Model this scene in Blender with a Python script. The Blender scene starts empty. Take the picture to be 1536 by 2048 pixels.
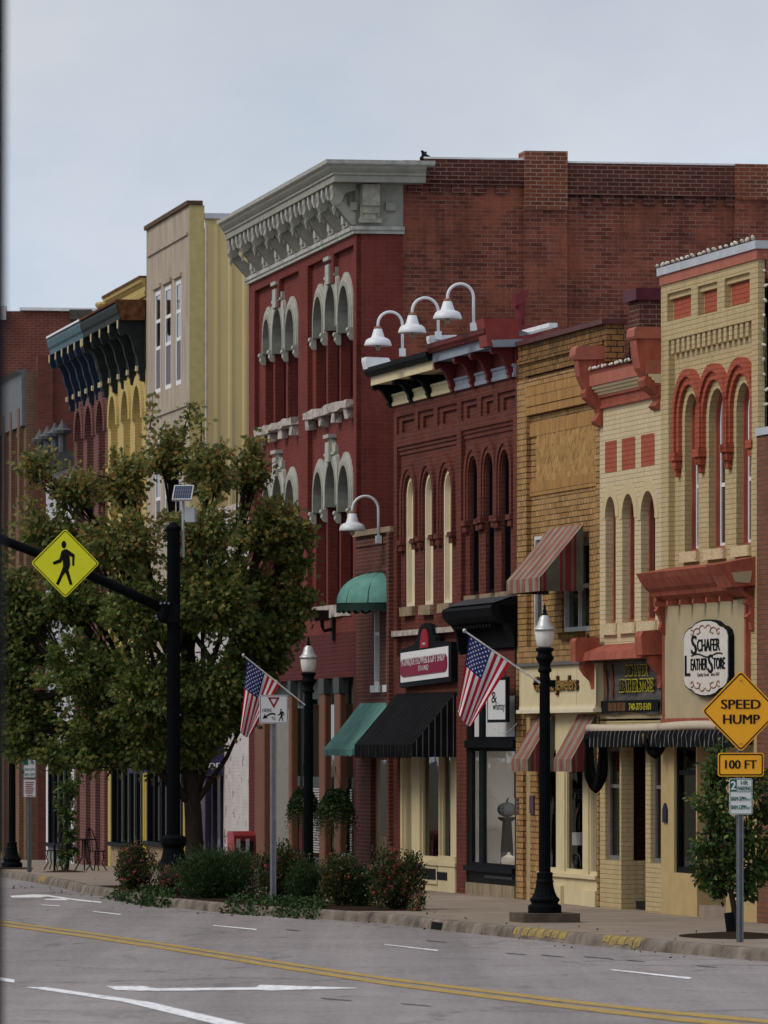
import bpy, bmesh, math, random
from mathutils import Vector, Matrix, noise, geometry
R = math.radians
SC = bpy.context.scene
COL = SC.collection
# ------------------------------------------------------------------ camera
F, CX, HY, CH = 12800.0, 768.0, 1490.0, 2.58      # focal length / centre / horizon in photo pixels, eye height
cam_d = bpy.data.cameras.new('camera'); cam = bpy.data.objects.new('camera', cam_d); COL.objects.link(cam)
cam.location = (0, 0, CH); cam.rotation_euler = (R(90), 0, 0)
cam_d.sensor_fit = 'VERTICAL'; cam_d.sensor_height = 36.0; cam_d.lens = 36.0 * F / 2048
cam_d.shift_y = (HY - 1024) / 2048
cam_d.clip_start = 0.5; cam_d.clip_end = 3000
cam_d.dof.use_dof = True; cam_d.dof.focus_distance = 104; cam_d.dof.aperture_fstop = 7.0
SC.camera = cam
# ------------------------------------------------------------------ sky, sun, exposure
SUN_EL, SUN_AZ = R(46), R(250)       # azimuth measured clockwise from +Y: over the street, square on to the fronts
w = bpy.data.worlds.new('World'); SC.world = w; w.use_nodes = True
nt = w.node_tree; nt.nodes.clear()
def wn(t): return nt.nodes.new(t)
sky = wn('ShaderNodeTexSky'); sky.sky_type = 'NISHITA'; sky.sun_disc = False
sky.sun_elevation = SUN_EL; sky.sun_rotation = SUN_AZ; sky.air_density = 1.0; sky.dust_density = 4.0; sky.ozone_density = 1.0
hs = wn('ShaderNodeHueSaturation'); hs.inputs['Saturation'].default_value = 0.35
tc = wn('ShaderNodeTexCoord'); mp = wn('ShaderNodeMapping'); mp.inputs['Scale'].default_value = (2.4, 2.4, 4.5)
nz = wn('ShaderNodeTexNoise'); nz.inputs['Scale'].default_value = 2.2; nz.inputs['Detail'].default_value = 5; nz.inputs['Roughness'].default_value = 0.5
rp = wn('ShaderNodeValToRGB'); rp.color_ramp.elements[0].position = 0.36; rp.color_ramp.elements[1].position = 0.68
rp.color_ramp.elements[0].color = (0, 0, 0, 1); rp.color_ramp.elements[1].color = (1, 1, 1, 1)
mx = wn('ShaderNodeMix'); mx.data_type = 'RGBA'
mul = wn('ShaderNodeMath'); mul.operation = 'MULTIPLY_ADD'; mul.inputs[1].default_value = 0.24; mul.inputs[2].default_value = 0.74
n3 = wn('ShaderNodeTexNoise'); n3.inputs['Scale'].default_value = 5.0; n3.inputs['Detail'].default_value = 7; n3.inputs['Roughness'].default_value = 0.6
cr = wn('ShaderNodeValToRGB'); cr.color_ramp.elements[0].position = 0.30; cr.color_ramp.elements[1].position = 0.68
cr.color_ramp.elements[0].color = (5.5 / 9, 6.35 / 9, 7.6 / 9, 1); cr.color_ramp.elements[1].color = (7.2 / 9, 7.5 / 9, 8.2 / 9, 1)
vm = wn('ShaderNodeVectorMath'); vm.operation = 'SCALE'; vm.inputs['Scale'].default_value = 9.0
bg = wn('ShaderNodeBackground'); bg.inputs['Strength'].default_value = 0.10
wo = wn('ShaderNodeOutputWorld')
L = nt.links.new
L(sky.outputs[0], hs.inputs['Color']); L(tc.outputs['Generated'], mp.inputs[0]); L(mp.outputs[0], nz.inputs['Vector'])
L(nz.outputs['Fac'], rp.inputs[0]); L(rp.outputs[0], mul.inputs[0]); L(mul.outputs[0], mx.inputs[0]); L(hs.outputs[0], mx.inputs[6])
L(mp.outputs[0], n3.inputs['Vector']); L(n3.outputs['Fac'], cr.inputs[0]); L(cr.outputs[0], vm.inputs[0]); L(vm.outputs[0], mx.inputs[7])
sz = wn('ShaderNodeSeparateXYZ'); L(tc.outputs['Generated'], sz.inputs[0])
el = wn('ShaderNodeMapRange'); el.inputs[1].default_value = 0.055; el.inputs[2].default_value = 0.125; el.inputs[3].default_value = 1.06; el.inputs[4].default_value = 0.86; L(sz.outputs[2], el.inputs[0])
em = wn('ShaderNodeVectorMath'); em.operation = 'SCALE'; L(mx.outputs[2], em.inputs[0]); L(el.outputs[0], em.inputs['Scale'])      # brighter haze low down
L(em.outputs[0], bg.inputs['Color']); L(bg.outputs[0], wo.inputs[0])
sd = bpy.data.lights.new('sun', 'SUN'); sun = bpy.data.objects.new('sun', sd); COL.objects.link(sun)
sd.energy = 1.5; sd.angle = R(28); sd.color = (1.0, 0.93, 0.83)
sdir = Vector((math.sin(SUN_AZ) * math.cos(SUN_EL), math.cos(SUN_AZ) * math.cos(SUN_EL), math.sin(SUN_EL)))
sun.rotation_euler = sdir.to_track_quat('Z', 'Y').to_euler(); sun.location = (-40, 40, 60)
SC.view_settings.view_transform = 'Standard'; SC.view_settings.look = 'None'
SC.view_settings.exposure = 0.16; SC.view_settings.gamma = 1.0; SC.view_settings.use_curve_mapping = False
SC.cycles.max_bounces = 8; SC.cycles.transparent_max_bounces = 12
random.seed(7)
# ------------------------------------------------------------------ scene helpers
W = {}                                              # object -> world matrix of its thing
def tag(o, label=None, cat=None, group=None, kind=None):
    if label: o['label'] = label
    if cat: o['category'] = cat
    if group: o['group'] = group
    if kind: o['kind'] = kind
    return o
def thing(name, label, cat, loc, rz=0.0, group=None):
    o = bpy.data.objects.new(name, None); COL.objects.link(o)
    o.location = loc; o.rotation_euler = (0, 0, rz); o.empty_display_size = 0.2
    W[o] = Matrix.Translation(Vector(loc)) @ Matrix.Rotation(rz, 4, 'Z')
    return tag(o, label, cat, group)
class Frame:
    """street frame: x runs along the facades towards the camera, y into the buildings, z up"""
    def __init__(s, ox, oy, slope):
        n = math.hypot(slope, 1)
        s.o = Vector((ox, oy, 0)); s.ex = Vector((slope / n, -1 / n, 0)); s.ey = Vector((1 / n, slope / n, 0))
        s.rz = math.atan2(s.ex.y, s.ex.x)
        s.m = Matrix.Translation(s.o) @ Matrix.Rotation(s.rz, 4, 'Z')
    def x(s, px, y=0.0):
        r = (px - CX) / F
        return (r * (s.o.y + y * s.ey.y) - s.o.x - y * s.ey.x) / (s.ex.x - r * s.ex.y)
    def y(s, px, x):                                # depth behind the facade on a side wall
        r = (px - CX) / F
        return (r * (s.o.y + x * s.ex.y) - s.o.x - x * s.ex.x) / (s.ey.x - r * s.ey.y)
    def z(s, py, x, y=0.0):
        return CH - (py - HY) / F * (s.o.y + x * s.ex.y + y * s.ey.y)
    def p(s, px, py, y=0.0):
        x = s.x(px, y); return x, s.z(py, x, y)
    def w(s, x, y, z): return s.m @ Vector((x, y, z))
F1 = Frame(5.44, 93.0, 0.215)                       # near row of buildings
F2 = Frame(-0.53, 120.8, 0.171)                     # far row
WF = Frame(0, 0, 0); WF.m = Matrix.Identity(4); WF.rz = 0.0
def at(px, py, Y): return Vector(((px - CX) / F * Y, Y, CH - (py - HY) / F * Y))
def boxes(fr, lst, name, matl, parent):
    """one part per box"""
    for b in lst: MB(fr).box(*b).build(name, matl, parent)
class MB:
    """collects geometry in frame coordinates, then links it as ONE mesh object"""
    def __init__(s, fr=WF): s.fr = fr; s.v = []; s.f = []; s.mi = []; s.sm = []; s.cur = 0; s.smooth = False
    def add(s, vs, fs):
        b = len(s.v); s.v += [Vector(v) for v in vs]
        for f in fs: s.f.append([b + i for i in f]); s.mi.append(s.cur); s.sm.append(s.smooth)
        return s
    def box(s, x0, x1, y0, y1, z0, z1):
        vs = [(x, y, z) for z in (z0, z1) for y in (y0, y1) for x in (x0, x1)]
        return s.add(vs, [(0, 2, 3, 1), (4, 5, 7, 6), (0, 1, 5, 4), (2, 6, 7, 3), (0, 4, 6, 2), (1, 3, 7, 5)])
    def cham(s, x0, x1, y0, y1, z0, z1, c=0.02):
        """box whose front edges are chamfered"""
        o = [(x0, y1), (x0, y0 + c), (x0 + c, y0), (x1 - c, y0), (x1, y0 + c), (x1, y1)]
        n = len(o); vs = [(a, b, z0) for a, b in o] + [(a, b, z1) for a, b in o]
        return s.add(vs, [list(range(n))[::-1], list(range(n, 2 * n))] + [(i, (i + 1) % n, n + (i + 1) % n, n + i) for i in range(n)])
    def prism(s, out, ax, c0, c1):
        """outline extruded: ax 'x' -> outline (y,z); 'y' -> (x,z); 'z' -> (x,y)"""
        def P(a, b, c): return (c, a, b) if ax == 'x' else ((a, c, b) if ax == 'y' else (a, b, c))
        n = len(out); vs = [P(a, b, c0) for a, b in out] + [P(a, b, c1) for a, b in out]
        tri = geometry.tessellate_polygon([[Vector((a, b, 0)) for a, b in out]])
        fs = [tuple(t) for t in tri] + [tuple(n + i for i in t) for t in tri]
        return s.add(vs, fs + [(i, (i + 1) % n, n + (i + 1) % n, n + i) for i in range(n)])
    def wall(s, outer, holes, y0, t, back=False):
        """upright sheet in the x,z plane with real openings, t thick"""
        loops = [outer] + list(holes)
        if all(len(l) == 4 and len({round(p[0], 5) for p in l}) == 2 and len({round(p[1], 5) for p in l}) == 2 for l in loops):
            return s.rwall(loops, y0, t)
        tri = geometry.tessellate_polygon([[Vector((a, b, 0)) for a, b in l] for l in loops])
        flat = [p for l in loops for p in l]; n = len(flat)
        vs = [(a, y0, b) for a, b in flat] + [(a, y0 + t, b) for a, b in flat]
        fs = [tuple(q) for q in tri]
        if back: fs += [tuple(n + i for i in q) for q in tri]
        k = 0
        for l in loops:
            m = len(l)
            fs += [(k + i, k + (i + 1) % m, n + k + (i + 1) % m, n + k + i) for i in range(m)]
            k += m
        return s.add(vs, fs)
    def rwall(s, loops, y0, t):
        """same for upright rectangles only: the front is cut into a grid of cells"""
        R_ = [(min(p[0] for p in l), max(p[0] for p in l), min(p[1] for p in l), max(p[1] for p in l)) for l in loops]
        o = R_[0]; xs = sorted({min(max(v, o[0]), o[1]) for r in R_ for v in r[:2]}); zs_ = sorted({min(max(v, o[2]), o[3]) for r in R_ for v in r[2:]})
        for xa, xb in zip(xs, xs[1:]):
            for za, zb in zip(zs_, zs_[1:]):
                cx, cz = (xa + xb) / 2, (za + zb) / 2
                if any(r[0] < cx < r[1] and r[2] < cz < r[3] for r in R_[1:]): continue
                s.add([(xa, y0, za), (xb, y0, za), (xb, y0, zb), (xa, y0, zb)], [(0, 1, 2, 3)])
        for xa, xb, za, zb in R_:
            p = [(xa, za), (xb, za), (xb, zb), (xa, zb)]
            s.add([(a, y, b) for y in (y0, y0 + t) for a, b in p], [(i, (i + 1) % 4, 4 + (i + 1) % 4, 4 + i) for i in range(4)])
        return s
    def tube(s, path, rad, n=8, cap=True):
        path = [Vector(p) for p in path]; m = len(path)
        rr = rad if isinstance(rad, (list, tuple)) else [rad] * m
        vs = []; ref = None
        for i, p in enumerate(path):
            t = (path[min(i + 1, m - 1)] - path[max(i - 1, 0)])
            if t.length < 1e-9: t = Vector((0, 0, 1))
            t.normalize()
            if ref is None: ref = Vector((1, 0, 0)) if abs(t.x) < 0.9 else Vector((0, 1, 0))
            a = (ref - t * ref.dot(t)).normalized(); b = t.cross(a); ref = a
            vs += [p + (a * math.cos(2 * math.pi * k / n) + b * math.sin(2 * math.pi * k / n)) * rr[i] for k in range(n)]
        fs = [(i * n + k, i * n + (k + 1) % n, (i + 1) * n + (k + 1) % n, (i + 1) * n + k) for i in range(m - 1) for k in range(n)]
        if cap: fs += [tuple(range(n))[::-1], tuple(range((m - 1) * n, m * n))]
        return s.add(vs, fs)
    def lathe(s, c, prof, n=24, flute=0.0, rib=(0, 0)):
        c = Vector(c); m = len(prof); vs = []
        for r, z in prof:
            for k in range(n):
                q = r * (1 - (flute if (k % 2 and rib[0] <= z <= rib[1]) else 0))
                vs.append(c + Vector((q * math.cos(2 * math.pi * k / n), q * math.sin(2 * math.pi * k / n), z)))
        fs = [(i * n + k, i * n + (k + 1) % n, (i + 1) * n + (k + 1) % n, (i + 1) * n + k) for i in range(m - 1) for k in range(n)]
        fs += [tuple(range(n))[::-1], tuple(range((m - 1) * n, m * n))]
        return s.add(vs, fs)
    def strip(s, prof, xl, xr, L=0.0, left=0.0):
        """cornice: profile of (projection, z) run along the front, mitred round the near corner for L, round the far one for left"""
        rows = []
        if left > 0: rows.append([(xl - p, left, z) for p, z in prof])
        rows.append([((xl - p) if left > 0 else xl, -p, z) for p, z in prof])
        rows.append([((xr + p) if L > 0 else xr, -p, z) for p, z in prof])
        if L > 0: rows.append([(xr + p, L, z) for p, z in prof])
        n = len(prof); vs = [v for r in rows for v in r]
        fs = [(i * n + k, (i + 1) * n + k, (i + 1) * n + (k + 1) % n, i * n + (k + 1) % n) for i in range(len(rows) - 1) for k in range(n)]
        for i in (0, len(rows) - 1): fs.append(tuple(range(i * n, i * n + n)))
        return s.add(vs, fs)
    def text(s, body, x0, x1, z0, z1, y, e=0.01, bold=0.0, shear=0.0, arc=0.0):
        """lettering fitted to a box in the x,z plane, e thick, standing on y towards -y"""
        key = (body, shear)
        if key not in TX:
            cu = bpy.data.curves.new('lettering', 'FONT'); cu.body = body; cu.shear = shear; cu.resolution_u = 3
            cu.extrude = 0.5
            ob = bpy.data.objects.new('lettering', cu); COL.objects.link(ob)
            dg = bpy.context.evaluated_depsgraph_get(); me = bpy.data.meshes.new_from_object(ob.evaluated_get(dg))
            TX[key] = ([v.co.copy() for v in me.vertices], [tuple(p.vertices) for p in me.polygons])
            bpy.data.objects.remove(ob); bpy.data.curves.remove(cu); bpy.data.meshes.remove(me)
        vs, fs = TX[key]
        a0 = min(v.x for v in vs); a1 = max(v.x for v in vs); b0 = min(v.y for v in vs); b1 = max(v.y for v in vs)
        if bold > 0:
            d = bold * (z1 - z0) * 2.2
            for k in (-1, 1): s.text(body, x0 + k * d, x1 + k * d, z0, z1, y, e + 0.0005 * (2 + k), 0.0, shear, arc)
        out = []
        for v in vs:
            u = (v.x - a0) / (a1 - a0); q = (v.y - b0) / (b1 - b0)
            out.append((x0 + u * (x1 - x0), y - (v.z + 0.5) * e, z0 + q * (z1 - z0) + arc * (1 - (2 * u - 1) ** 2)))
        return s.add(out, fs)
    def jitter(s, k, sc=3.0):
        s.v = [v + noise.noise_vector(v * sc) * k for v in s.v]; return s
    def build(s, name, mat, parent=None, loc=None, bevel=0.0, label=None, merge=False):
        if not s.v: return None
        if parent is None:
            if loc is None:
                xs = [v.x for v in s.v]; ys = [v.y for v in s.v]
                loc = ((min(xs) + max(xs)) / 2, (min(ys) + max(ys)) / 2, min(v.z for v in s.v))
            wm = s.fr.m @ Matrix.Translation(Vector(loc))
        else: wm = W[parent]
        T = wm.inverted() @ s.fr.m
        me = bpy.data.meshes.new(name)
        me.from_pydata([T @ v for v in s.v], [], s.f)
        mats = mat if isinstance(mat, (list, tuple)) else [mat]
        for m_ in mats: me.materials.append(m_)
        if len(mats) > 1: me.polygons.foreach_set('material_index', s.mi)
        if any(s.sm): me.polygons.foreach_set('use_smooth', s.sm)
        bm = bmesh.new(); bm.from_mesh(me)
        if merge: bmesh.ops.remove_doubles(bm, verts=bm.verts, dist=1e-5)
        if len(s.f) < 60000: bmesh.ops.recalc_face_normals(bm, faces=bm.faces)
        bm.to_mesh(me); bm.free(); me.update()
        o = bpy.data.objects.new(name, me); COL.objects.link(o)
        if parent is None:
            o.matrix_world = wm; W[o] = wm
        else:
            o.parent = parent; W[o] = W[parent]
        if bevel > 0:
            md = o.modifiers.new('bevel', 'BEVEL'); md.width = bevel; md.segments = 2; md.limit_method = 'ANGLE'; md.angle_limit = R(40)
        if label: o['label'] = label
        return o
TX = {}
def arch(x0, x1, z0, zs, rise=None, n=10):
    """arched outline: sill z0, springing zs"""
    r = (x1 - x0) / 2; c = (x0 + x1) / 2; rise = r if rise is None else rise
    return [(x0, z0), (x1, z0)] + [(c + r * math.cos(math.pi * k / n), zs + rise * math.sin(math.pi * k / n)) for k in range(n + 1)]
def rect(x0, x1, z0, z1): return [(x0, z0), (x1, z0), (x1, z1), (x0, z1)]
# ------------------------------------------------------------------ materials
MATS = {}
def nodes(name):
    m = bpy.data.materials.new(name); m.use_nodes = True; t = m.node_tree
    b = t.nodes['Principled BSDF']; return m, t, b
def c4(c): return (c[0], c[1], c[2], 1)
def srgb(r, g, b):
    f = lambda v: (v / 255 / 12.92) if v <= 10 else ((v / 255 + 0.055) / 1.055) ** 2.4
    return (f(r), f(g), f(b))
def mat(name, col, rough=0.7, metal=0.0, var=0.25, sc=6.0, bump=0.15, stretch=None, col2=None, spec=0.08, fine=60.0, ramp=(0.3, 0.7)):
    if name in MATS: return MATS[name]
    m, t, b = nodes(name); N = t.nodes.new; K = t.links.new
    tc = N('ShaderNodeTexCoord'); mp = N('ShaderNodeMapping')
    if stretch: mp.inputs['Scale'].default_value = stretch
    n1 = N('ShaderNodeTexNoise'); n1.inputs['Scale'].default_value = sc; n1.inputs['Detail'].default_value = 6; n1.inputs['Roughness'].default_value = 0.65
    r = N('ShaderNodeValToRGB'); r.color_ramp.elements[0].position, r.color_ramp.elements[1].position = ramp
    lo = tuple(c * (1 - var) for c in col); hi = tuple(min(1, c * (1 + var * 0.6)) for c in col) if col2 is None else col2
    r.color_ramp.elements[0].color = c4(lo); r.color_ramp.elements[1].color = c4(hi)
    n2 = N('ShaderNodeTexNoise'); n2.inputs['Scale'].default_value = fine; n2.inputs['Detail'].default_value = 3
    bp = N('ShaderNodeBump'); bp.inputs['Strength'].default_value = bump; bp.inputs['Distance'].default_value = 0.02
    K(tc.outputs['Object'], mp.inputs[0]); K(mp.outputs[0], n1.inputs['Vector']); K(mp.outputs[0], n2.inputs['Vector'])
    K(n1.outputs['Fac'], r.inputs[0]); K(r.outputs[0], b.inputs['Base Color'])
    K(n2.outputs['Fac'], bp.inputs['Height']); K(bp.outputs[0], b.inputs['Normal'])
    b.inputs['Roughness'].default_value = rough; b.inputs['Metallic'].default_value = metal
    b.inputs['Specular IOR Level'].default_value = spec
    MATS[name] = m; return m
def wall_uv(t):
    """u along whichever horizontal the face runs, v up: brick courses on fronts and on side walls"""
    N = t.nodes.new; K = t.links.new
    tc = N('ShaderNodeTexCoord'); sp = N('ShaderNodeSeparateXYZ'); sn = N('ShaderNodeSeparateXYZ')
    K(tc.outputs['Object'], sp.inputs[0]); K(tc.outputs['Normal'], sn.inputs[0])
    ab = N('ShaderNodeMath'); ab.operation = 'ABSOLUTE'; K(sn.outputs[0], ab.inputs[0])
    gt = N('ShaderNodeMath'); gt.operation = 'GREATER_THAN'; gt.inputs[1].default_value = 0.6; K(ab.outputs[0], gt.inputs[0])
    mx = N('ShaderNodeMix'); K(gt.outputs[0], mx.inputs[0]); K(sp.outputs[0], mx.inputs[2]); K(sp.outputs[1], mx.inputs[3])
    cb = N('ShaderNodeCombineXYZ'); K(mx.outputs[0], cb.inputs[0]); K(sp.outputs[2], cb.inputs[1])
    return tc, cb
def brick(name, c1, c2, mortar, bw=0.215, bh=0.072, ms=0.010, bump=0.5, stain=0.35, stain_col=(0.02, 0.016, 0.014), patch=None, patch_amt=0.5,
          rough=0.85, streak=None, wob=0.012, msm=0.3, bias=-0.1):
    if name in MATS: return MATS[name]
    m, t, b = nodes(name); N = t.nodes.new; K = t.links.new
    tc, uv = wall_uv(t)
    wn_ = N('ShaderNodeTexNoise'); wn_.inputs['Scale'].default_value = 5; wn_.inputs['Detail'].default_value = 2; K(tc.outputs['Object'], wn_.inputs['Vector'])
    ws = N('ShaderNodeVectorMath'); ws.operation = 'SUBTRACT'; ws.inputs[1].default_value = (0.5, 0.5, 0.5); K(wn_.outputs['Color'], ws.inputs[0])
    wm = N('ShaderNodeVectorMath'); wm.operation = 'MULTIPLY_ADD'; wm.inputs[1].default_value = (wob, wob, 0); K(ws.outputs[0], wm.inputs[0]); K(uv.outputs[0], wm.inputs[2])
    br = N('ShaderNodeTexBrick'); br.inputs['Scale'].default_value = 1; br.inputs['Brick Width'].default_value = bw; br.inputs['Row Height'].default_value = bh
    br.inputs['Mortar Size'].default_value = ms; br.inputs['Mortar Smooth'].default_value = msm; br.inputs['Bias'].default_value = bias
    br.inputs['Color1'].default_value = c4(c1); br.inputs['Color2'].default_value = c4(c2); br.inputs['Mortar'].default_value = c4(mortar)
    K(wm.outputs[0], br.inputs['Vector'])
    col = br.outputs['Color']
    def over(col, c, sc, lo, hi, amt, st=(1, 1, 1), det=6):
        mp = N('ShaderNodeMapping'); mp.inputs['Scale'].default_value = st; K(tc.outputs['Object'], mp.inputs[0])
        n = N('ShaderNodeTexNoise'); n.inputs['Scale'].default_value = sc; n.inputs['Detail'].default_value = det; n.inputs['Roughness'].default_value = 0.7; K(mp.outputs[0], n.inputs['Vector'])
        r = N('ShaderNodeMapRange'); r.inputs[1].default_value = lo; r.inputs[2].default_value = hi; r.inputs[4].default_value = amt; K(n.outputs['Fac'], r.inputs[0])
        x = N('ShaderNodeMix'); x.data_type = 'RGBA'; K(r.outputs[0], x.inputs[0]); K(col, x.inputs[6]); x.inputs[7].default_value = c4(c)
        return x.outputs[2]
    if patch:
        # per-brick colour lots and weathered areas
        col = over(col, patch, 0.9, 0.45, 0.65, patch_amt)
    col = over(col, stain_col, 1.3, 0.45, 0.8, stain)
    col = over(col, tuple(min(1, c * 1.5 + 0.02) for c in c1), 14.0, 0.5, 0.85, 0.4)
    if streak: col = over(col, streak[0], 1.0, 0.48, 0.75, streak[1], st=(5, 5, 0.35))
    K(col, b.inputs['Base Color'])
    nf = N('ShaderNodeTexNoise'); nf.inputs['Scale'].default_value = 45; nf.inputs['Detail'].default_value = 4; K(tc.outputs['Object'], nf.inputs['Vector'])
    ad = N('ShaderNodeMath'); ad.operation = 'MULTIPLY_ADD'; ad.inputs[1].default_value = -1.0; K(br.outputs['Fac'], ad.inputs[0])
    mu = N('ShaderNodeMath'); mu.operation = 'MULTIPLY'; mu.inputs[1].default_value = 0.6; K(nf.outputs['Fac'], mu.inputs[0]); K(mu.outputs[0], ad.inputs[2])
    bp = N('ShaderNodeBump'); bp.inputs['Strength'].default_value = bump; bp.inputs['Distance'].default_value = 0.012
    K(ad.outputs[0], bp.inputs['Height']); K(bp.outputs[0], b.inputs['Normal'])
    b.inputs['Roughness'].default_value = rough; b.inputs['Specular IOR Level'].default_value = 0.08
    MATS[name] = m; return m
def glass(name, col=(0.012, 0.014, 0.017), rough=0.04, clear=0.0, ior=1.4):
    if name in MATS: return MATS[name]
    m, t, b = nodes(name); N = t.nodes.new; K = t.links.new
    b.inputs['Base Color'].default_value = c4(col); b.inputs['Roughness'].default_value = rough; b.inputs['IOR'].default_value = 1.45
    tc = N('ShaderNodeTexCoord'); n = N('ShaderNodeTexNoise'); n.inputs['Scale'].default_value = 1.6; K(tc.outputs['Object'], n.inputs['Vector'])
    bp = N('ShaderNodeBump'); bp.inputs['Strength'].default_value = 0.06; bp.inputs['Distance'].default_value = 0.05; K(n.outputs['Fac'], bp.inputs['Height']); K(bp.outputs[0], b.inputs['Normal'])
    if clear > 0:
        tr = N('ShaderNodeBsdfTransparent'); gl = N('ShaderNodeBsdfGlossy'); gl.inputs['Roughness'].default_value = 0.02
        K(bp.outputs[0], gl.inputs['Normal'])
        fr = N('ShaderNodeFresnel'); fr.inputs['IOR'].default_value = ior
        ms = N('ShaderNodeMixShader'); K(fr.outputs[0], ms.inputs[0]); K(tr.outputs[0], ms.inputs[1]); K(gl.outputs[0], ms.inputs[2])
        tr.inputs['Color'].default_value = (clear, clear, clear, 1)
        out = [x for x in t.nodes if x.type == 'OUTPUT_MATERIAL'][0]; K(ms.outputs[0], out.inputs[0])
    MATS[name] = m; return m
def stripes(name, ca, cb, period, duty, axis=0, cc=None):
    """woven awning stripes along one object axis"""
    if name in MATS: return MATS[name]
    m, t, b = nodes(name); N = t.nodes.new; K = t.links.new
    tc = N('ShaderNodeTexCoord'); sp = N('ShaderNodeSeparateXYZ'); K(tc.outputs['Object'], sp.inputs[0])
    if axis == 'xy':
        ad = N('ShaderNodeMath'); K(sp.outputs[0], ad.inputs[0]); K(sp.outputs[1], ad.inputs[1]); src = ad.outputs[0]
    else: src = sp.outputs[axis]
    md = N('ShaderNodeMath'); md.operation = 'PINGPONG'; md.inputs[1].default_value = period / 2; K(src, md.inputs[0])
    dv = N('ShaderNodeMath'); dv.operation = 'DIVIDE'; dv.inputs[1].default_value = period / 2; K(md.outputs[0], dv.inputs[0])
    r = N('ShaderNodeValToRGB'); r.color_ramp.interpolation = 'CONSTANT'
    r.color_ramp.elements[0].color = c4(ca); r.color_ramp.elements[1].position = duty; r.color_ramp.elements[1].color = c4(cb)
    if cc:
        e = r.color_ramp.elements.new(duty + (1 - duty) * 0.35); e.color = c4(cc)
        e = r.color_ramp.elements.new(duty + (1 - duty) * 0.62); e.color = c4(cb)
    K(dv.outputs[0], r.inputs[0])
    n = N('ShaderNodeTexNoise'); n.inputs['Scale'].default_value = 3; n.inputs['Detail'].default_value = 5; K(tc.outputs['Object'], n.inputs['Vector'])
    mr = N('ShaderNodeMapRange'); mr.inputs[1].default_value = 0.3; mr.inputs[2].default_value = 0.7; mr.inputs[3].default_value = 0.7; mr.inputs[4].default_value = 1.1; K(n.outputs['Fac'], mr.inputs[0])
    x = N('ShaderNodeMix'); x.data_type = 'RGBA'; x.blend_type = 'MULTIPLY'; x.inputs[0].default_value = 1; K(r.outputs[0], x.inputs[6]); K(mr.outputs[0], x.inputs[7])
    K(x.outputs[2], b.inputs['Base Color']); b.inputs['Roughness'].default_value = 0.85; b.inputs['Specular IOR Level'].default_value = 0.03
    MATS[name] = m; return m
def leafmat(name, cols, trans=0.25):
    """every leaf draws its own colour from a ramp"""
    if name in MATS: return MATS[name]
    m, t, b = nodes(name); N = t.nodes.new; K = t.links.new
    g = N('ShaderNodeNewGeometry'); r = N('ShaderNodeValToRGB')
    e = r.color_ramp.elements
    while len(e) < len(cols): e.new(0.5)
    for i, c in enumerate(cols): e[i].position = c[0]; e[i].color = c4(c[1])
    K(g.outputs['Random Per Island'], r.inputs[0]); K(r.outputs[0], b.inputs['Base Color'])
    b.inputs['Roughness'].default_value = 0.55; b.inputs['Specular IOR Level'].default_value = 0.25
    tl = N('ShaderNodeBsdfTranslucent'); K(r.outputs[0], tl.inputs['Color'])
    ms = N('ShaderNodeMixShader'); ms.inputs[0].default_value = trans; K(b.outputs[0], ms.inputs[1]); K(tl.outputs[0], ms.inputs[2])
    out = [x for x in t.nodes if x.type == 'OUTPUT_MATERIAL'][0]; K(ms.outputs[0], out.inputs[0])
    MATS[name] = m; return m
# ------------------------------------------------------------------ terrain
def lerp_tab(tab, x):
    if x <= tab[0][0]: return tab[0][1]
    for (a, u), (b, v) in zip(tab, tab[1:]):
        if x <= b: return u + (v - u) * (x - a) / (b - a)
    return tab[-1][1]
ZT = [(-60, 0.95), (0, 0.85), (57, 0.11), (73, -0.08), (85, -0.14), (101, -0.165), (113, -0.16), (125, -0.23), (157, -0.55), (171, -0.68), (260, -1.4), (400, -1.6)]
def zr(Y): return sum(lerp_tab(ZT, Y + d) for d in (-4, -2, 0, 2, 4)) / 5
def zs(Y): return zr(Y) + 0.15
CURB = [(30, 20), (9.0, 65), (4.69, 80), (3.37, 84.7), (1.85, 90.5), (0.85, 94.4), (0.0, 98.4), (-2.47, 104.3), (-3.8, 108.7), (-4.36, 112), (-5.0, 116.0), (-5.6, 119.8), (-6.9, 131.6), (-8.86, 147.6), (-11, 160), (-13.4, 174), (-17.2, 196), (-22, 225)]
def xc(Y): return lerp_tab([(b, a) for a, b in CURB], Y)
def xf(Y): return min(5.44 - 0.215 * (Y - 93), 90) if Y < 120.8 else -0.53 - 0.171 * (Y - 120.8)
def gnd(px, py, zf=zr, dz=0.0):
    Y = 100.0
    for _ in range(60): Y = 0.5 * Y + 0.5 * (CH - zf(Y) - dz) * F / (py - HY)
    return Vector(((px - CX) / F * Y, Y, zf(Y) + dz))
asphalt = mat('asphalt', srgb(146, 141, 143), 0.92, var=0.16, sc=1.1, bump=0.5, spec=0.15, fine=90)
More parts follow.
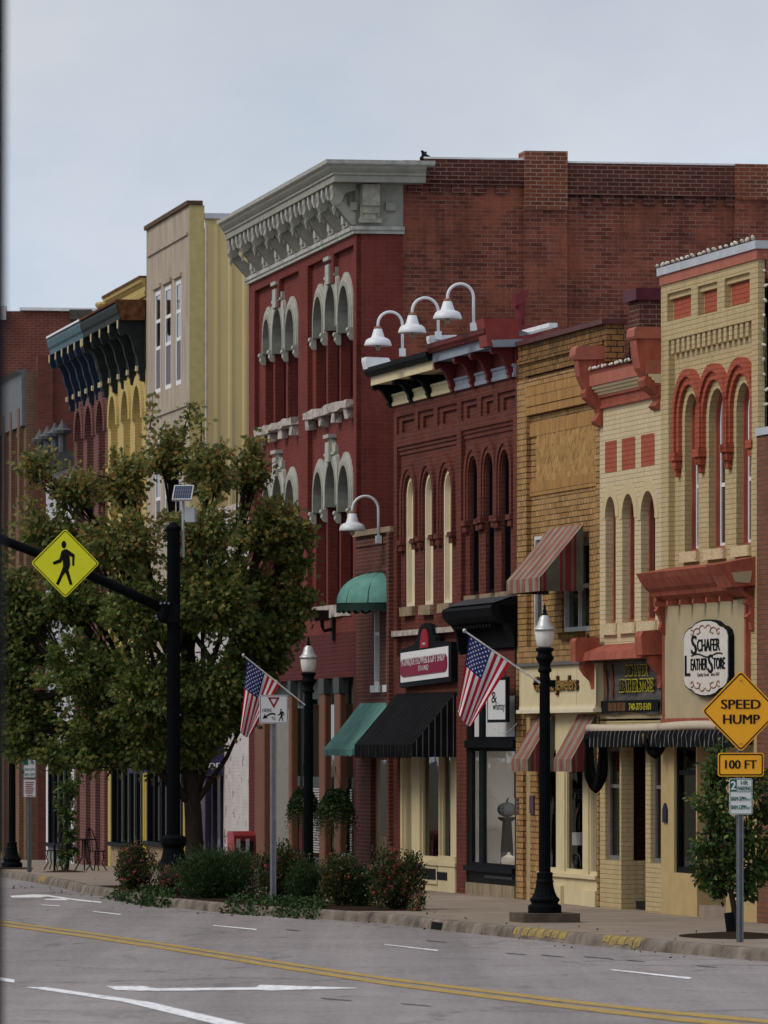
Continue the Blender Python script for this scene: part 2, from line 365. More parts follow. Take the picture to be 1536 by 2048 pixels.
def road_material():
    m, t, b = nodes('road_asphalt'); N = t.nodes.new; K = t.links.new
    tc = N('ShaderNodeTexCoord')
    def noi(sc, st=(1, 1, 1), det=5):
        mp = N('ShaderNodeMapping'); mp.inputs['Scale'].default_value = st; mp.inputs['Rotation'].default_value = (0, 0, R(-12)); K(tc.outputs['Object'], mp.inputs[0])
        n = N('ShaderNodeTexNoise'); n.inputs['Scale'].default_value = sc; n.inputs['Detail'].default_value = det; n.inputs['Roughness'].default_value = 0.65; K(mp.outputs[0], n.inputs['Vector']); return n
    a = noi(0.6, (1, 0.6, 1)); r = N('ShaderNodeValToRGB'); e = r.color_ramp.elements
    e[0].position = 0.3; e[0].color = c4((0.235, 0.209, 0.204)); e[1].position = 0.7; e[1].color = c4((0.29, 0.259, 0.254)); K(a.outputs['Fac'], r.inputs[0])
    g = noi(17, det=4); x = N('ShaderNodeMix'); x.data_type = 'RGBA'; x.blend_type = 'MULTIPLY'; x.inputs[0].default_value = 1
    mr = N('ShaderNodeMapRange'); mr.inputs[1].default_value = 0.3; mr.inputs[2].default_value = 0.7; mr.inputs[3].default_value = 0.62; mr.inputs[4].default_value = 1.32; K(g.outputs['Fac'], mr.inputs[0])
    K(r.outputs[0], x.inputs[6]); K(mr.outputs[0], x.inputs[7])
    s = noi(0.5, (1.6, 0.22, 1)); mr2 = N('ShaderNodeMapRange'); mr2.inputs[1].default_value = 0.60; mr2.inputs[2].default_value = 0.70; mr2.inputs[4].default_value = 0.38; K(s.outputs['Fac'], mr2.inputs[0])
    y = N('ShaderNodeMix'); y.data_type = 'RGBA'; K(mr2.outputs[0], y.inputs[0]); K(x.outputs[2], y.inputs[6]); y.inputs[7].default_value = c4((0.06, 0.062, 0.072))
    # tyre-polished lanes, hairline cracks
    wv = noi(1.0, (0.9, 0.02, 1), 3); mr3 = N('ShaderNodeMapRange'); mr3.inputs[1].default_value = 0.35; mr3.inputs[2].default_value = 0.65; mr3.inputs[3].default_value = 0.82; mr3.inputs[4].default_value = 1.10; K(wv.outputs['Fac'], mr3.inputs[0])
    x3 = N('ShaderNodeMix'); x3.data_type = 'RGBA'; x3.blend_type = 'MULTIPLY'; x3.inputs[0].default_value = 1; K(y.outputs[2], x3.inputs[6]); K(mr3.outputs[0], x3.inputs[7])
    vo = N('ShaderNodeTexVoronoi'); vo.feature = 'DISTANCE_TO_EDGE'; vo.inputs['Scale'].default_value = 0.22; K(tc.outputs['Object'], vo.inputs['Vector'])
    wp = noi(1.5, det=4); wpm = N('ShaderNodeVectorMath'); wpm.operation = 'MULTIPLY_ADD'; wpm.inputs[1].default_value = (1.2, 1.2, 0); K(wp.outputs['Color'], wpm.inputs[0]); K(tc.outputs['Object'], wpm.inputs[2]); K(wpm.outputs[0], vo.inputs['Vector'])
    lt = N('ShaderNodeMapRange'); lt.inputs[1].default_value = 0.004; lt.inputs[2].default_value = 0.012; lt.inputs[3].default_value = 0.55; lt.inputs[4].default_value = 0.0; K(vo.outputs['Distance'], lt.inputs[0])
    x4 = N('ShaderNodeMix'); x4.data_type = 'RGBA'; K(lt.outputs[0], x4.inputs[0]); K(x3.outputs[2], x4.inputs[6]); x4.inputs[7].default_value = c4((0.07, 0.068, 0.07))
    K(x4.outputs[2], b.inputs['Base Color']); b.inputs['Roughness'].default_value = 0.9; b.inputs['Specular IOR Level'].default_value = 0.15
    bp = N('ShaderNodeBump'); bp.inputs['Strength'].default_value = 0.4; bp.inputs['Distance'].default_value = 0.01; K(g.outputs['Fac'], bp.inputs['Height']); K(bp.outputs[0], b.inputs['Normal'])
    return m
concrete = mat('concrete', (0.27, 0.215, 0.17), 0.9, var=0.25, sc=1.4, bump=0.25, spec=0.15)
curbmat = mat('curb_concrete', (0.20, 0.165, 0.135), 0.9, var=0.7, sc=2.2, bump=0.4, spec=0.15)
soil = mat('mulch', (0.035, 0.022, 0.014), 1.0, var=0.5, sc=30, bump=1.0, spec=0.05)
def grid(xa, xb, Ys, zf, nx=2):
    m = MB()
    rows = []
    for Y in Ys:
        a, b = xa(Y), xb(Y); rows.append([(a + (b - a) * i / (nx - 1), Y, zf(Y)) for i in range(nx)])
    vs = [v for r in rows for v in r]
    return m.add(vs, [(j * nx + i, j * nx + i + 1, (j + 1) * nx + i + 1, (j + 1) * nx + i) for j in range(len(Ys) - 1) for i in range(nx - 1)])
tag(grid(lambda Y: -900, lambda Y: 900, [-300, -60] + list(range(0, 262, 4)) + [300, 400, 800, 2400], lambda Y: zr(Y) - 0.3, 12).build('ground', mat('earth', (0.12, 0.11, 0.08), 1, var=0.3), loc=(0, 0, 0)), kind='structure')
YS = [i * 2.0 for i in range(-3, 130)]
tag(grid(lambda Y: xc(Y) - 22, lambda Y: xc(Y) + 0.1, YS, zr, 12).build('road', road_material(), loc=(0, 0, 0)), kind='structure')
def sidewalk_x(Y): return max(xf(Y) + 3.5, xc(Y) + 4)
sw = grid(lambda Y: xc(Y) + 0.16, sidewalk_x, [62 + i * 1.5 for i in range(0, 106)], zs, 4)
tag(sw.build('sidewalk', concrete, loc=(0, 0, 0)), kind='structure')
# kerb: rounded profile swept along the kerb line
m = MB(); prof = [(0.17, -0.3), (0.17, 0.002), (0.05, 0.002), (0.015, -0.018), (0.0, -0.05), (-0.03, -0.16), (-0.03, -0.3)]
Yk = [62 + i * 0.75 for i in range(0, 216)]
vs = []
for Y in Yk:
    wob = noise.noise(Vector((Y * 0.45, 0, 0))) * 0.014
    vs += [(xc(Y) + a + wob, Y, zs(Y) + b + wob * 0.6) for a, b in prof]
n = len(prof)
m.add(vs, [(i * n + k, (i + 1) * n + k, (i + 1) * n + k + 1, i * n + k + 1) for i in range(len(Yk) - 1) for k in range(n - 1)])
tag(m.build('kerb', curbmat, loc=(0, 0, 0)), kind='structure')
# pale kerb joints and worn yellow paint lying on the kerb
def curb_patch(name, Ya, Yb, matl, label, cat, gap=0.0, group=None, e=0.004):
    m = MB(); Y = Ya; seed = int(Ya * 10)
    while Y < Yb:
        k = 0.32
        vs = []
        for s in range(5):
            q = Y + k * s / 4
            off = noise.noise(Vector((q * 3, seed, 0))) * 0.05
            vs += [(xc(q) + 0.15 + off, q, zs(q) + 0.002 + e), (xc(q) + 0.05, q, zs(q) + 0.002 + e), (xc(q) + 0.012, q, zs(q) - 0.018 + e), (xc(q) - 0.004, q, zs(q) - 0.05), (xc(q) - 0.02, q, zs(q) - 0.10 + off)]
        m.add(vs, [(i * 5 + j, (i + 1) * 5 + j, (i + 1) * 5 + j + 1, i * 5 + j + 1) for i in range(4) for j in range(4)])
        Y += k + gap
    return tag(m.build(name, matl), kind='structure')
ypaint = mat('worn_yellow_paint', (0.50, 0.36, 0.09), 0.85, var=0.1, sc=11, bump=0.4, col2=(0.13, 0.11, 0.085))
curb_patch('kerb_paint', 88.0, 90.5, ypaint, None, None, 0.05); curb_patch('kerb_paint', 84.6, 86.3, ypaint, None, None, 0.03)
curb_patch('kerb_paint', 132.5, 134.5, ypaint, None, None, 0.03)
# storm drain mouths in the kerb
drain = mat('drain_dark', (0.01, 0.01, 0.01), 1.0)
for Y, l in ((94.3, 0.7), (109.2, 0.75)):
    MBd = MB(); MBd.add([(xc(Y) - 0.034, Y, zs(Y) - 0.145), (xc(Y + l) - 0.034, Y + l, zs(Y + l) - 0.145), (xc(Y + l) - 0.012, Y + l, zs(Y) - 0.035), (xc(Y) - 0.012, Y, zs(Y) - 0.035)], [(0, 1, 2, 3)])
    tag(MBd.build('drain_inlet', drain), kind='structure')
# joints scored across the sidewalk
m = MB()
for i in range(46):
    Y = 64 + i * 1.6 + 0.2
    a = Vector((xc(Y) + 0.2, Y)); b = Vector((sidewalk_x(Y), Y + 0.215 * (sidewalk_x(Y) - xc(Y))))
    for k in range(6):
        p = a.lerp(b, k / 6); q = a.lerp(b, (k + 1) / 6)
        m.add([(p.x, p.y - 0.012, zs(p.y) + 0.003), (q.x, q.y - 0.012, zs(q.y) + 0.003), (q.x, q.y + 0.012, zs(q.y) + 0.003), (p.x, p.y + 0.012, zs(p.y) + 0.003)], [(0, 1, 2, 3)])
tag(m.build('sidewalk_joints', mat('joint', (0.18, 0.145, 0.115), 1), loc=(0, 0, 0)), kind='structure')
# ------------------------------------------------------------------ road markings
white = mat('road_white', (0.62, 0.61, 0.62), 0.8, var=0.58, sc=9, bump=0.2, ramp=(0.36, 0.50))
yellow = mat('road_yellow', (0.25, 0.20, 0.11), 0.8, var=0.1, sc=7, bump=0.2, col2=(0.42, 0.27, 0.07), ramp=(0.36, 0.52))
def mark(name, poly, matl, dz=0.006, n=14):
    """quad strips given as pairs of photo points lying on the road"""
    m = MB()
    for (a, b), (c, d) in zip(poly, poly[1:]):
        for i in range(n):
            f0, f1 = i / n, (i + 1) / n
            def mixp(p, q, f): return (p[0] + (q[0] - p[0]) * f, p[1] + (q[1] - p[1]) * f)
            m.add([gnd(*mixp(a, c, f0), dz=dz), gnd(*mixp(b, d, f0), dz=dz), gnd(*mixp(b, d, f1), dz=dz), gnd(*mixp(a, c, f1), dz=dz)], [(0, 1, 2, 3)])
    return tag(m.build(name, matl), kind='structure')
YL = [(-40, 1838.5), (0, 1843.5), (180, 1867.5), (360, 1894), (560, 1926), (768, 1957.5), (960, 1981.5), (1152, 2005.5), (1344, 2026.5), (1536, 2044), (1640, 2054)]
def ylw(x): return 2.6 + x * 0.0016
mark('centre_line', [((x, y - 1.0 * ylw(x)), (x, y + 0.6 * ylw(x) - 0.8)) for x, y in YL], yellow, n=8)
mark('centre_line', [((x, y + 3.4 + x * 0.0026), (x, y + 3.4 + x * 0.0026 + 1.6 * ylw(x))) for x, y in YL], yellow, n=8)
mark('lane_line', [((50, 1974), (90, 1974)), ((250, 2004), (300, 2004)), ((430, 2048), (490, 2048)), ((560, 2078), (640, 2078))], white)
mark('lane_dash', [((-20, 1951), (-20, 1958.5)), ((30, 1959.5), (28, 1965))], white)
mark('lane_dash', [((425, 1850), (427, 1851.5)), ((515, 1858), (512, 1860))], white)
mark('lane_dash', [((185, 1822), (187, 1823.4)), ((243, 1828), (240, 1829.6))], white)
mark('lane_dash', [((82, 1809), (84, 1810.3)), ((120, 1811), (118, 1812.2))], white)
mark('lane_dash', [((768, 1888), (770, 1889.4)), ((878, 1900), (874, 1901.8))], white)
mark('lane_dash', [((1220, 1938), (1222, 1940)), ((1384, 1955), (1378, 1958))], white)
mark('turn_arrow', [((213, 1972), (232, 1980)), ((287, 1972), (290, 1981.5)), ((310, 1976.5), (312, 1981.5)), ((510, 1974.5), (512, 1979.5)), ((520, 1969.5), (545, 1981)), ((560, 1970.5), (566, 1980)), ((712, 1975.5), (714, 1976.5))], white)
mark('turn_arrow', [((20, 1791.5), (24, 1795)), ((66, 1788.6), (80, 1795)), ((92, 1789.2), (96, 1793)), ((150, 1798), (150, 1800.6)), ((203, 1803.5), (203, 1806))], white)
mark('turn_arrow', [((88, 1798), (92, 1800)), ((126, 1797), (140, 1801))], white)
for k, (x, y, l) in enumerate([(1080, 1909, 46), (1165, 1912, 60), (1250, 1919, 36), (850, 1880, 40), (1390, 1930, 40), (1010, 1905, 40), (570, 1858, 26), (800, 2006, 60), (640, 1995, 60), (1190, 2020, 44)]):
    mark('tar_patch', [((x, y), (x + 6, y + 2.2)), ((x + l, y + l * 0.09), (x + l + 5, y + l * 0.09 + 1.6))], mat('tar', (0.075, 0.075, 0.085), 0.7, var=0.4), n=4, dz=0.004)
# ------------------------------------------------------------------ shared materials
tan_brick = brick('tan_painted_brick', (0.46, 0.36, 0.195), (0.50, 0.395, 0.22), (0.37, 0.285, 0.15), bump=0.75, stain=0.3, stain_col=(0.26, 0.19, 0.10), streak=((0.22, 0.16, 0.09), 0.35), bw=0.24, bh=0.075, ms=0.009, msm=0.6)
pale_brick = brick('cream_painted_brick', (0.56, 0.455, 0.285), (0.60, 0.49, 0.31), (0.46, 0.37, 0.225), bump=0.75, stain=0.25, stain_col=(0.33, 0.25, 0.15), streak=((0.30, 0.23, 0.14), 0.3), bw=0.24, bh=0.075, ms=0.009, msm=0.6)
tan_board = mat('tan_board', (0.40, 0.33, 0.205), 0.7, var=0.1, sc=2)
coral = mat('coral_paint', (0.33, 0.092, 0.058), 0.6, var=0.38, sc=3, stretch=(2, 2, 0.7))
coral_pale = mat('faded_coral_paint', (0.37, 0.125, 0.085), 0.65, var=0.2, sc=4)
coral_brick = brick('coral_painted_brick', (0.34, 0.085, 0.05), (0.38, 0.10, 0.06), (0.25, 0.06, 0.035), bump=0.7, stain=0.15, bw=0.24, bh=0.075)
maroon_brick = brick('maroon_painted_brick', (0.10, 0.018, 0.022), (0.115, 0.02, 0.025), (0.07, 0.012, 0.014), bump=0.7)
gold_brick = brick('golden_brick', (0.42, 0.25, 0.10), (0.27, 0.145, 0.055), (0.03, 0.021, 0.015), bw=0.2, bh=0.094, ms=0.0085, bump=0.9, stain=0.3, patch=(0.50, 0.32, 0.145), patch_amt=0.35, streak=((0.03, 0.022, 0.015), 0.25), msm=0.15)
gold_brick_dirty = brick('sooty_golden_brick', (0.30, 0.16, 0.055), (0.20, 0.105, 0.04), (0.02, 0.015, 0.012), bw=0.2, bh=0.094, ms=0.0085, bump=0.9, stain=0.75, patch=(0.05, 0.035, 0.02), patch_amt=0.5, streak=((0.012, 0.01, 0.008), 0.8), msm=0.15)
gold_soldier = brick('golden_soldier_brick', (0.46, 0.26, 0.09), (0.36, 0.19, 0.065), (0.14, 0.08, 0.035), bw=0.075, bh=0.4, ms=0.007, bump=0.9, stain=0.3, streak=((0.05, 0.035, 0.02), 0.4))
d_brick = brick('oxblood_brick', (0.135, 0.036, 0.026), (0.09, 0.025, 0.02), (0.19, 0.09, 0.07), bw=0.21, bh=0.074, ms=0.006, bump=0.8, stain=0.5, streak=((0.035, 0.014, 0.012), 0.4), patch=(0.17, 0.05, 0.034), patch_amt=0.5)
e_paint = brick('red_painted_brick', (0.138, 0.032, 0.026), (0.172, 0.041, 0.033), (0.22, 0.06, 0.05), bw=0.22, bh=0.078, ms=0.006, bump=0.7, stain=0.4, stain_col=(0.06, 0.014, 0.014), streak=((0.07, 0.02, 0.018), 0.45), patch=(0.20, 0.05, 0.042), patch_amt=0.5)
e_side = brick('weathered_red_brick', (0.25, 0.075, 0.052), (0.10, 0.03, 0.024), (0.29, 0.19, 0.145), bw=0.23, bh=0.078, ms=0.007, bump=0.8, stain=0.8, stain_col=(0.055, 0.02, 0.017), patch=(0.28, 0.092, 0.052), patch_amt=0.8, bias=0.0, streak=((0.05, 0.022, 0.018), 0.5))
e_top = brick('dark_parapet_brick', (0.115, 0.034, 0.028), (0.05, 0.017, 0.015), (0.24, 0.16, 0.12), bw=0.23, bh=0.078, ms=0.010, bump=0.9, stain=0.5, patch=(0.12, 0.04, 0.03), patch_amt=0.4)
e_orange = brick('relaid_orange_brick', (0.20, 0.06, 0.038), (0.10, 0.032, 0.024), (0.32, 0.23, 0.17), bw=0.23, bh=0.078, ms=0.010, bump=0.9, stain=0.4, patch=(0.24, 0.065, 0.025), patch_amt=0.5)
e_low = brick('dull_maroon_brick', (0.115, 0.026, 0.026), (0.10, 0.024, 0.024), (0.05, 0.016, 0.016), bw=0.22, bh=0.078, ms=0.007, bump=0.8, stain=0.2)
sliver_brick = brick('old_brown_brick', (0.14, 0.045, 0.033), (0.10, 0.034, 0.027), (0.2, 0.11, 0.085), bump=0.8, stain=0.6)
stone = mat('rough_stone', (0.30, 0.225, 0.15), 0.95, var=0.35, sc=7, bump=1.0, fine=25)
stone_grey = mat('peeling_grey_stone', (0.46, 0.41, 0.365), 0.95, var=0.5, sc=7, bump=1.0, fine=20)
stone_tan = mat('painted_rough_stone', (0.56, 0.45, 0.28), 0.9, var=0.15, sc=8, bump=1.0, fine=22)
sage = mat('sage_grey_paint', (0.30, 0.30, 0.255), 0.7, var=0.22, sc=5)
sage_pale = mat('weathered_pale_metal', (0.43, 0.43, 0.39), 0.6, var=0.35, sc=6)
cream = mat('cream_paint', (0.62, 0.525, 0.32), 0.6, var=0.1, sc=3)
cream_pale = mat('pale_cream_paint', (0.68, 0.60, 0.43), 0.6, var=0.1, sc=3)
black = mat('black_paint', (0.008, 0.009, 0.011), 0.55, var=0.3, sc=6, spec=0.03)
burgundy = mat('burgundy_paint', (0.13, 0.022, 0.022), 0.55, var=0.3, sc=5)
slate = mat('slate_blue_paint', (0.24, 0.27, 0.32), 0.6, var=0.2, sc=5)
galv = mat('galvanised_metal', (0.52, 0.54, 0.57), 0.45, 0.35, var=0.2, sc=4)
roofwhite = mat('white_roof_coating', (0.72, 0.73, 0.75), 0.7, var=0.15, sc=4)
flash_red = mat('brown_coping_metal', (0.10, 0.035, 0.032), 0.5, var=0.25, sc=5)
white_p = mat('white_paint', (0.72, 0.72, 0.72), 0.5, var=0.08, sc=4)
dglass = glass('dark_glass'); bglass = glass('black_glass', (0.004, 0.004, 0.005), 0.12)
blind = mat('grey_blind', (0.30, 0.30, 0.31), 0.8, var=0.1)
tar_roof = mat('tar_roof', (0.08, 0.08, 0.085), 0.9)
# ------------------------------------------------------------------ building helpers
def side(fr, x, pts):
    """photo outline lying in the plane x of the frame -> (y,z) outline"""
    out = []
    for px, py in pts:
        y = fr.y(px, x); out.append((y, fr.z(py, x, y)))
    return out
def win(bld, fr, x0, x1, z0, z1, y, fm, pm, zs_=None, fw=0.06, ft=0.07, rails=(), mull=(), sill=None, rise=None, name='window', low=None):
    if zs_ is not None:
        r0 = (x1 - x0) / 2 if rise is None else rise
        o = arch(x0, x1, z0, zs_, r0); i = arch(x0 + fw, x1 - fw, z0 + fw, zs_, r0 - fw)
    else:
        o = rect(x0, x1, z0, z1); i = rect(x0 + fw, x1 - fw, z0 + fw, z1 - fw)
    m = MB(fr); m.wall(o, [i], y, ft)
    zt = z1 - fw
    for z in rails: m.box(x0 + fw, x1 - fw, y + 0.01, y + ft - 0.004, z - fw * 0.4, z + fw * 0.4)
    for x in mull: m.box(x - fw * 0.35, x + fw * 0.35, y + 0.013, y + ft - 0.008, z0 + fw, zt)
    o_ = m.build(name, fm, bld)
    p = MB(fr); p.wall(i, [], y + ft - 0.012, 0.008); p.build('pane', pm, o_)
    if low:                                           # lower sash filled by another material
        q = MB(fr); q.box(x0 + fw, x1 - fw, y + ft - 0.018, y + ft - 0.012, z0 + fw, rails[0] - fw * 0.4); q.build('blind', low, o_)
    if sill:
        s = MB(fr); sm, pr, h, ex = sill
        s.cham(x0 - ex, x1 + ex, -pr, 0.02, z0 - h, z0, 0.01); s.build('sill', sm, o_)
    return o_
def shell(bld, fr, xl, xr, z0, zt, y0, y1, m, rm=None, roof_drop=0.5, left=True, right=True):
    """party walls, rear wall and roof behind a facade"""
    b = MB(fr)
    if right: b.box(xr - 0.25, xr, y0, y1, z0, zt)
    if left: b.box(xl, xl + 0.25, y0, y1, z0, zt - 0.01)
    b.box(xl + 0.25, xr - 0.25, y1 - 0.25, y1, z0, zt - 0.02)
    b.build('side_wall', m, bld)
    r = MB(fr); r.box(xl + 0.25, xr - 0.25, y0, y1 - 0.25, zt - roof_drop - 0.2, zt - roof_drop); r.build('roof', rm or tar_roof, bld)
def bracket(p, h, zt, y0=0.0, k=1.0):
    """scrolled cornice bracket outline in (y,z): projection p, height h, top zt"""
    c = [(0, 0), (-1, 0), (-1, -0.16), (-0.93, -0.24), (-0.80, -0.25), (-0.72, -0.20), (-0.60, -0.24), (-0.46, -0.36), (-0.38, -0.52), (-0.30, -0.60), (-0.24, -0.72), (-0.24, -0.84), (-0.17, -0.90), (-0.16, -0.98), (0, -1)]
    return [(y0 + a * p, zt + b * h) for a, b in c]
# ================================================================== near row, building by building
def X1(px, y=0): return F1.x(px, y)
def Z1(px, py, y=0): return F1.p(px, py, y)[1]
# ---------------------------------------------------------------- tan brick shop, tall half (leather store, near end)
xr, xl = X1(1516), X1(1322)
BA = thing('brick_building', 'tan painted brick building with coral arched windows and a tall parapet strung with bulbs', 'building', F1.w(xr, 0, 0), F1.rz)
z_cop = Z1(1322, 537); zw = z_cop - 0.27; zlow = Z1(1340, 1440)
front = rect(xl, xr, zlow, zw)
fx0, fx1 = X1(1337), X1(1503); zf1 = Z1(1338, 681); zf0 = Z1(1345, 1139)
holes = [rect(fx0, fx1, zf0, zf1)]
for a, b, t, bo in ((1334.5, 1382, 588, 644), (1395.5, 1434, 573, 632), (1449, 1499.5, 557.5, 617)):
    holes.append(rect(X1(a), X1(b), Z1(a, bo), Z1(a, t)))
m = MB(F1); m.wall(front, holes, 0, 0.1)
ops = []
for a, b, ap, bo in ((1369.5, 1393.5, 787, 1105), (1417.5, 1447, 773, 1098.5), (1472.7, 1499, 770, 1090)):
    x0, x1 = X1(a, 0.1), X1(b + 3, 0.1); r = (x1 - x0) / 2
    ops.append((x0, x1, Z1(1369.5, 1105, 0.1), Z1(1381, 787, 0.1) - r))
m.wall(rect(fx0 - 0.05, fx1 + 0.05, zf0 - 0.05, zf1 + 0.05), [arch(*o) for o in ops], 0.1, 0.12)
for h in holes[1:]: m.wall(rect(h[0][0] - 0.02, h[1][0] + 0.02, h[0][1] - 0.02, h[2][1] + 0.02), [], 0.1, 0.08)
# dentil course hanging over the recessed field
nd = 15
for i in range(nd):
    u = fx0 + 0.12 + (fx1 - fx0 - 0.2) * i / nd
    m.box(u, u + (fx1 - fx0) / nd * 0.52, 0.012, 0.1, zf1 - 0.02 - 0.19, zf1 - 0.002)
for h in holes[1:]:                                   # corbelled lintel inside each panel
    m.box(h[0][0], h[1][0], 0.04, 0.1, h[2][1] - 0.085, h[2][1] - 0.001)
m.build('wall', tan_brick, BA)
m = MB(F1)
for h in holes[1:]:
    m.box(h[0][0] + 0.06, h[1][0] - 0.02, 0.092, 0.1, h[0][1] + 0.03, h[2][1] - 0.09)
m.build('painted_panel', coral_brick, BA)
for o in ops:
    wdw = win(BA, F1, o[0], o[1], o[2], 0, 0.205, coral, dglass, zs_=o[3], fw=0.05, ft=0.09, rails=())
    x0, x1 = o[0] + 0.05, o[1] - 0.05
    q = MB(F1); q.wall(arch(x0, x1, o[2] + 0.05, o[3]), [arch(x0 + 0.05, x1 - 0.05, o[2] + 0.1, o[3])], 0.265, 0.04)
    q.box(x0 + 0.05, x1 - 0.05, 0.268, 0.30, (o[2] + o[3]) / 2 - 0.03, (o[2] + o[3]) / 2 + 0.03); q.build('sash', white_p, wdw)
    q = MB(F1); q.wall(arch(x0 + 0.05, x1 - 0.05, o[2] + 0.1, o[3]), [], 0.296, 0.006); q.build('glazing', dglass, wdw)
    # coral hood mould and its stops
    c = (o[0] + o[1]) / 2; r = (o[1] - o[0]) / 2; ro, ri = r + 0.42, r + 0.16; zl = Z1(1353, 905)
    path_o = [(c + ro * math.cos(math.pi * k / 16), o[3] + 0.02 + ro * 0.92 * math.sin(math.pi * k / 16)) for k in range(17)]
    path_i = [(c + ri * math.cos(math.pi * k / 16), o[3] + 0.02 + ri * 0.92 * math.sin(math.pi * k / 16)) for k in range(17)]
    poly = [(c + ro, zl)] + path_o + [(c - ro, zl), (c - ri, zl)] + path_i[::-1] + [(c + ri, zl)]
    hm = MB(F1); hm.prism(poly, 'y', 0.04, 0.1)
    rm_ = (ro + ri) / 2
    p2o = [(c + rm_ * math.cos(math.pi * k / 16), o[3] + 0.02 + rm_ * 0.92 * math.sin(math.pi * k / 16)) for k in range(17)]
    poly2 = [(c + ro - 0.002, zl)] + [((c + (ro - 0.002) * math.cos(math.pi * k / 16)), o[3] + 0.02 + (ro - 0.002) * 0.92 * math.sin(math.pi * k / 16)) for k in range(17)] + [(c - ro + 0.002, zl), (c - rm_, zl)] + p2o[::-1] + [(c + rm_, zl)]
    hm.prism(poly2, 'y', 0.0, 0.04)
    for sx in (-1, 1):
        cx_ = c + sx * (ro + ri) / 2
        hm.box(cx_ - 0.16, cx_ + 0.16, -0.03, 0.1, zl - 0.12, zl - 0.001); hm.box(cx_ - 0.11, cx_ + 0.11, 0.0, 0.1, zl - 0.24, zl - 0.12); hm.box(cx_ - 0.06, cx_ + 0.06, 0.03, 0.1, zl - 0.36, zl - 0.24)
    hm.build('hood_mould', coral_brick, wdw)
    s = MB(F1); s.cham(o[0] - 0.06, o[1] + 0.08, 0.02, 0.2, o[2] - 0.16, o[2], 0.02); s.build('sill', stone_tan, wdw)
m = MB(F1); m.strip([(0, zw), (0.025, zw), (0.025, z_cop - 0.12), (0.0, z_cop - 0.12)], xl, xr, 12); m.build('fascia', coral_pale, BA)
m = MB(F1); m.strip([(-0.3, z_cop - 0.119), (0.055, z_cop - 0.119), (0.06, z_cop), (-0.3, z_cop + 0.01)], xl - 0.05, xr, 12); m.build('coping', galv, BA)
shell(BA, F1, xl, xr, -0.1, z_cop - 0.13, 0.22, 14, maroon_brick)
# sign board panel under a coral hood
bx0, bx1 = X1(1337), X1(1498); zb0, zb1 = Z1(1337, 1437), Z1(1337, 1212)
m = MB(F1); m.box(bx0, bx1, -0.06, 0.1, zb0, zb1); m.build('sign_panel', tan_board, BA)
m = MB(F1); m.box(bx0 - 0.1, bx0, -0.075, 0.1, zb0, zb1); m.box(bx1, bx1 + 0.1, -0.075, 0.1, zb0, zb1); m.box(bx0 - 0.1, bx1 + 0.1, -0.1, 0.1, zb0 - 0.08, zb0); m.build('panel_trim', coral, BA)
xa = X1(1330); pr = side(F1, xa, [(1335, 1136), (1272, 1148), (1278, 1160), (1290, 1178), (1299, 1186), (1302, 1194), (1335, 1213)])
hood = MB(F1); hood.prism(pr, 'x', xa, X1(1509)); hood_o = hood.build('hood_cornice', coral, BA)
m = MB(F1); xe = X1(1511)
m.prism(side(F1, xe, [(1511, 1113), (1438, 1128), (1452, 1150), (1464, 1174), (1511, 1170)]), 'x', xe - 0.75, xe); m.build('end_block', coral, hood_o)
m = MB(F1); m.prism(side(F1, xe, [(1504, 1141), (1463, 1145), (1470, 1164), (1500, 1166)]), 'x', xe, xe + 0.01); m.build('inset_panel', tan_board, hood_o)
for k in range(6):
    u = xa + 0.3 + (xe - xa - 1.4) * k / 5
    m = MB(F1); m.box(u, u + 0.09, -0.26, -0.06, zb1 - 0.015, zb1 + 0.06); m.build('dentil', coral, hood_o)
def scroll(x, pts, wdt, bld, mt, name='scroll_bracket'):
    q = MB(F1); q.prism(side(F1, x, pts), 'x', x - wdt, x); return q.build(name, mt, bld)
scroll(bx0 + 0.05, [(1337, 1192), (1312, 1194), (1313, 1205), (1318, 1212), (1312, 1222), (1320, 1232), (1324, 1244), (1321, 1256), (1328, 1268), (1337, 1272)], 0.16, BA, coral)
scroll(X1(1509), [(1509, 1170), (1484, 1176), (1488, 1190), (1497, 1196), (1489, 1206), (1500, 1212), (1503, 1224), (1492, 1234), (1501, 1243), (1504, 1260), (1509, 1263)], 0.16, BA, coral)
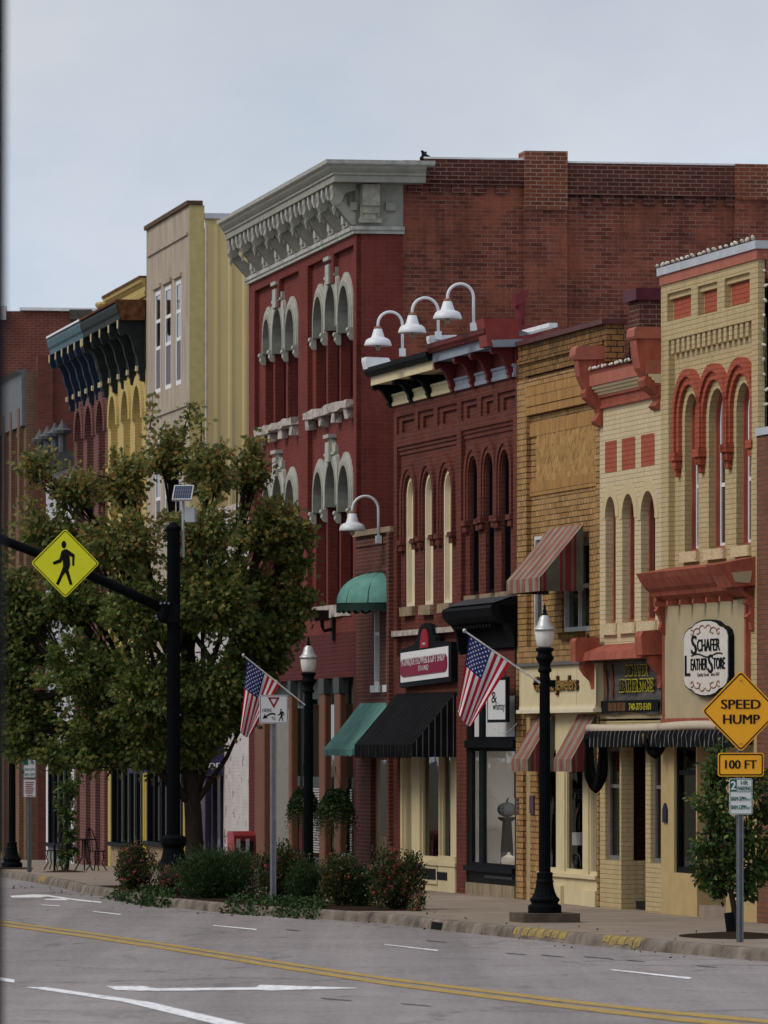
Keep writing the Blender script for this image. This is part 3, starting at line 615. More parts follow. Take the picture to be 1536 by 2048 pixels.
# ---------------------------------------------------------------- cream half of the same shop
yl, yr = X1(1199.5), xl
BB = thing('brick_building', 'cream painted brick shop half with coral consoles, three red squares and narrow arched windows', 'building', F1.w(yr, 0, 0), F1.rz)
zB1 = Z1(1205, 818) + 0.1; zBt = Z1(1177, 748) + 0.0
ops = []
for a, b, ap, bo in ((1211, 1230.5, 993, 1246), (1244.5, 1268, 985, 1241), (1282, 1309.5, 975, 1236)):
    x0, x1 = X1(a), X1(b + 1); r = (x1 - x0) / 2
    ops.append((x0, x1, Z1(1211, 1248), Z1(1220, 993) - r))
zlowB = Z1(1205, 1438)
m = MB(F1); m.wall(rect(yl, yr - 0.002, zlowB, zB1 + 0.3), [arch(*o) for o in ops], 0, 0.24); m.build('wall', pale_brick, BB)
for o in ops:
    wdw = win(BB, F1, o[0], o[1], o[2], 0, 0.125, coral, dglass, zs_=o[3], fw=0.05, ft=0.085)
    x0, x1 = o[0] + 0.05, o[1] - 0.05
    q = MB(F1); q.wall(arch(x0, x1, o[2] + 0.05, o[3]), [arch(x0 + 0.05, x1 - 0.05, o[2] + 0.1, o[3])], 0.20, 0.035)
    q.box(x0 + 0.05, x1 - 0.05, 0.202, 0.23, o[2] + 0.9, o[2] + 0.98); q.build('sash', white_p, wdw)
    q = MB(F1); q.wall(arch(x0 + 0.05, x1 - 0.05, o[2] + 0.1, o[3]), [], 0.226, 0.006); q.build('glazing', dglass, wdw)
    s = MB(F1); s.cham(o[0] - 0.10, o[1] + 0.10, -0.06, 0.1, o[2] - 0.18, o[2] - 0.002, 0.03).jitter(0.012, 6); s.build('sill', stone_tan, wdw)
    c = (o[0] + o[1]) / 2; r = (o[1] - o[0]) / 2 + 0.2
    po = [(c + r * math.cos(math.pi * k / 14), o[3] + r * math.sin(math.pi * k / 14)) for k in range(15)]
    pi_ = [(c + (r - 0.2) * math.cos(math.pi * k / 14), o[3] + (r - 0.2) * math.sin(math.pi * k / 14)) for k in range(15)]
    q = MB(F1); q.prism(po + pi_[::-1], 'y', -0.012, 0.0); q.build('arch_ring', mat('cream_flat', (0.56, 0.45, 0.265), 0.8, var=0.1, bump=0.5), wdw)
for a, b, t, bo in ((1210.8, 1233.5, 889, 947), (1244.2, 1270.6, 875, 933), (1282.7, 1309.3, 867, 922)):
    z0, z1 = Z1(1222, 944), Z1(1222, 886.5)
    q = MB(F1); q.box(X1(a), X1(b), -0.006, -0.001, z0, z1)
    for i in range(12):
        u = X1(a) + (X1(b) - X1(a)) * i / 12; q.box(u, u + 0.05, -0.006, -0.001, z1, z1 + 0.035)
    q.build('painted_square', coral_brick, BB)
m = MB(F1)
cz = Z1(1205, 818)
m.strip([(0, cz), (0.05, cz), (0.055, cz + 0.03), (0.03, cz + 0.05), (0.04, cz + 0.15), (0.08, cz + 0.17), (0.08, cz + 0.21), (0, cz + 0.21)], yl, yr - 0.003, 0); cor = m.build('cornice', coral, BB)
m = MB(F1); m.strip([(0, cz + 0.212), (0.09, cz + 0.212), (0.10, cz + 0.25), (0.14, cz + 0.26), (0.15, cz + 0.30), (0.19, cz + 0.31), (0.2, cz + 0.35), (0, cz + 0.35)], yl, yr - 0.003); m.build('moulding', cream, cor)
m = MB(F1); m.strip([(0, cz + 0.352), (0.23, cz + 0.352), (0.23, cz + 0.53), (0.25, cz + 0.56), (-0.3, cz + 0.58)], yl, yr - 0.003); m.build('gutter', coral_pale, cor)
xk = yl + 0.22
def con(x, pts, wdt):
    o = scroll(x, pts, wdt, BB, coral, 'console'); return o
con(xk, [(1203.7, 852), (1196, 850), (1190, 842), (1199, 826), (1196, 818), (1172, 795), (1169, 786), (1172, 778), (1160, 752), (1157, 722), (1157, 718), (1232, 718), (1240, 760), (1225, 800), (1206, 830)], 0.3)
m = MB(F1); m.prism(side(F1, xk + 0.03, [(1152, 715), (1150, 710), (1152, 696), (1158, 691), (1229, 691), (1235, 718), (1155, 719)]), 'x', xk - 0.36, xk + 0.03); m.build('console_cap', coral_pale, BB)
xk2 = yr - 0.03
con(xk2, [(1324, 820), (1316, 818), (1310, 811), (1319, 800), (1314, 790), (1292, 772), (1288, 760), (1292, 752), (1281, 735), (1276, 712), (1273, 678), (1334, 678), (1330, 800)], 0.42)
m = MB(F1); m.prism(side(F1, xk2 + 0.02, [(1268, 672), (1269, 658), (1274, 653), (1330, 654), (1330, 677), (1271, 677)]), 'x', xk2 - 0.46, xk2 + 0.02); m.build('console_cap', coral_pale, BB)
shell(BB, F1, yl, yr - 0.26, -0.1, zB1 + 0.35, 0.24, 13, maroon_brick, roofwhite)
# low parapet wall behind the cornice, maroon brick with a metal cap
m = MB(F1); m.box(yl, yr - 0.3, 0.9, 1.15, zB1, Z1(1250, 690, 0.9)); m.build('back_parapet', maroon_brick, BB)
m = MB(F1); m.box(yl - 0.02, yr - 0.3, 0.86, 1.2, Z1(1250, 690, 0.9), Z1(1250, 683, 0.9)); m.build('parapet_cap', roofwhite, BB)
# coral hood over the banner
xh = yl + 0.02
pr = side(F1, xh, [(1199, 1290), (1160, 1306), (1157, 1322), (1199, 1322)])
m = MB(F1); m.prism(pr, 'x', xh, X1(1326)); hb = m.build('hood_cornice', coral, BB)
m = MB(F1); m.prism(side(F1, xh + 0.3, [(1199, 1274), (1154, 1276), (1151, 1282), (1151, 1324), (1199, 1322)]), 'x', xh - 0.05, xh + 0.3); m.build('end_block', coral, hb)
xq = X1(1331)
m = MB(F1); m.prism(side(F1, xq, [(1331, 1258), (1286, 1262), (1282, 1272), (1284, 1310), (1331, 1309)]), 'x', xq - 0.4, xq); m.build('end_block', coral, hb)
scroll(xh + 0.26, [(1203, 1323), (1164, 1324), (1164, 1338), (1172, 1350), (1184, 1362), (1188, 1376), (1190, 1386), (1203, 1392)], 0.2, BB, coral)
scroll(xq - 0.03, [(1331, 1310), (1297, 1312), (1300, 1326), (1310, 1338), (1320, 1350), (1322, 1366), (1320, 1376), (1331, 1380)], 0.2, BB, coral)
# ---------------------------------------------------------------- shop front shared by both halves
sx = X1; zt = zlow - 0.001
z_sill = Z1(1212, 1719); z_head = Z1(1212, 1494); gz = -0.2
m = MB(F1)
H = [rect(sx(1210.5), sx(1239), z_sill, z_head), rect(sx(1242.5), sx(1291), gz + 0.01, z_head + 0.05), rect(sx(1301), sx(1325), z_sill, z_head)]
m.wall(rect(yl, yr, gz, min(zlow, zlowB) - 0.002), H, 0, 0.2); m.build('wall', tan_brick, BB)
m = MB(F1)
zb_s, zb_h = Z1(1349, 1745), Z1(1349, 1490)
H2 = [rect(sx(1348), sx(1392), zb_s, zb_h), rect(sx(1394), sx(1452), gz + 0.01, zb_h + 0.03)]
m.wall(rect(yr, xr, gz, min(zlow, zlowB) - 0.002), H2, 0, 0.2); m.build('base_wall', mat('tan_smooth_paint', (0.45, 0.335, 0.165), 0.75, var=0.12, sc=3), BA)
frm = mat('grey_window_frame', (0.16, 0.15, 0.14), 0.5)
clear = glass('shop_glass', clear=0.9, ior=1.3)
for k, h in enumerate((H[0], H[2])):
    win(BB, F1, h[0][0], h[1][0], h[0][1], h[2][1], 0.06, frm, clear, fw=0.07, ft=0.05, rails=(h[2][1] - 0.62,), name='shop_window')
wb = win(BA, F1, H2[0][0][0], H2[0][1][0], zb_s, zb_h, 0.04, black, clear, fw=0.09, ft=0.06, rails=(zb_h - 0.42,), mull=(sx(1392),), name='shop_window')
def recess(bld, fr, xf0, xn0, depth, z0, z1, ms, wall_m, glass_m, step=0.0):
    """deep shop doorway: far jamb with a side light, back wall with a door"""
    j = MB(fr); j.box(xf0 - 0.12, xf0, 0.2, depth, z0, ms); j.box(xf0 - 0.12, xf0, 0.2, depth, z1, z1 + 0.6)
    j.box(xf0 - 0.12, xf0, depth - 0.12, depth, ms, z1)
    j.box(xn0, xn0 + 0.12, 0.2, depth, z0, z1 + 0.6); j.build('door_recess', wall_m, bld)
    g = MB(fr); g.box(xf0 - 0.06, xf0 - 0.04, 0.2, depth - 0.12, ms, z1); g.build('side_light', glass_m, bld)
    d = MB(fr); d.box(xf0, xn0, depth, depth + 0.06, z0, z1 + 0.6); d.build('door', mat('dark_door', (0.03, 0.022, 0.018), 0.5), bld)
    if step: 
        s = MB(fr); s.box(xf0 + 0.002, xn0 - 0.002, 0.03, depth, z0, step); s.build('door_step', concrete, bld)
recess(BB, F1, sx(1242.5), sx(1291), 1.6, gz, z_head + 0.05, z_sill, tan_brick, clear)
recess(BA, F1, sx(1394), sx(1452), 1.4, gz, zb_h + 0.03, zb_s - 0.3, tan_brick, clear, step=0.17)
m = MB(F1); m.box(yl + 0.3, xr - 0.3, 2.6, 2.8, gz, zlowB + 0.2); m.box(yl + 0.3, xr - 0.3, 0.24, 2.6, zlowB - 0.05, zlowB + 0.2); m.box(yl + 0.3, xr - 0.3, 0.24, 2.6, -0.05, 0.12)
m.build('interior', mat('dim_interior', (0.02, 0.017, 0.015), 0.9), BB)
# neighbour at the near edge: plain brown brick wall
nb = thing('brick_building', 'plain brown brick building at the right edge with a thin grey stone cap', 'building', F1.w(xr + 6, 0, 0), F1.rz)
zn = Z1(1520, 872)
brown_brick = brick('brown_brick', (0.20, 0.085, 0.05), (0.16, 0.066, 0.04), (0.12, 0.075, 0.055), bump=0.7)
m = MB(F1); m.wall(rect(xr + 0.003, xr + 6, gz, zn), [], -0.02, 0.25); m.build('wall', brown_brick, nb)
m = MB(F1); m.box(xr + 0.003, xr + 6, -0.05, 0.3, zn + 0.001, zn + 0.11); m.build('coping', galv, nb)
m = MB(F1); m.box(xr + 0.003, xr + 6, 0.24, 10, gz, zn - 0.4); m.build('side_wall', brown_brick, nb)
# ---------------------------------------------------------------- golden brick jewellery shop
cl, cr = X1(1034), yl - 0.003
BC = thing('brick_building', 'golden yellow brick shop with soot streaked parapet and a herringbone panel', 'building', F1.w(cr, 0, 0), F1.rz)
zct = Z1(1050.5, 690); zc2 = Z1(1053, 760)
fl = X1(1053); fr_ = X1(1191)
zlowC = Z1(1040, 1330)
z_w0, z_w1 = Z1(1059, 1270), Z1(1059, 1072)
wa = [rect(X1(1058), X1(1075), z_w0, z_w1), rect(X1(1114), X1(1169), Z1(1115, 1265), Z1(1115, 1085))]
hp = rect(X1(1064), X1(1188), Z1(1064, 965), Z1(1064, 872))
m = MB(F1); m.wall(rect(cl, cr, zlowC, zc2), [rect(fl, fr_, zlowC + 0.3, zc2 - 0.12)], 0.0, 0.08)
m.wall(rect(fl - 0.05, fr_ + 0.05, zlowC + 0.25, zc2 - 0.1), wa, 0.08, 0.18); m.build('wall', gold_brick, BC)
zt0 = zc2
m = MB(F1); m.wall(rect(cl, X1(1210), zt0 + 0.001, zct), [], 0.02, 0.3, True); m.box(fl, fr_ + 0.4, -0.03, 0.02, zt0 + 0.05, zt0 + 0.16); m.box(cl + 0.05, fr_ + 0.5, -0.015, 0.02, zt0 + 0.28, zt0 + 0.36)
m.build('parapet', gold_brick_dirty, BC)
m = MB(F1); m.box(fl, fr_, -0.02, 0.06, zc2 - 0.46, zc2 - 0.135); m.box(fl, fr_, -0.005, 0.06, zc2 - 0.6, zc2 - 0.47); m.build('soldier_course', gold_soldier, BC)
m = MB(F1); m.box(fl, fr_, 0.055, 0.08, hp[2][1] + 0.0, hp[2][1] + 0.22); m.box(fl, fr_, 0.055, 0.08, hp[0][1] - 0.22, hp[0][1]); m.build('soldier_course', gold_soldier, BC)
m = MB(F1)
for i in range(34):                                   # herringbone: short bricks laid in zigzag
    for k in range(8):
        u = hp[0][0] + (hp[1][0] - hp[0][0]) * i / 34; v = hp[0][1] + (hp[2][1] - hp[0][1]) * k / 8
        du = (hp[1][0] - hp[0][0]) / 34; dv = (hp[2][1] - hp[0][1]) / 8; s = du * 0.8 if k % 2 else -du * 0.8
        a = (u + (du * 0.8 if k % 2 == 0 else 0)); e = random.uniform(0.058, 0.066)
        m.prism([(a, v), (a + du * 0.93, v), (a + du * 0.93 + s, v + dv), (a + s, v + dv)], 'y', e, 0.08)
m.build('herringbone_panel', mat('golden_header', (0.42, 0.24, 0.085), 0.85, var=0.4, sc=5, bump=0.6, col2=(0.52, 0.31, 0.12)), BC)
m = MB(F1); m.box(cl + 0.1, X1(1210) + 0.03, -0.06, 0.36, zct + 0.001, zct + 0.08); m.build('coping', flash_red, BC)
shell(BC, F1, cl, cr - 0.0, gz, zct - 0.9, 0.3, 14, gold_brick_dirty, roofwhite)
wf = mat('white_window_frame', (0.55, 0.55, 0.53), 0.5)
h = wa[0]; win(BC, F1, h[0][0], h[1][0], h[0][1], h[2][1], 0.09, wf, dglass, fw=0.07, ft=0.06, rails=((h[0][1] + h[2][1]) / 2,))
h = wa[1]; win(BC, F1, h[0][0], h[1][0], h[0][1], h[2][1], 0.12, wf, dglass, fw=0.08, ft=0.08, rails=((h[0][1] + h[2][1]) / 2,), mull=((h[0][0] + h[1][0]) / 2,), sill=(gold_soldier, -0.02, 0.12, 0.02))
# shop front
zC = Z1(1042, 1428)
boxes(F1, [(cl, X1(1048), -0.02, 0.2, gz, zlowC - 0.002), (X1(1062.5), X1(1079), -0.02, 0.2, gz, zC), (X1(1196), cr, -0.02, 0.2, gz, zlowC - 0.002)], 'pier', gold_brick, BC)
m = MB(F1); m.box(X1(1048) + 0.002, X1(1196) - 0.002, -0.02, 0.26, zC, zlowC + 0.0); m.build('lintel', cream, BC)
m = MB(F1); m.box(X1(1048) + 0.002, X1(1062.5) - 0.002, 0.04, 0.12, gz, zC - 0.001); m.build('door', mat('tan_door', (0.40, 0.30, 0.16), 0.6), BC)
zcs = Z1(1130, 1743); zch = Z1(1130, 1500)
m = MB(F1); a, b = X1(1079) + 0.002, X1(1196) - 0.002
CH_ = [rect(a + 0.1, X1(1112), zcs, zch), rect(X1(1128.5), X1(1165), zcs, zch), rect(X1(1176), X1(1196) - 0.06, zcs - 0.02, zch)]
m.wall(rect(a, b, gz, zC - 0.001), CH_, 0, 0.12)
m.box(a, b, -0.05, 0, zcs - 0.09, zcs - 0.03); m.box(X1(1112), X1(1128), -0.06, 0, gz, 0.28); m.box(X1(1165), X1(1196) - 0.01, -0.05, 0, gz, 0.24); m.build('shop_front', cream, BC)
for h in CH_: win(BC, F1, h[0][0], h[1][0], h[0][1], h[2][1], 0.03, cream, clear, fw=0.05, ft=0.05, name='shop_window')
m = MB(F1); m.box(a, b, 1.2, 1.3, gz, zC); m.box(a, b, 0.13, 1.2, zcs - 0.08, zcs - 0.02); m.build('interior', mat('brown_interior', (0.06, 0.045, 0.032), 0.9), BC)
# ---------------------------------------------------------------- oxblood brick double shop (flower shop + next door)
dl, dr = X1(787.5), cl - 0.003
BD = thing('brick_building', 'dark oxblood brick double shop with cream and slate painted bracketed eaves', 'building', F1.w(dr, 0, 0), F1.rz)
zdt = Z1(788, 813); dm = X1(913)                      # top of brickwork, middle pier
lx0, lx1 = X1(793.5), X1(913); rx0, rx1 = X1(922), X1(1033) - 0.25
zLf, zRf = Z1(793.5, 895), Z1(922, 862)
zsl = Z1(819, 1214, 0.1)                              # window sills
zdlow = Z1(790, 1395); gzD = -0.3
ops = []
for a, b, ap in ((819.5, 838, 953), (857, 875, 943), (894.5, 913, 931)):
    ops.append((X1(a, 0.16), X1(b, 0.16), ap, 829))
opr = []
for a, b in ((949, 966.5), (980.5, 997.5), (1012, 1030.5)): opr.append((X1(a, 0.16), X1(b, 0.16)))
zaL = Z1(831, 953, 0.16); zaR = Z1(957, 915, 0.16); zsr = Z1(949, 1191, 0.16)
oL = [(a, b, zsl, zaL - (b - a) / 2) for a, b, _, _ in ops]; oR = [(a, b, zsr, zaR - (b - a) / 2) for a, b in opr]
m = MB(F1)
pan = []
zp1, zp0 = Z1(793.4, 834), Z1(793.4, 870)
for a, b in ((793.4, 828.5), (835.5, 867), (874.5, 913.7), (922.2, 953.5), (961.5, 986.5), (995, 1031)):
    pan.append(rect(X1(a), X1(b), zp0, zp1))
m.wall(rect(dl, dr, zdlow, zdt), [rect(lx0, lx1, zsl - 0.9, zLf), rect(rx0, rx1, zsr - 0.25, zRf)] + pan, 0, 0.08)
for p in pan:
    m.wall(rect(p[0][0], p[1][0], p[0][1], p[2][1]), [rect(p[0][0] + 0.28, p[1][0] - 0.06, p[0][1] + 0.0 + 0.02, p[2][1] - 0.09)], 0.04, 0.05)
    m.wall(rect(p[0][0], p[1][0], p[0][1], p[2][1]), [], 0.09, 0.02)
for x0, x1, z0, z1 in ((lx0, lx1, zsl - 0.9, zLf), (rx0, rx1, zsr - 0.25, zRf)):
    for k, (dz, y) in enumerate(((0.07, 0.03), (0.15, 0.055))):
        m.wall([(x0, z1), (x0, z1 - dz - 0.0), (x1, z1 - dz), (x1, z1)], [], y, 0.12 - y)
m.wall(rect(lx0 - 0.05, lx1 + 0.05, zsl - 0.95, zLf + 0.03), [arch(*o) for o in oL], 0.08, 0.16)
m.wall(rect(rx0 - 0.05, rx1 + 0.03, zsr - 0.3, zRf + 0.03), [arch(*o) for o in oR], 0.08, 0.16)
m.build('wall', d_brick, BD)
for grp, fmn, inner in ((oL, cream_pale, cream_pale), (oR, black, bglass)):
    for o in grp:
        wd = win(BD, F1, o[0], o[1], o[2], 0, 0.10 if grp is oL else 0.14, fmn, inner, zs_=o[3], fw=0.07, ft=0.10, rails=((o[2] + o[3]) / 2 + 0.25,))
        c = (o[0] + o[1]) / 2; r = (o[1] - o[0]) / 2
        q = MB(F1)
        for (ra, rb, y) in ((r + 0.03, r + 0.13, 0.045), (r + 0.132, r + 0.27, 0.02)):
            po = [(c + rb * math.cos(math.pi * k / 14), o[3] + rb * math.sin(math.pi * k / 14)) for k in range(15)]
            pi_ = [(c + ra * math.cos(math.pi * k / 14), o[3] + ra * math.sin(math.pi * k / 14)) for k in range(15)]
            zl = o[3] - 0.75
            q.prism([(c + rb, zl)] + po + [(c - rb, zl), (c - ra, zl)] + pi_[::-1] + [(c + ra, zl)], 'y', y, 0.082)
        for sx_ in (-1, 1):
            cx_ = c + sx_ * (r + 0.17)
            q.box(cx_ - 0.17, cx_ + 0.17, -0.02, 0.08, zl - 0.09, zl - 0.001); q.box(cx_ - 0.14, cx_ + 0.14, 0.01, 0.08, zl - 0.2, zl - 0.09)
        q.build('hood_mould', d_brick, wd)
        s = MB(F1); s.cham(o[0] - 0.06, o[1] + 0.06, -0.03, 0.12, o[2] - 0.17, o[2] - 0.002, 0.04).jitter(0.015, 6); s.build('sill', stone, wd)
m = MB(F1); zbl = Z1(792, 1262); m.cham(dl, dm - 0.1, -0.05, 0.02, zbl - 0.1, zbl, 0.02).jitter(0.01, 5); m.build('belt_course', stone_grey, BD)
shell(BD, F1, dl, dr, gzD, zdt + 0.4, 0.24, 14, d_brick, roofwhite)
# eaves: frieze, brackets, soffit, fascia and gutter in two paint schemes
zft = Z1(788, 772); 
def eaves(x0, x1, zf, fr_m, gut_m, fas_m, br_m, brx, zsoff, gap_m, rnd):
    q = MB(F1); q.strip([(0, zf + 0.001), (0.05, zf + 0.001), (0.05, zf + 0.06), (0.03, zf + 0.08), (0.035, zf + 0.16), (0.06, zf + 0.18), (0.06, zf + 0.22), (0.0, zf + 0.22)], x0, x1); fz = q.build('frieze', fr_m, BD)
    q = MB(F1); q.box(x0, x1, -0.02, 0.2, zf + 0.221, zsoff); q.build('frieze_panel', gap_m, fz)
    q = MB(F1); q.box(x0, x1, -0.40, 0.3, zsoff, zsoff + 0.04); q.box(x0, x1, -0.43, -0.40, zsoff - 0.02, zsoff + 0.14); q.build('soffit', fas_m, BD)
    q = MB(F1); q.strip([(0.43, zsoff + 0.141), (0.50, zsoff + 0.141), (0.52, zsoff + 0.18), (0.55, zsoff + 0.22), (0.56, zsoff + 0.29), (0.43, zsoff + 0.29)], x0 - (0.04 if rnd else 0), x1); g = q.build('gutter', gut_m, BD)
    q = MB(F1); q.add([(x0, -0.56, zsoff + 0.295), (x1, -0.56, zsoff + 0.295), (x1, -0.3, zsoff + 0.36), (x0, -0.3, zsoff + 0.36), (x0, 0.25, zsoff + 0.22), (x1, 0.25, zsoff + 0.22)], [(0, 1, 2, 3), (3, 2, 5, 4)]); q.build('eaves_roof', galv, g)
    for px in brx:
        u = X1(px); q = MB(F1); q.prism(bracket(0.38, zsoff - zf + 0.02, zsoff - 0.002, -0.03), 'x', u - 0.16, u); q.build('bracket', br_m, BD)
zs1 = zft + 0.02
eaves(dl, dm, zdt, cream, black, cream, black, (789, 831, 867), zs1, bglass, True)
eaves(dm + 0.003, dr - 0.05, zdt, slate, burgundy, slate, burgundy, (914, 954.5, 988, 1030), zs1 + 0.12, burgundy, False)
# white roofing caps at the ends of each gutter length, red box end by the golden building
m = MB(F1); m.prism(side(F1, dl + 0.3, [(776, 716), (731, 714), (731, 722), (735, 738), (790, 738)]), 'x', dl - 0.05, dl + 0.35); m.build('gutter_end', roofwhite, BD)
m = MB(F1); m.prism(side(F1, dm + 0.3, [(912, 670), (860, 671), (860, 678), (866, 700), (912, 700)]), 'x', dm + 0.01, dm + 0.35); m.build('gutter_end', roofwhite, BD)
ex_ = dr - 0.06
zz = Z1(1030, 640)
m = MB(F1); m.prism(side(F1, ex_ + 0.03, [(1037, 636), (967, 637), (969, 650), (972, 664), (975, 692), (1040, 692)]), 'x', ex_ - 0.55, ex_ + 0.03); m.build('end_block', mat('dull_red_paint', (0.22, 0.045, 0.04), 0.6, var=0.2), BD)
m = MB(F1); m.prism(side(F1, ex_ + 0.05, [(1047, 678), (983, 680), (988, 694), (1047, 693)]), 'x', ex_ - 0.5, ex_ + 0.05); m.build('end_trim', slate, BD)
m = MB(F1); m.box(X1(1044, 0.9), X1(1098, 0.9), 0.9, 1.05, Z1(1060, 664, 0.9), Z1(1060, 656, 0.9)); m.build('roof_flashing', roofwhite, BD)
# flower shop front
zF = zdlow + 0.0
boxes(F1, [(dl, X1(800.5), 0, 0.2, gzD, zF - 0.002), (X1(916), X1(936), -0.03, 0.2, gzD, zF - 0.002)], 'pier', d_brick, BD)
m = MB(F1); a, b = X1(800.5) + 0.002, X1(916) - 0.002; zfs = Z1(880, 1721); zft_ = Z1(880, 1480)
h1, h2, h3 = rect(X1(804), X1(823), zfs, zft_), rect(X1(839), X1(877), zfs, zft_), rect(X1(879), X1(901), zfs, zft_)
m.wall(rect(a, b, gzD, zF - 0.003), [h1, h2, h3], 0, 0.12); m.box(a, b, -0.06, 0, zfs - 0.09, zfs - 0.02)
m.box(X1(841), X1(877), -0.03, 0, 0.1, 0.5); m.box(X1(880), X1(914), -0.04, 0, gzD, 0.62); m.build('shop_front', cream, BD)
for h in (h1, h2, h3): win(BD, F1, h[0][0], h[1][0], h[0][1], h[2][1], 0.05, cream, clear, fw=0.06, ft=0.05, name='shop_window')
for k, (pa, pb, za, zb) in enumerate(((847, 875, 1738, 1760), (879, 899, 1745, 1761))): MB(F1).box(X1(pa), X1(pb), -0.05 if k else -0.036, -0.02, Z1(pb, zb), Z1(pb, za)).build('vent_grille', black, BD)
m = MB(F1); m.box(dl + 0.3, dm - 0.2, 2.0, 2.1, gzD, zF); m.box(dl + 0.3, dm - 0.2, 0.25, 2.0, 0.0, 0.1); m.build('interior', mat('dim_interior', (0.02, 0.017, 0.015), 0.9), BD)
# right-hand shop front, black joinery
wl, wr = X1(936) + 0.003, dr - 0.01
zw0, zw1, zt0_, zt1_ = Z1(970, 1729), Z1(970, 1499), Z1(970, 1477), Z1(970, 1300)
m = MB(F1)
W1, W2 = rect(X1(945), X1(959), zw0, zw1), rect(X1(968), X1(1030.5), zw0, zw1)
T1, T2 = rect(X1(945), X1(959), zt0_, zt1_), rect(X1(968), X1(1030.5), zt0_, zt1_)
zst = Z1(940, 1764)
m.wall(rect(wl, wr, zst, zdlow + 0.1), [W1, W2], -0.01, 0.1) if False else m.wall(rect(wl, wr, zst, Z1(970, 1290)), [W1, W2, T1, T2], -0.01, 0.06)
m.box(wl, wr, -0.07, -0.01, zw1 + 0.03, zt0_ - 0.03); m.box(wl, wr, -0.09, -0.01, zw0 - 0.12, zw0 - 0.03); m.build('shop_front', black, BD)
m = MB(F1); m.box(X1(972), X1(1027), -0.025, -0.011, zst + 0.1, zw0 - 0.18); m.build('stall_riser_panel', mat('charcoal_panel', (0.035, 0.04, 0.048), 0.5), BD)
for h in (W1, W2): win(BD, F1, h[0][0], h[1][0], h[0][1], h[2][1], 0.0, black, clear, fw=0.03, ft=0.04, name='shop_window')
for h in (T1, T2): win(BD, F1, h[0][0], h[1][0], h[0][1], h[2][1], 0.0, black, mat('white_curtain', (0.55, 0.55, 0.54), 0.9, var=0.15, sc=2, stretch=(14, 14, 0.3)), fw=0.03, ft=0.04, name='transom_window')
m = MB(F1); m.box(wl, wr, -0.05, 0.2, gzD, zst - 0.002); m.build('stone_base', mat('stained_concrete', (0.28, 0.22, 0.15), 0.9, var=0.4, sc=3, stretch=(3, 3, 0.6)), BD)
room = mat('pale_room', (0.70, 0.68, 0.65), 0.9, var=0.08)
m = MB(F1); m.box(wl, wr, 1.3, 1.4, zst, zt1_); m.box(wl - 0.0, wl + 0.1, 0.06, 1.3, zst, zt1_); m.box(wr - 0.12, wr - 0.02, 0.06, 1.3, zst, zt1_); m.box(wl + 0.1, wr - 0.12, 0.06, 1.3, zst, zw0 - 0.02); m.build('display_room', room, BD)
# display in the window
def disp(u, y): return u, y
pk = F1.x(1014, 0.5)
dsp = thing('display_pedestal', 'black draped pedestal standing in the bright shop window', 'pedestal', F1.w(pk, 0.5, zw0), F1.rz)
q = MB(F1); q.lathe((pk, 0.5, zw0 - 0.02), [(0.12, 0), (0.11, 0.3), (0.08, 0.75), (0.16, 0.8), (0.16, 0.83)], 16); q.build('pedestal', black, dsp)
pu = thing('pumpkin', 'grey pumpkin on the black pedestal in the shop window', 'pumpkin', F1.w(pk, 0.5, zw0 + 0.81), F1.rz)
q = MB(F1)
vs = []; nn, mm = 24, 9
for i in range(mm + 1):
    ph = math.pi * i / mm
    for k in range(nn):
        r = 0.17 * math.sin(ph) * (1 - 0.08 * (k % 3 == 0)) + 0.001
        vs.append((pk + r * math.cos(2 * math.pi * k / nn), 0.5 + r * math.sin(2 * math.pi * k / nn), zw0 + 0.81 + 0.13 - 0.13 * math.cos(ph)))
q.add(vs, [(i * nn + k, i * nn + (k + 1) % nn, (i + 1) * nn + (k + 1) % nn, (i + 1) * nn + k) for i in range(mm) for k in range(nn)])
q.build('rind', mat('grey_rind', (0.10, 0.11, 0.13), 0.5), pu)
q = MB(F1); q.tube([(pk, 0.5, zw0 + 1.06), (pk + 0.02, 0.5, zw0 + 1.11), (pk + 0.09, 0.5, zw0 + 1.14)], [0.02, 0.015, 0.012]); q.build('stem', black, pu)
pf = F1.x(1010, 0.8); zc_ = F1.z(1570, pf, 0.8)
q = MB(F1); q.box(pf - 0.72, pf + 0.72, 0.80, 0.84, zc_ - 0.22, zc_ + 0.22); fo = q.build('picture', black, loc=(pf, 0.82, zc_ - 0.22))
tag(fo, 'dark framed picture hanging in the bright shop window', 'picture')
q = MB(F1); q.box(pf - 0.6, pf + 0.6, 0.79, 0.80, zc_ - 0.17, zc_ + 0.17); q.build('print', mat('grey_print', (0.06, 0.06, 0.065), 0.6, var=0.9, sc=4, col2=(0.3, 0.3, 0.3)), fo)
wpk = F1.x(1013, 0.25)
q = MB(F1); q.lathe((wpk - 0.05, 0.3, zw0 - 0.02), [(0.02, 0), (0.11, 0.02), (0.14, 0.08), (0.12, 0.15), (0.04, 0.19), (0.02, 0.24)], 14); tag(q.build('pumpkin', mat('white_rind', (0.5, 0.47, 0.4), 0.6)), 'small cream pumpkin on the window ledge', 'pumpkin')
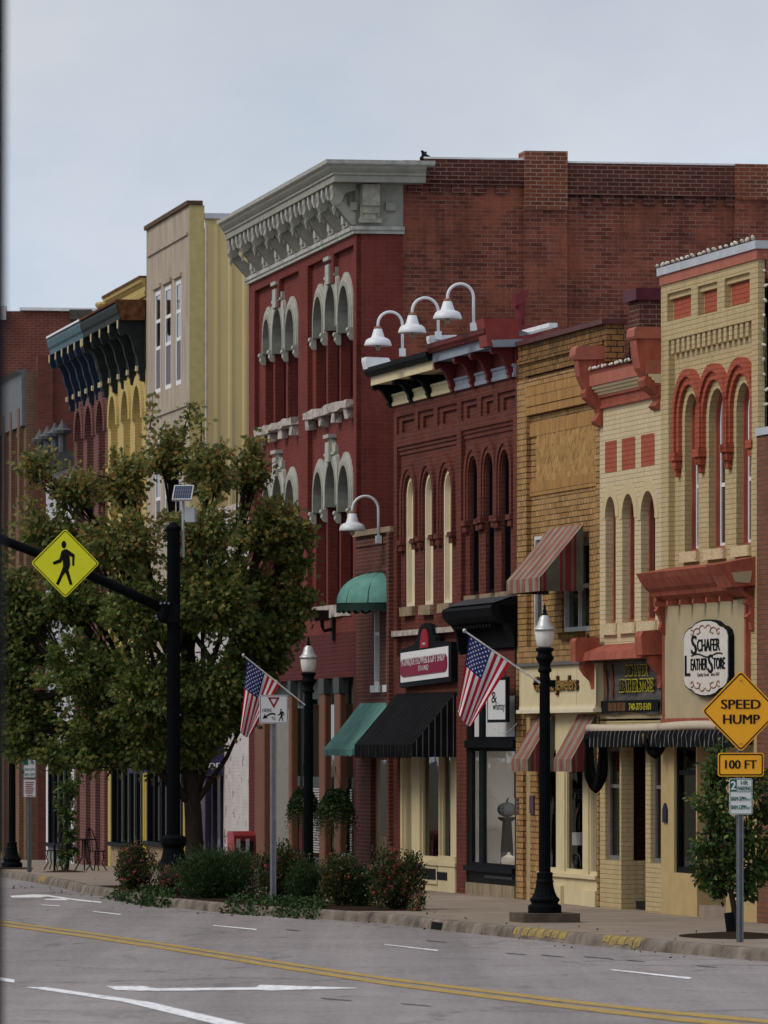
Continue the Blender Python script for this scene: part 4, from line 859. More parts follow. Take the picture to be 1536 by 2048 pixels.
# ---------------------------------------------------------------- narrow low building between the red block and the flower shop
sl_, sr_ = X1(712), dl - 0.003
BS = thing('brick_building', 'narrow old brown brick building squeezed beside the tall red one, with two white framed windows', 'building', F1.w(sr_, 0, 0), F1.rz)
zst_ = Z1(716, 1074); zsb = Z1(720, 1392)
wA, wB = rect(X1(747, 0.0), X1(758.5), Z1(747, 1371), Z1(747, 1150)), rect(X1(771.5), X1(782), Z1(771, 1371), Z1(771, 1150))
wA[2] = (wA[2][0], Z1(747, 1165)); wA[3] = (wA[3][0], Z1(747, 1165)); wB[2] = (wB[2][0], Z1(747, 1165)); wB[3] = (wB[3][0], Z1(747, 1165)); wB[0] = (wB[0][0], wA[0][1]); wB[1] = (wB[1][0], wA[0][1])
m = MB(F1); m.wall(rect(sl_, sr_, gzD, zst_), [wA, wB, rect(X1(741), X1(774), gzD + 0.3, Z1(750, 1500))], 0.0, 0.2)
m.box(sl_ + 0.05, sr_ - 0.25, -0.05, 0, zst_ - 0.72, zst_ - 0.60); m.box(sl_ + 0.05, sr_ - 0.25, -0.03, 0, zst_ - 0.2, zst_ - 0.08)
for i in range(9):
    u = sl_ + 0.25 + (sr_ - sl_ - 0.7) * i / 8.5
    m.box(u, u + 0.13, -0.04, 0, zst_ - 1.0, zst_ - 0.74); m.box(u + 0.02, u + 0.11, -0.05, 0, zst_ - 1.3, zst_ - 1.12)
m.box(sl_ + 0.05, sr_ - 0.25, -0.03, 0, zst_ - 1.1, zst_ - 1.02); m.box(sr_ - 0.22, sr_ - 0.01, -0.09, 0, gzD, zst_ - 0.01); m.build('wall', sliver_brick, BS)
m = MB(F1); m.cham(sl_, sr_, -0.08, 0.3, zst_ + 0.001, zst_ + 0.1, 0.02).jitter(0.012, 4); m.build('coping', stone, BS)
for h in (wA, wB): win(BS, F1, h[0][0], h[1][0], h[0][1], h[2][1], 0.01, white_p, dglass, fw=0.07, ft=0.12, rails=((h[0][1] + h[2][1]) / 2,), sill=(white_p, 0.05, 0.13, 0.1))
m = MB(F1); m.box(X1(741), X1(774), 0.1, 0.18, gzD, Z1(750, 1500)); m.build('door', mat('tan_joinery', (0.30, 0.22, 0.13), 0.6, var=0.2), BS)
m = MB(F1); m.box(X1(752), X1(770), 0.085, 0.1, 0.9, 2.3); m.build('door_glass', dglass, BS)
shell(BS, F1, sl_, sr_, gzD, zst_ - 0.05, 0.2, 12, sliver_brick, left=False)
# ================================================================== far row
def X2(px, y=0): return F2.x(px, y)
def Z2(px, py, y=0): return F2.p(px, py, y)[1]
el, er = X2(497.5), X2(712)
BE = thing('brick_building', 'tall red brick building with sage green bracketed cornice and arched window hoods', 'building', F2.w(er, 0, -0.3), F2.rz)
g2 = -0.8
zbelt = Z2(712.5, 467); z_el = Z2(640, 1228); zsill_t = Z2(707, 797); zlint = Z2(650, 1357)
bays = [(X2(509), X2(597)), (X2(615), X2(707))]
holes = []
ztop_p = Z2(509, 578)
def bay_hole(a, b, zt_):
    c = (a + b) / 2; return [(a, z_el - 0.0), (b, z_el), (b, zt_), (c + 0.42, zt_), (c + 0.42, zt_ - 0.55), (c - 0.42, zt_ - 0.55), (c - 0.42, zt_), (a, zt_)]
zt_p = Z2(705, 490)
m = MB(F2); m.wall(rect(el, er, z_el - 0.0 - 0.4, zbelt), [bay_hole(a, b, zt_p) for a, b in bays], 0, 0.1)
trio = []                                             # each: list of (x0,x1), sill, springing
trs = []
for (pa, top) in (((531, 547, 550, 572, 576, 596), 0), ((632, 652.5, 656, 679, 681.5, 706), 0)):
    trs.append([(X2(pa[0], 0.1), X2(pa[1], 0.1)), (X2(pa[2], 0.1), X2(pa[3], 0.1)), (X2(pa[4], 0.1), X2(pa[5], 0.1))])
zap_t = Z2(691, 553, 0.0); zap_l = Z2(690, 914)
zs2_ = Z2(700, 1207)
wins = []
for t_ in trs:
    for lvl in (0, 1):
        zs0, zap = (zsill_t, zap_t) if lvl == 0 else (zs2_, zap_l)
        for k, (a, b) in enumerate(t_):
            r = (b - a) / 2; wins.append((t_, lvl, k, a, b, zs0, zap - r - 0.05 + (0.12 if k == 1 else 0)))
m.wall(rect(el + 0.1, er - 0.1, z_el - 0.3, zt_p + 0.1), [arch(w_[3], w_[4], w_[5], w_[6]) for w_ in wins], 0.1, 0.22)
m.build('wall', e_paint, BE)
sage_lit_hood = mat('sage_lit_hood_paint', (0.40, 0.40, 0.35), 0.7, var=0.2, sc=5)  # same sage paint as the liners, lightened to stand for lit faces
nar = mat('dark_red_infill', (0.06, 0.012, 0.013), 0.8, var=0.3)
for t_, lvl, k, a, b, zs0, zsp in wins:
    wd = win(BE, F2, a, b, zs0, 0, 0.27, nar, bglass, zs_=zsp, fw=0.12, ft=0.06)
    q = MB(F2); r = (b - a) / 2; c = (a + b) / 2      # liner in the arched head, same paint left darker for its shade
    zl = zsp - 0.24
    po = [(c + (r - 0.003) * math.cos(math.pi * i / 14), zsp + (r - 0.003) * math.sin(math.pi * i / 14)) for i in range(15)]
    pi_ = [(c + (r - 0.09) * math.cos(math.pi * i / 14), zsp + (r - 0.09) * math.sin(math.pi * i / 14)) for i in range(15)]
    q.prism([(c + r - 0.003, zl)] + po + [(c - r + 0.003, zl), (c - r + 0.09, zl)] + pi_[::-1] + [(c + r - 0.09, zl)], 'y', 0.02, 0.265)
    q.build('arch_liner', sage, wd)
for t_ in trs:
    for lvl in (0, 1):
        zap = zap_t if lvl == 0 else zap_l; zs0 = zsill_t if lvl == 0 else zs2_
        q = MB(F2)
        for k, (a, b) in enumerate(t_):
            c = (a + b) / 2; r0 = (b - a) / 2; r1 = r0 + 0.17; zsp = zap - r0 - 0.05 + (0.12 if k == 1 else 0); zl = zsp - 0.22
            if k == 1: continue
            for (ra, rb, y) in ((r0, r0 + 0.10, 0.035), (r0 + 0.101, r1, 0.065)):
                po = [(c + rb * math.cos(math.pi * i / 14), zsp + rb * math.sin(math.pi * i / 14)) for i in range(15)]
                pi_ = [(c + ra * math.cos(math.pi * i / 14), zsp + ra * math.sin(math.pi * i / 14)) for i in range(15)]
                q.prism([(c + rb, zl)] + po + [(c - rb, zl), (c - ra, zl)] + pi_[::-1] + [(c + ra, zl)], 'y', y, 0.1)
            for sgn in (-1, 1):
                x_ = c + sgn * (r0 + 0.06)
                q.prism([(0.1, zl), (-0.02, zl), (-0.04, zl - 0.05), (0.0, zl - 0.10), (-0.01, zl - 0.15), (0.05, zl - 0.23), (0.1, zl - 0.25)], 'x', x_ - 0.11, x_ + 0.11)
        (a, b) = t_[1]; c = (a + b) / 2; r0 = (b - a) / 2; zsp = zap - r0 + 0.07
        za = zsp + r0
        po = [(c + r0 * math.cos(math.pi * i / 14), zsp + r0 * math.sin(math.pi * i / 14)) for i in range(15)]
        zl = zsp - 0.22
        q.prism([(c + r0 + 0.12, zl), (c + r0 + 0.12, za - 0.25), (c + r0 + 0.02, za + 0.0), (c + 0.60, za + 0.05), (c + 0.60, za + 0.22), (c + 0.36, za + 0.22), (c + 0.28, za + 0.31), (c + 0.22, za + 0.38), (c - 0.22, za + 0.38), (c - 0.28, za + 0.31), (c - 0.36, za + 0.22), (c - 0.60, za + 0.22), (c - 0.60, za + 0.05), (c - r0 - 0.02, za + 0.0), (c - r0 - 0.12, za - 0.25), (c - r0 - 0.12, zl), (c - r0, zl)] + po[::-1] + [(c + r0, zl)], 'y', 0.03, 0.1)
        q.box(c - 0.22, c + 0.22, -0.04, 0.03, za - 0.08, za + 0.30); q.box(c - 0.32, c + 0.32, -0.06, 0.1, za + 0.38, za + 0.45); q.wall([(c - 0.62, za + 0.05), (c + 0.62, za + 0.05), (c + 0.62, za + 0.10), (c - 0.62, za + 0.10)], [], 0.0, 0.03)
        q.build('window_hood', sage_lit_hood, BE)
        if lvl == 0:
            s = MB(F2); x0, x1 = t_[0][0] - 0.35, t_[2][1] + 0.35
            nseg = 10
            for i in range(nseg): s.box(x0 + (x1 - x0) * i / nseg, x0 + (x1 - x0) * (i + 1) / nseg, -0.10, 0.15, zs0 - 0.15, zs0 - 0.002)
            for i in range(4):
                u = x0 + 0.02 + (x1 - x0 - 0.5) * i / 3; s.box(u, u + 0.40, -0.06, 0.1, zs0 - 0.34, zs0 - 0.15)
            s.jitter(0.05, 5.3); s.build('sill', stone_grey, BE)
for a, b in ((el + 0.3, X2(598)), (X2(630), X2(703))):
    n = 9; m = MB(F2)
    for i in range(n): m.box(a + (b - a) * i / n, a + (b - a) * (i + 1) / n, -0.04, 0.12, z_el - 0.10, z_el + 0.14)
    m.jitter(0.035, 4.3); m.build('belt_course', stone_grey, BE)
# ground floor of the red block
m = MB(F2)
gh = [rect(X2(539), X2(580), g2 + 0.1, zlint), rect(X2(590), X2(641), g2 + 0.1, zlint), rect(X2(661), X2(671), g2 + 0.1, zlint), rect(X2(692), X2(706), g2 + 0.1, zlint)]
m.wall(rect(el, X2(512), g2, z_el - 0.4), [], 0.0, 0.3); m.wall(rect(X2(512) + 0.001, er, zlint, z_el - 0.4), [], 0.0, 0.3); m.wall(rect(X2(707), er, g2, zlint - 0.001), [], 0.0, 0.3)
m.build('ground_floor_wall', e_low, BE)
brownp = mat('brown_column_paint', (0.16, 0.07, 0.042), 0.6, var=0.15); greenp = mat('dull_green_joinery', (0.055, 0.068, 0.062), 0.6, var=0.15)
for pa, pb in ((512, 539), (580, 590), (641, 661), (671, 692)):
    pe = pa + (pb - pa) * (0.55 if pb - pa < 25 else 0.7); q = MB(F2); q.cham(X2(pa), X2(pe), -0.03, 0.1, g2, zlint - 0.3, 0.02); q.build('column', brownp, BE)
    MB(F2).box(X2(pa) - 0.02, X2(pe) + 0.02, -0.05, 0.1, zlint - 0.299, zlint - 0.002).build('column_capital', greenp, BE); MB(F2).box(X2(pa) - 0.02, X2(pe) + 0.02, -0.05, -0.031, g2, 0.1).build('column_base', greenp, BE)
m = MB(F2); m.box(X2(512), X2(707), 0.2, 0.26, zlint - 0.5, zlint + 0.0); m.box(X2(512), X2(707), 0.2, 0.26, 1.75, 1.95); m.box(X2(512), X2(707), 0.2, 0.26, g2, 0.35); m.build('shop_joinery', greenp, BE)
m = MB(F2); m.box(X2(512), X2(707), 0.262, 0.27, g2, zlint); m.build('shop_glass', dglass, BE)
mauve = mat('mauve_door', (0.12, 0.045, 0.055), 0.6, var=0.15)
for pa, pb in ((594, 606), (652, 662), (676, 690)):
    q = MB(F2); q.box(X2(pa, 0.17), X2(pb, 0.17), 0.14, 0.2, g2, 1.74)
    w_ = (X2(pb, 0.17) - X2(pa, 0.17))
    for k in range(3):
        q.box(X2(pa, 0.17) + w_ * 0.15, X2(pb, 0.17) - w_ * 0.15, 0.125, 0.14, -0.3 + k * 0.7, 0.2 + k * 0.7)
    q.build('door', mauve, BE)
lou = mat('pale_blinds', (0.36, 0.37, 0.37), 0.7, var=0.1)
for pa, pb in ((626, 640), (688, 704)):
    q = MB(F2)
    for k in range(26): q.box(X2(pa, 0.18), X2(pb, 0.18), 0.17, 0.19, 0.45 + k * 0.05, 0.45 + k * 0.05 + 0.032)
    q.build('window_blind', lou, BE)
q = MB(F2); q.box(X2(540, 0.1), X2(579, 0.1), 0.12, 0.18, g2 + 0.3, zlint - 0.55); q.build('boarded_window', mat('grey_board', (0.22, 0.21, 0.19), 0.8, var=0.15), BE)
# side wall of the red block: painted return, plain bays, chimney-like pilasters, corbel tables
def YE(px): return F2.y(px, er)
def ZE(px, py): return F2.z(py, er, F2.y(px, er))
pz = ZE(1000, 320)
yq, y1, y2, y3, y4 = YE(806), YE(1047), YE(1133), YE(1468), 26.0
m = MB(F2); m.box(er - 0.3, er + 0.0, 0.02, yq, g2, pz - 0.05); m.build('painted_return', e_paint, BE)
m = MB(F2); m.box(er - 0.3, er - 0.004, yq + 0.001, y4, g2, pz - 0.03); m.build('side_wall', e_side, BE)
m = MB(F2)
m.box(er - 0.3, er + 0.06, yq + 0.4, y1, ZE(900, 370), pz); m.box(er - 0.3, er + 0.10, yq + 0.4, y1, ZE(900, 362), ZE(900, 356))
for i in range(5): m.box(er, er + 0.05, y1 - 0.55 - i * 0.42, y1 - 0.3 - i * 0.42, ZE(900, 386), ZE(900, 371))
zb2 = ZE(1300, 392); m.box(er - 0.3, er + 0.06, y2, y3, zb2, ZE(1300, 329)); m.box(er - 0.3, er + 0.11, y2, y3, zb2, zb2 + 0.09)
for i in range(8): m.box(er, er + 0.06, y2 + 0.28 + i * 0.4, y2 + 0.5 + i * 0.4, zb2 - 0.18, zb2 - 0.001)
m.box(er - 0.3, er + 0.0, y2, y3, ZE(1300, 400), zb2); m.box(er - 0.3, er + 0.06, y3 + 0.9, y4, zb2, ZE(1500, 330))
m.build('parapet', e_top, BE)
boxes(F2, [(er - 0.5, er + 0.12, y1, y2, ZE(1090, 420), ZE(1090, 303)), (er - 0.5, er + 0.12, y3, y3 + 0.9, ZE(1480, 400), ZE(1480, 329))], 'pilaster_top', e_orange, BE)
boxes(F2, [(er - 0.3, er + 0.08, y1, y2, g2, ZE(1090, 420) - 0.001), (er - 0.3, er + 0.08, y3, y3 + 0.9, g2, ZE(1480, 400) - 0.001)], 'pilaster', e_side, BE)
boxes(F2, [(er - 0.35, er + 0.07, yq + 0.4, y1, pz + 0.001, pz + 0.035), (er - 0.35, er + 0.07, y2, y4, ZE(1300, 329) + 0.001, ZE(1300, 329) + 0.035)], 'coping', roofwhite, BE)
m = MB(F2); m.box(el, el + 0.3, 0.3, 20, g2, pz - 0.4); m.box(el, er, 20, 20.3, g2, pz - 0.4); m.box(el + 0.3, er - 0.3, 0.4, 20, pz - 1.0, pz - 0.8); m.build('roof_and_party_wall', e_top, BE)
# the great cornice
zc0 = Z2(712.5, 458)
def PR(p, z): return (p, z)
zt_c = ZE(850, 328)
m = MB(F2); m.strip([(-0.1, zbelt + 0.001), (0.06, zbelt + 0.001), (0.06, zbelt + 0.05), (0.09, zbelt + 0.07), (0.09, zbelt + 0.14), (-0.1, zbelt + 0.14)], el - 0.05, er, yq + 0.02); co = m.build('cornice', sage_pale, BE)
zfr0 = zbelt + 0.141; zs_c = zt_c - 0.40
m = MB(F2); m.strip([(-0.2, zfr0), (0.02, zfr0), (0.02, zs_c), (-0.2, zs_c)], el, er, yq); m.build('frieze', sage, co)
m = MB(F2)
m.strip([(-0.1, zs_c), (0.50, zs_c), (0.50, zs_c + 0.12), (0.53, zs_c + 0.13), (0.53, zs_c + 0.17), (0.56, zs_c + 0.20), (0.60, zs_c + 0.25), (0.62, zs_c + 0.30), (-0.1, zs_c + 0.32)], el, er, 1.25, 0.0); m.build('fascia', sage, co)
m = MB(F2); m.strip([(-0.2, zs_c + 0.321), (0.63, zs_c + 0.301), (0.67, zs_c + 0.33), (0.68, zs_c + 0.40), (-0.2, zs_c + 0.44)], el, er, 1.4, 0.0); m.build('crown', sage_pale, co)
hgt = zs_c - zfr0
for i in range(9):
    u = X2(500.5) + (er - 0.06 - X2(500.5)) * i / 8
    q = MB(F2); w2 = 0.13
    q.prism([(-0.02, zfr0 + 0.02), (-0.09, zfr0 + 0.02), (-0.40, zs_c - 0.42), (-0.40, zs_c - 0.3), (-0.33, zs_c - 0.28), (-0.02, zfr0 + 0.25)], 'x', u - w2, u + w2)
    q.prism([(-0.02, zs_c - 0.001), (-0.47, zs_c - 0.001), (-0.47, zs_c - 0.10), (-0.45, zs_c - 0.2), (-0.47, zs_c - 0.3), (-0.40, zs_c - 0.42), (-0.30, zs_c - 0.36), (-0.22, zs_c - 0.18), (-0.02, zs_c - 0.12)], 'x', u - w2 - 0.03, u + w2 + 0.03)
    q.prism([(-0.42, zs_c - 0.40), (-0.44, zs_c - 0.46), (-0.41, zs_c - 0.58), (-0.38, zs_c - 0.46)], 'x', u - 0.07, u + 0.07)
    q.build('bracket', sage, co)
    if i < 8:
        st = (er - 0.06 - X2(500.5)) / 8
        for f in (0.33, 0.66):
            q = MB(F2); q.prism([(-0.3, zs_c - 0.002), (-0.47, zs_c - 0.002), (-0.47, zs_c - 0.14), (-0.43, zs_c - 0.26), (-0.38, zs_c - 0.16), (-0.3, zs_c - 0.12)], 'x', u + st * f - 0.09, u + st * f + 0.09); q.build('dentil', sage_pale, co)
        q = MB(F2); q.box(u + st * 0.36, u + st * 0.64, -0.07, -0.02, zfr0 + 0.04, zfr0 + 0.62); q.box(u + st * 0.42, u + st * 0.58, -0.12, -0.07, zfr0 + 0.1, zfr0 + 0.3); q.build('frieze_block', sage_pale, co)
ya, yb = F2.y(721, er + 0.15), F2.y(760, er + 0.15)
m = MB(F2)
m.prism([(ya, zfr0 + 0.12), (yb, zfr0 + 0.12), (yb, zs_c - 0.01), (ya, zs_c - 0.01)], 'x', er + 0.02, er + 0.13)
m.box(er + 0.13, er + 0.26, ya + 0.02, yb - 0.02, zs_c - 0.42, zs_c - 0.02); m.box(er + 0.13, er + 0.20, ya + 0.04, yb - 0.04, zs_c - 0.56, zs_c - 0.42); m.box(er + 0.13, er + 0.17, ya + 0.08, yb - 0.08, zs_c - 0.68, zs_c - 0.56); m.box(er + 0.13, er + 0.16, ya - 0.03, yb + 0.03, zfr0 + 0.06, zfr0 + 0.14)
m.build('corner_bracket', mat('bone_carving', (0.40, 0.385, 0.31), 0.7, var=0.35, sc=9, bump=0.8), co)
boxes(F2, [(er + 0.02, er + 0.1, ya_, ya_ + w2, zs_c - 0.5, zs_c - 0.35) for ya_, w2 in ((ya - 0.18, 0.13), (yb + 0.12, 0.2))], 'side_bracket', sage, co)
# the lit bulbs strung inside the right-hand shop window, and an added lamp to brighten the room
def glow(name, col, s):
    m, t, b = nodes(name); b.inputs['Emission Color'].default_value = c4(col); b.inputs['Emission Strength'].default_value = s; b.inputs['Base Color'].default_value = c4(col); return m
q = MB(F1); bx = F1.x(953, 0.16)
pts = [(bx + 0.02 * math.sin(k * 2.1), 0.16, F1.z(1500 + k * 20, bx, 0.16)) for k in range(12)]
T = thing('lit_string_lights', 'thin string of small warm lit bulbs hanging inside the black framed shop window', 'lights', F1.w(bx, 0.16, zw0), F1.rz)
q.tube(pts, 0.005, 4); q.build('cord', black, T)
warm = glow('warm_bulb', (1.0, 0.62, 0.25), 2.5)
for k in (1, 5, 8):
    q = MB(F1); q.smooth = True; x_, y_, z_ = pts[k]; q.lathe((x_ + 0.03, y_ - 0.02, z_ - 0.03), [(0.004, -0.03), (0.022, -0.01), (0.022, 0.01), (0.008, 0.03)], 8); q.build('bulb', warm, T)
cx_ = (X1(968) + X1(1030)) / 2
T = thing('added_fill_lamp', 'added ceiling lamp brightening the room behind the shop window', 'lamp', F1.w(cx_, 0.7, zt1_ - 0.2), F1.rz)  # unseen lamp, added to brighten the display room
q = MB(F1); q.smooth = True; q.lathe((cx_, 0.7, zw1 + 0.02), [(0.02, 0.2), (0.3, 0.12), (0.34, 0.02), (0.33, 0.0)], 20); q.build('shade', white_p, T)
q = MB(F1); q.lathe((cx_, 0.7, zw1 + 0.0), [(0.28, 0.015), (0.28, 0.0)], 20); q.build('diffuser', glow('fill_lamp_glow', (1.0, 0.95, 0.86), 26.0), T)
q = MB(F1); q.tube([(cx_, 0.7, zw1 + 0.2), (cx_, 0.7, zt1_)], 0.01, 6); q.build('cord', black, T)
# ---------------------------------------------------------------- low white shop beyond the red block (purple awning)
wl_, wr_ = X2(378), el - 0.003
BW = thing('brick_building', 'low shop of peeling white brick between the red block and the yellow metal wall', 'building', F2.w(wr_, 0, -0.4), F2.rz)
zwt = Z2(480, 1022); 
peel = brick('peeling_white_brick', (0.50, 0.47, 0.46), (0.44, 0.41, 0.40), (0.36, 0.33, 0.32), bump=0.9, stain=0.15, patch=(0.13, 0.05, 0.035), patch_amt=0.0)
def peeling():
    m, t, b = nodes('peeling_paint_brick'); N = t.nodes.new; K = t.links.new
    tc, uv = wall_uv(t)
    br = N('ShaderNodeTexBrick'); br.inputs['Scale'].default_value = 1; br.inputs['Brick Width'].default_value = 0.215; br.inputs['Row Height'].default_value = 0.075; br.inputs['Mortar Size'].default_value = 0.01
    br.inputs['Color1'].default_value = c4((0.14, 0.05, 0.035)); br.inputs['Color2'].default_value = c4((0.10, 0.04, 0.03)); br.inputs['Mortar'].default_value = c4((0.25, 0.2, 0.17)); K(uv.outputs[0], br.inputs['Vector'])
    n = N('ShaderNodeTexNoise'); n.inputs['Scale'].default_value = 1.6; n.inputs['Detail'].default_value = 9; n.inputs['Roughness'].default_value = 0.75; K(tc.outputs['Object'], n.inputs['Vector'])
    r = N('ShaderNodeMapRange'); r.inputs[1].default_value = 0.57; r.inputs[2].default_value = 0.60; K(n.outputs['Fac'], r.inputs[0])
    w2 = N('ShaderNodeValToRGB'); w2.color_ramp.elements[0].color = c4((0.36, 0.34, 0.34)); w2.color_ramp.elements[1].color = c4((0.56, 0.52, 0.51)); w2.color_ramp.elements[0].position = 0.35; w2.color_ramp.elements[1].position = 0.6; K(n.outputs['Fac'], w2.inputs[0])
    x = N('ShaderNodeMix'); x.data_type = 'RGBA'; K(r.outputs[0], x.inputs[0]); K(w2.outputs[0], x.inputs[6]); K(br.outputs['Color'], x.inputs[7]); K(x.outputs[2], b.inputs['Base Color'])
    bp = N('ShaderNodeBump'); bp.invert = True; bp.inputs['Strength'].default_value = 0.7; bp.inputs['Distance'].default_value = 0.012; K(br.outputs['Fac'], bp.inputs['Height']); K(bp.outputs[0], b.inputs['Normal'])
    b.inputs['Roughness'].default_value = 0.9; return m
peelm = peeling()
m = MB(F2); zaw = Z2(400, 1500)
m.wall(rect(wl_, wr_, g2, zwt), [rect(X2(402), X2(447), -0.2, Z2(402, 1540)), rect(X2(470), X2(492), Z2(480, 1300), Z2(480, 1120))], 0, 0.25); m.build('wall', peelm, BW)
m = MB(F2); m.cham(wl_, wr_, -0.06, 0.3, zwt + 0.001, zwt + 0.16, 0.03).jitter(0.02, 4); m.build('coping', stone_grey, BW)
win(BW, F2, X2(402), X2(447), -0.2, Z2(402, 1540), 0.08, mat('violet_joinery', (0.075, 0.06, 0.13), 0.6), dglass, fw=0.12, ft=0.08, mull=(X2(416), X2(432)), name='shop_window')
win(BW, F2, X2(470), X2(492), Z2(480, 1300), Z2(480, 1120), 0.1, wf, dglass, fw=0.08, ft=0.06)
shell(BW, F2, wl_, wr_, g2, zwt - 0.02, 0.25, 9, peelm, left=False, right=False)
# ---------------------------------------------------------------- concrete fronted block with yellow metal side
ffl, ffr = X2(293), X2(378.5)
BF = thing('concrete_building', 'tall narrow beige concrete front with slit windows and a ribbed yellow metal side wall', 'building', F2.w(ffr, 0, -0.5), F2.rz)
zf_t = Z2(378.5, 410)
conc_b = mat('beige_concrete', (0.40, 0.335, 0.265), 0.85, var=0.32, sc=1.6, bump=0.3, stretch=(2, 2, 0.4))
yel_m = mat('yellow_metal_siding', (0.68, 0.54, 0.26), 0.55, var=0.10, sc=1.2, stretch=(1, 1, 0.25), bump=0.05)
yel_d = mat('olive_yellow_trim', (0.52, 0.43, 0.19), 0.6, var=0.15)
zlo = Z2(305, 795); zlowF = Z2(330, 1530)
wxs = [(310, 321), (329.5, 342), (351, 362)]
hl = []
for k, (a, b) in enumerate(wxs):
    for zt_, zb_ in ((Z2(315, 582), Z2(315, 786)), (Z2(315, 880), Z2(315, 1090))):
        hl.append(rect(X2(a), X2(b), zb_, zt_))
m = MB(F2); m.wall(rect(ffl, ffr, zlowF, zf_t), hl, 0, 0.22)
m.box(X2(296), X2(376), -0.04, 0, zlo - 0.5, zlo - 0.42); m.box(X2(296), X2(376), -0.04, 0, hl[0][2][1] + 0.9, hl[0][2][1] + 0.96)
for a, b in wxs: m.box(X2(a) - 0.2, X2(b) + 0.15, -0.05, 0, hl[0][2][1] + 0.05, hl[0][2][1] + 0.14)
m.build('wall', conc_b, BF)
for i, h in enumerate(hl):
    zm = h[0][1] + (h[2][1] - h[0][1]) * 0.44
    win(BF, F2, h[0][0], h[1][0], h[0][1], h[2][1], 0.008, white_p, dglass, fw=0.10, ft=0.03, rails=(zm, h[2][1] - 0.7), low=mat('grey_lower_panel', (0.13, 0.13, 0.145), 0.6))
m = MB(F2); m.box(ffl - 0.03, ffr + 0.05, -0.06, 0.3, zf_t + 0.001, zf_t + 0.1); m.build('coping', mat('brown_edge', (0.10, 0.06, 0.035), 0.7), BF)
# ribbed siding as one folded sheet on the near side
m = MB(F2); yy = 0.35; rows = []
while yy < 11:
    rows += [(0.0, yy), (0.0, yy + 0.20), (0.035, yy + 0.235), (0.035, yy + 0.29), (0.0, yy + 0.325)]; yy += 0.325
zft2 = zf_t - 0.30
m.add([(ffr + a, b, z) for a, b in rows for z in (g2, zft2)], [(2 * i, 2 * i + 2, 2 * i + 3, 2 * i + 1) for i in range(len(rows) - 1)])
m.build('siding', yel_m, BF)
m = MB(F2); m.box(ffr - 0.2, ffr + 0.02, 0.002, 0.34, g2, zf_t); m.build('corner_panel', yel_d, BF)
m = MB(F2); m.box(ffr - 0.3, ffr + 0.08, 0.345, 11, zft2, zft2 + 0.12); m.build('side_coping', galv, BF)
m = MB(F2); m.tube([(ffr + 0.07, 0.37, g2), (ffr + 0.07, 0.37, zft2 - 0.1)], 0.03, 8); m.build('downpipe', mat('pale_pipe', (0.55, 0.5, 0.4), 0.6), BF)
m = MB(F2); m.box(ffl, ffr - 0.21, 0.23, 11, zf_t - 0.6, zf_t - 0.5); m.box(ffl, ffl + 0.2, 0.23, 11, g2, zf_t - 0.3); m.box(ffl, ffr, 11, 11.2, g2, zf_t - 0.4); m.build('roof', tar_roof, BF)
# shop front with yellow edging
def shopfront(bld, fr, pa, pb, ztop, zsill, zg, frame_m, edge_m, base_m, nm, gl=dglass):
    a, b = fr.x(pa), fr.x(pb)
    boxes(fr, [(a, a + 0.28, -0.015, 0.03, zg, ztop), (b - 0.3, b, -0.015, 0.05, zg, ztop)], 'pier', edge_m, bld)
    q = MB(fr); q.box(a + 0.281, b - 0.301, -0.01, 0.2, zg, zsill - 0.1); q.build('stall_riser', base_m, bld)
    q = MB(fr); q.box(a + 0.281, b - 0.301, -0.1, 0.0, zsill - 0.099, zsill)
    for i in range(nm + 1):
        u = a + 0.3 + (b - a - 0.72) * i / nm; q.box(u, u + 0.12, -0.008, 0.08, zsill + 0.001, ztop - 0.002)
    q.box(a + 0.281, b - 0.301, 0.08, 0.1, ztop - 0.5, ztop - 0.4)
    q.build('shop_joinery', frame_m, bld)
    q = MB(fr); q.box(a + 0.281, b - 0.301, 0.101, 0.11, zsill, ztop); q.build('shop_glass', gl, bld)
zshop = Z2(230, 1690)
shopfront(BF, F2, 291, 371, zlowF - 0.002, Z2(300, 1682), g2, black, mat('bright_yellow_trim', (0.40, 0.30, 0.05), 0.6), mat('tan_riser', (0.30, 0.22, 0.14), 0.8), 5)
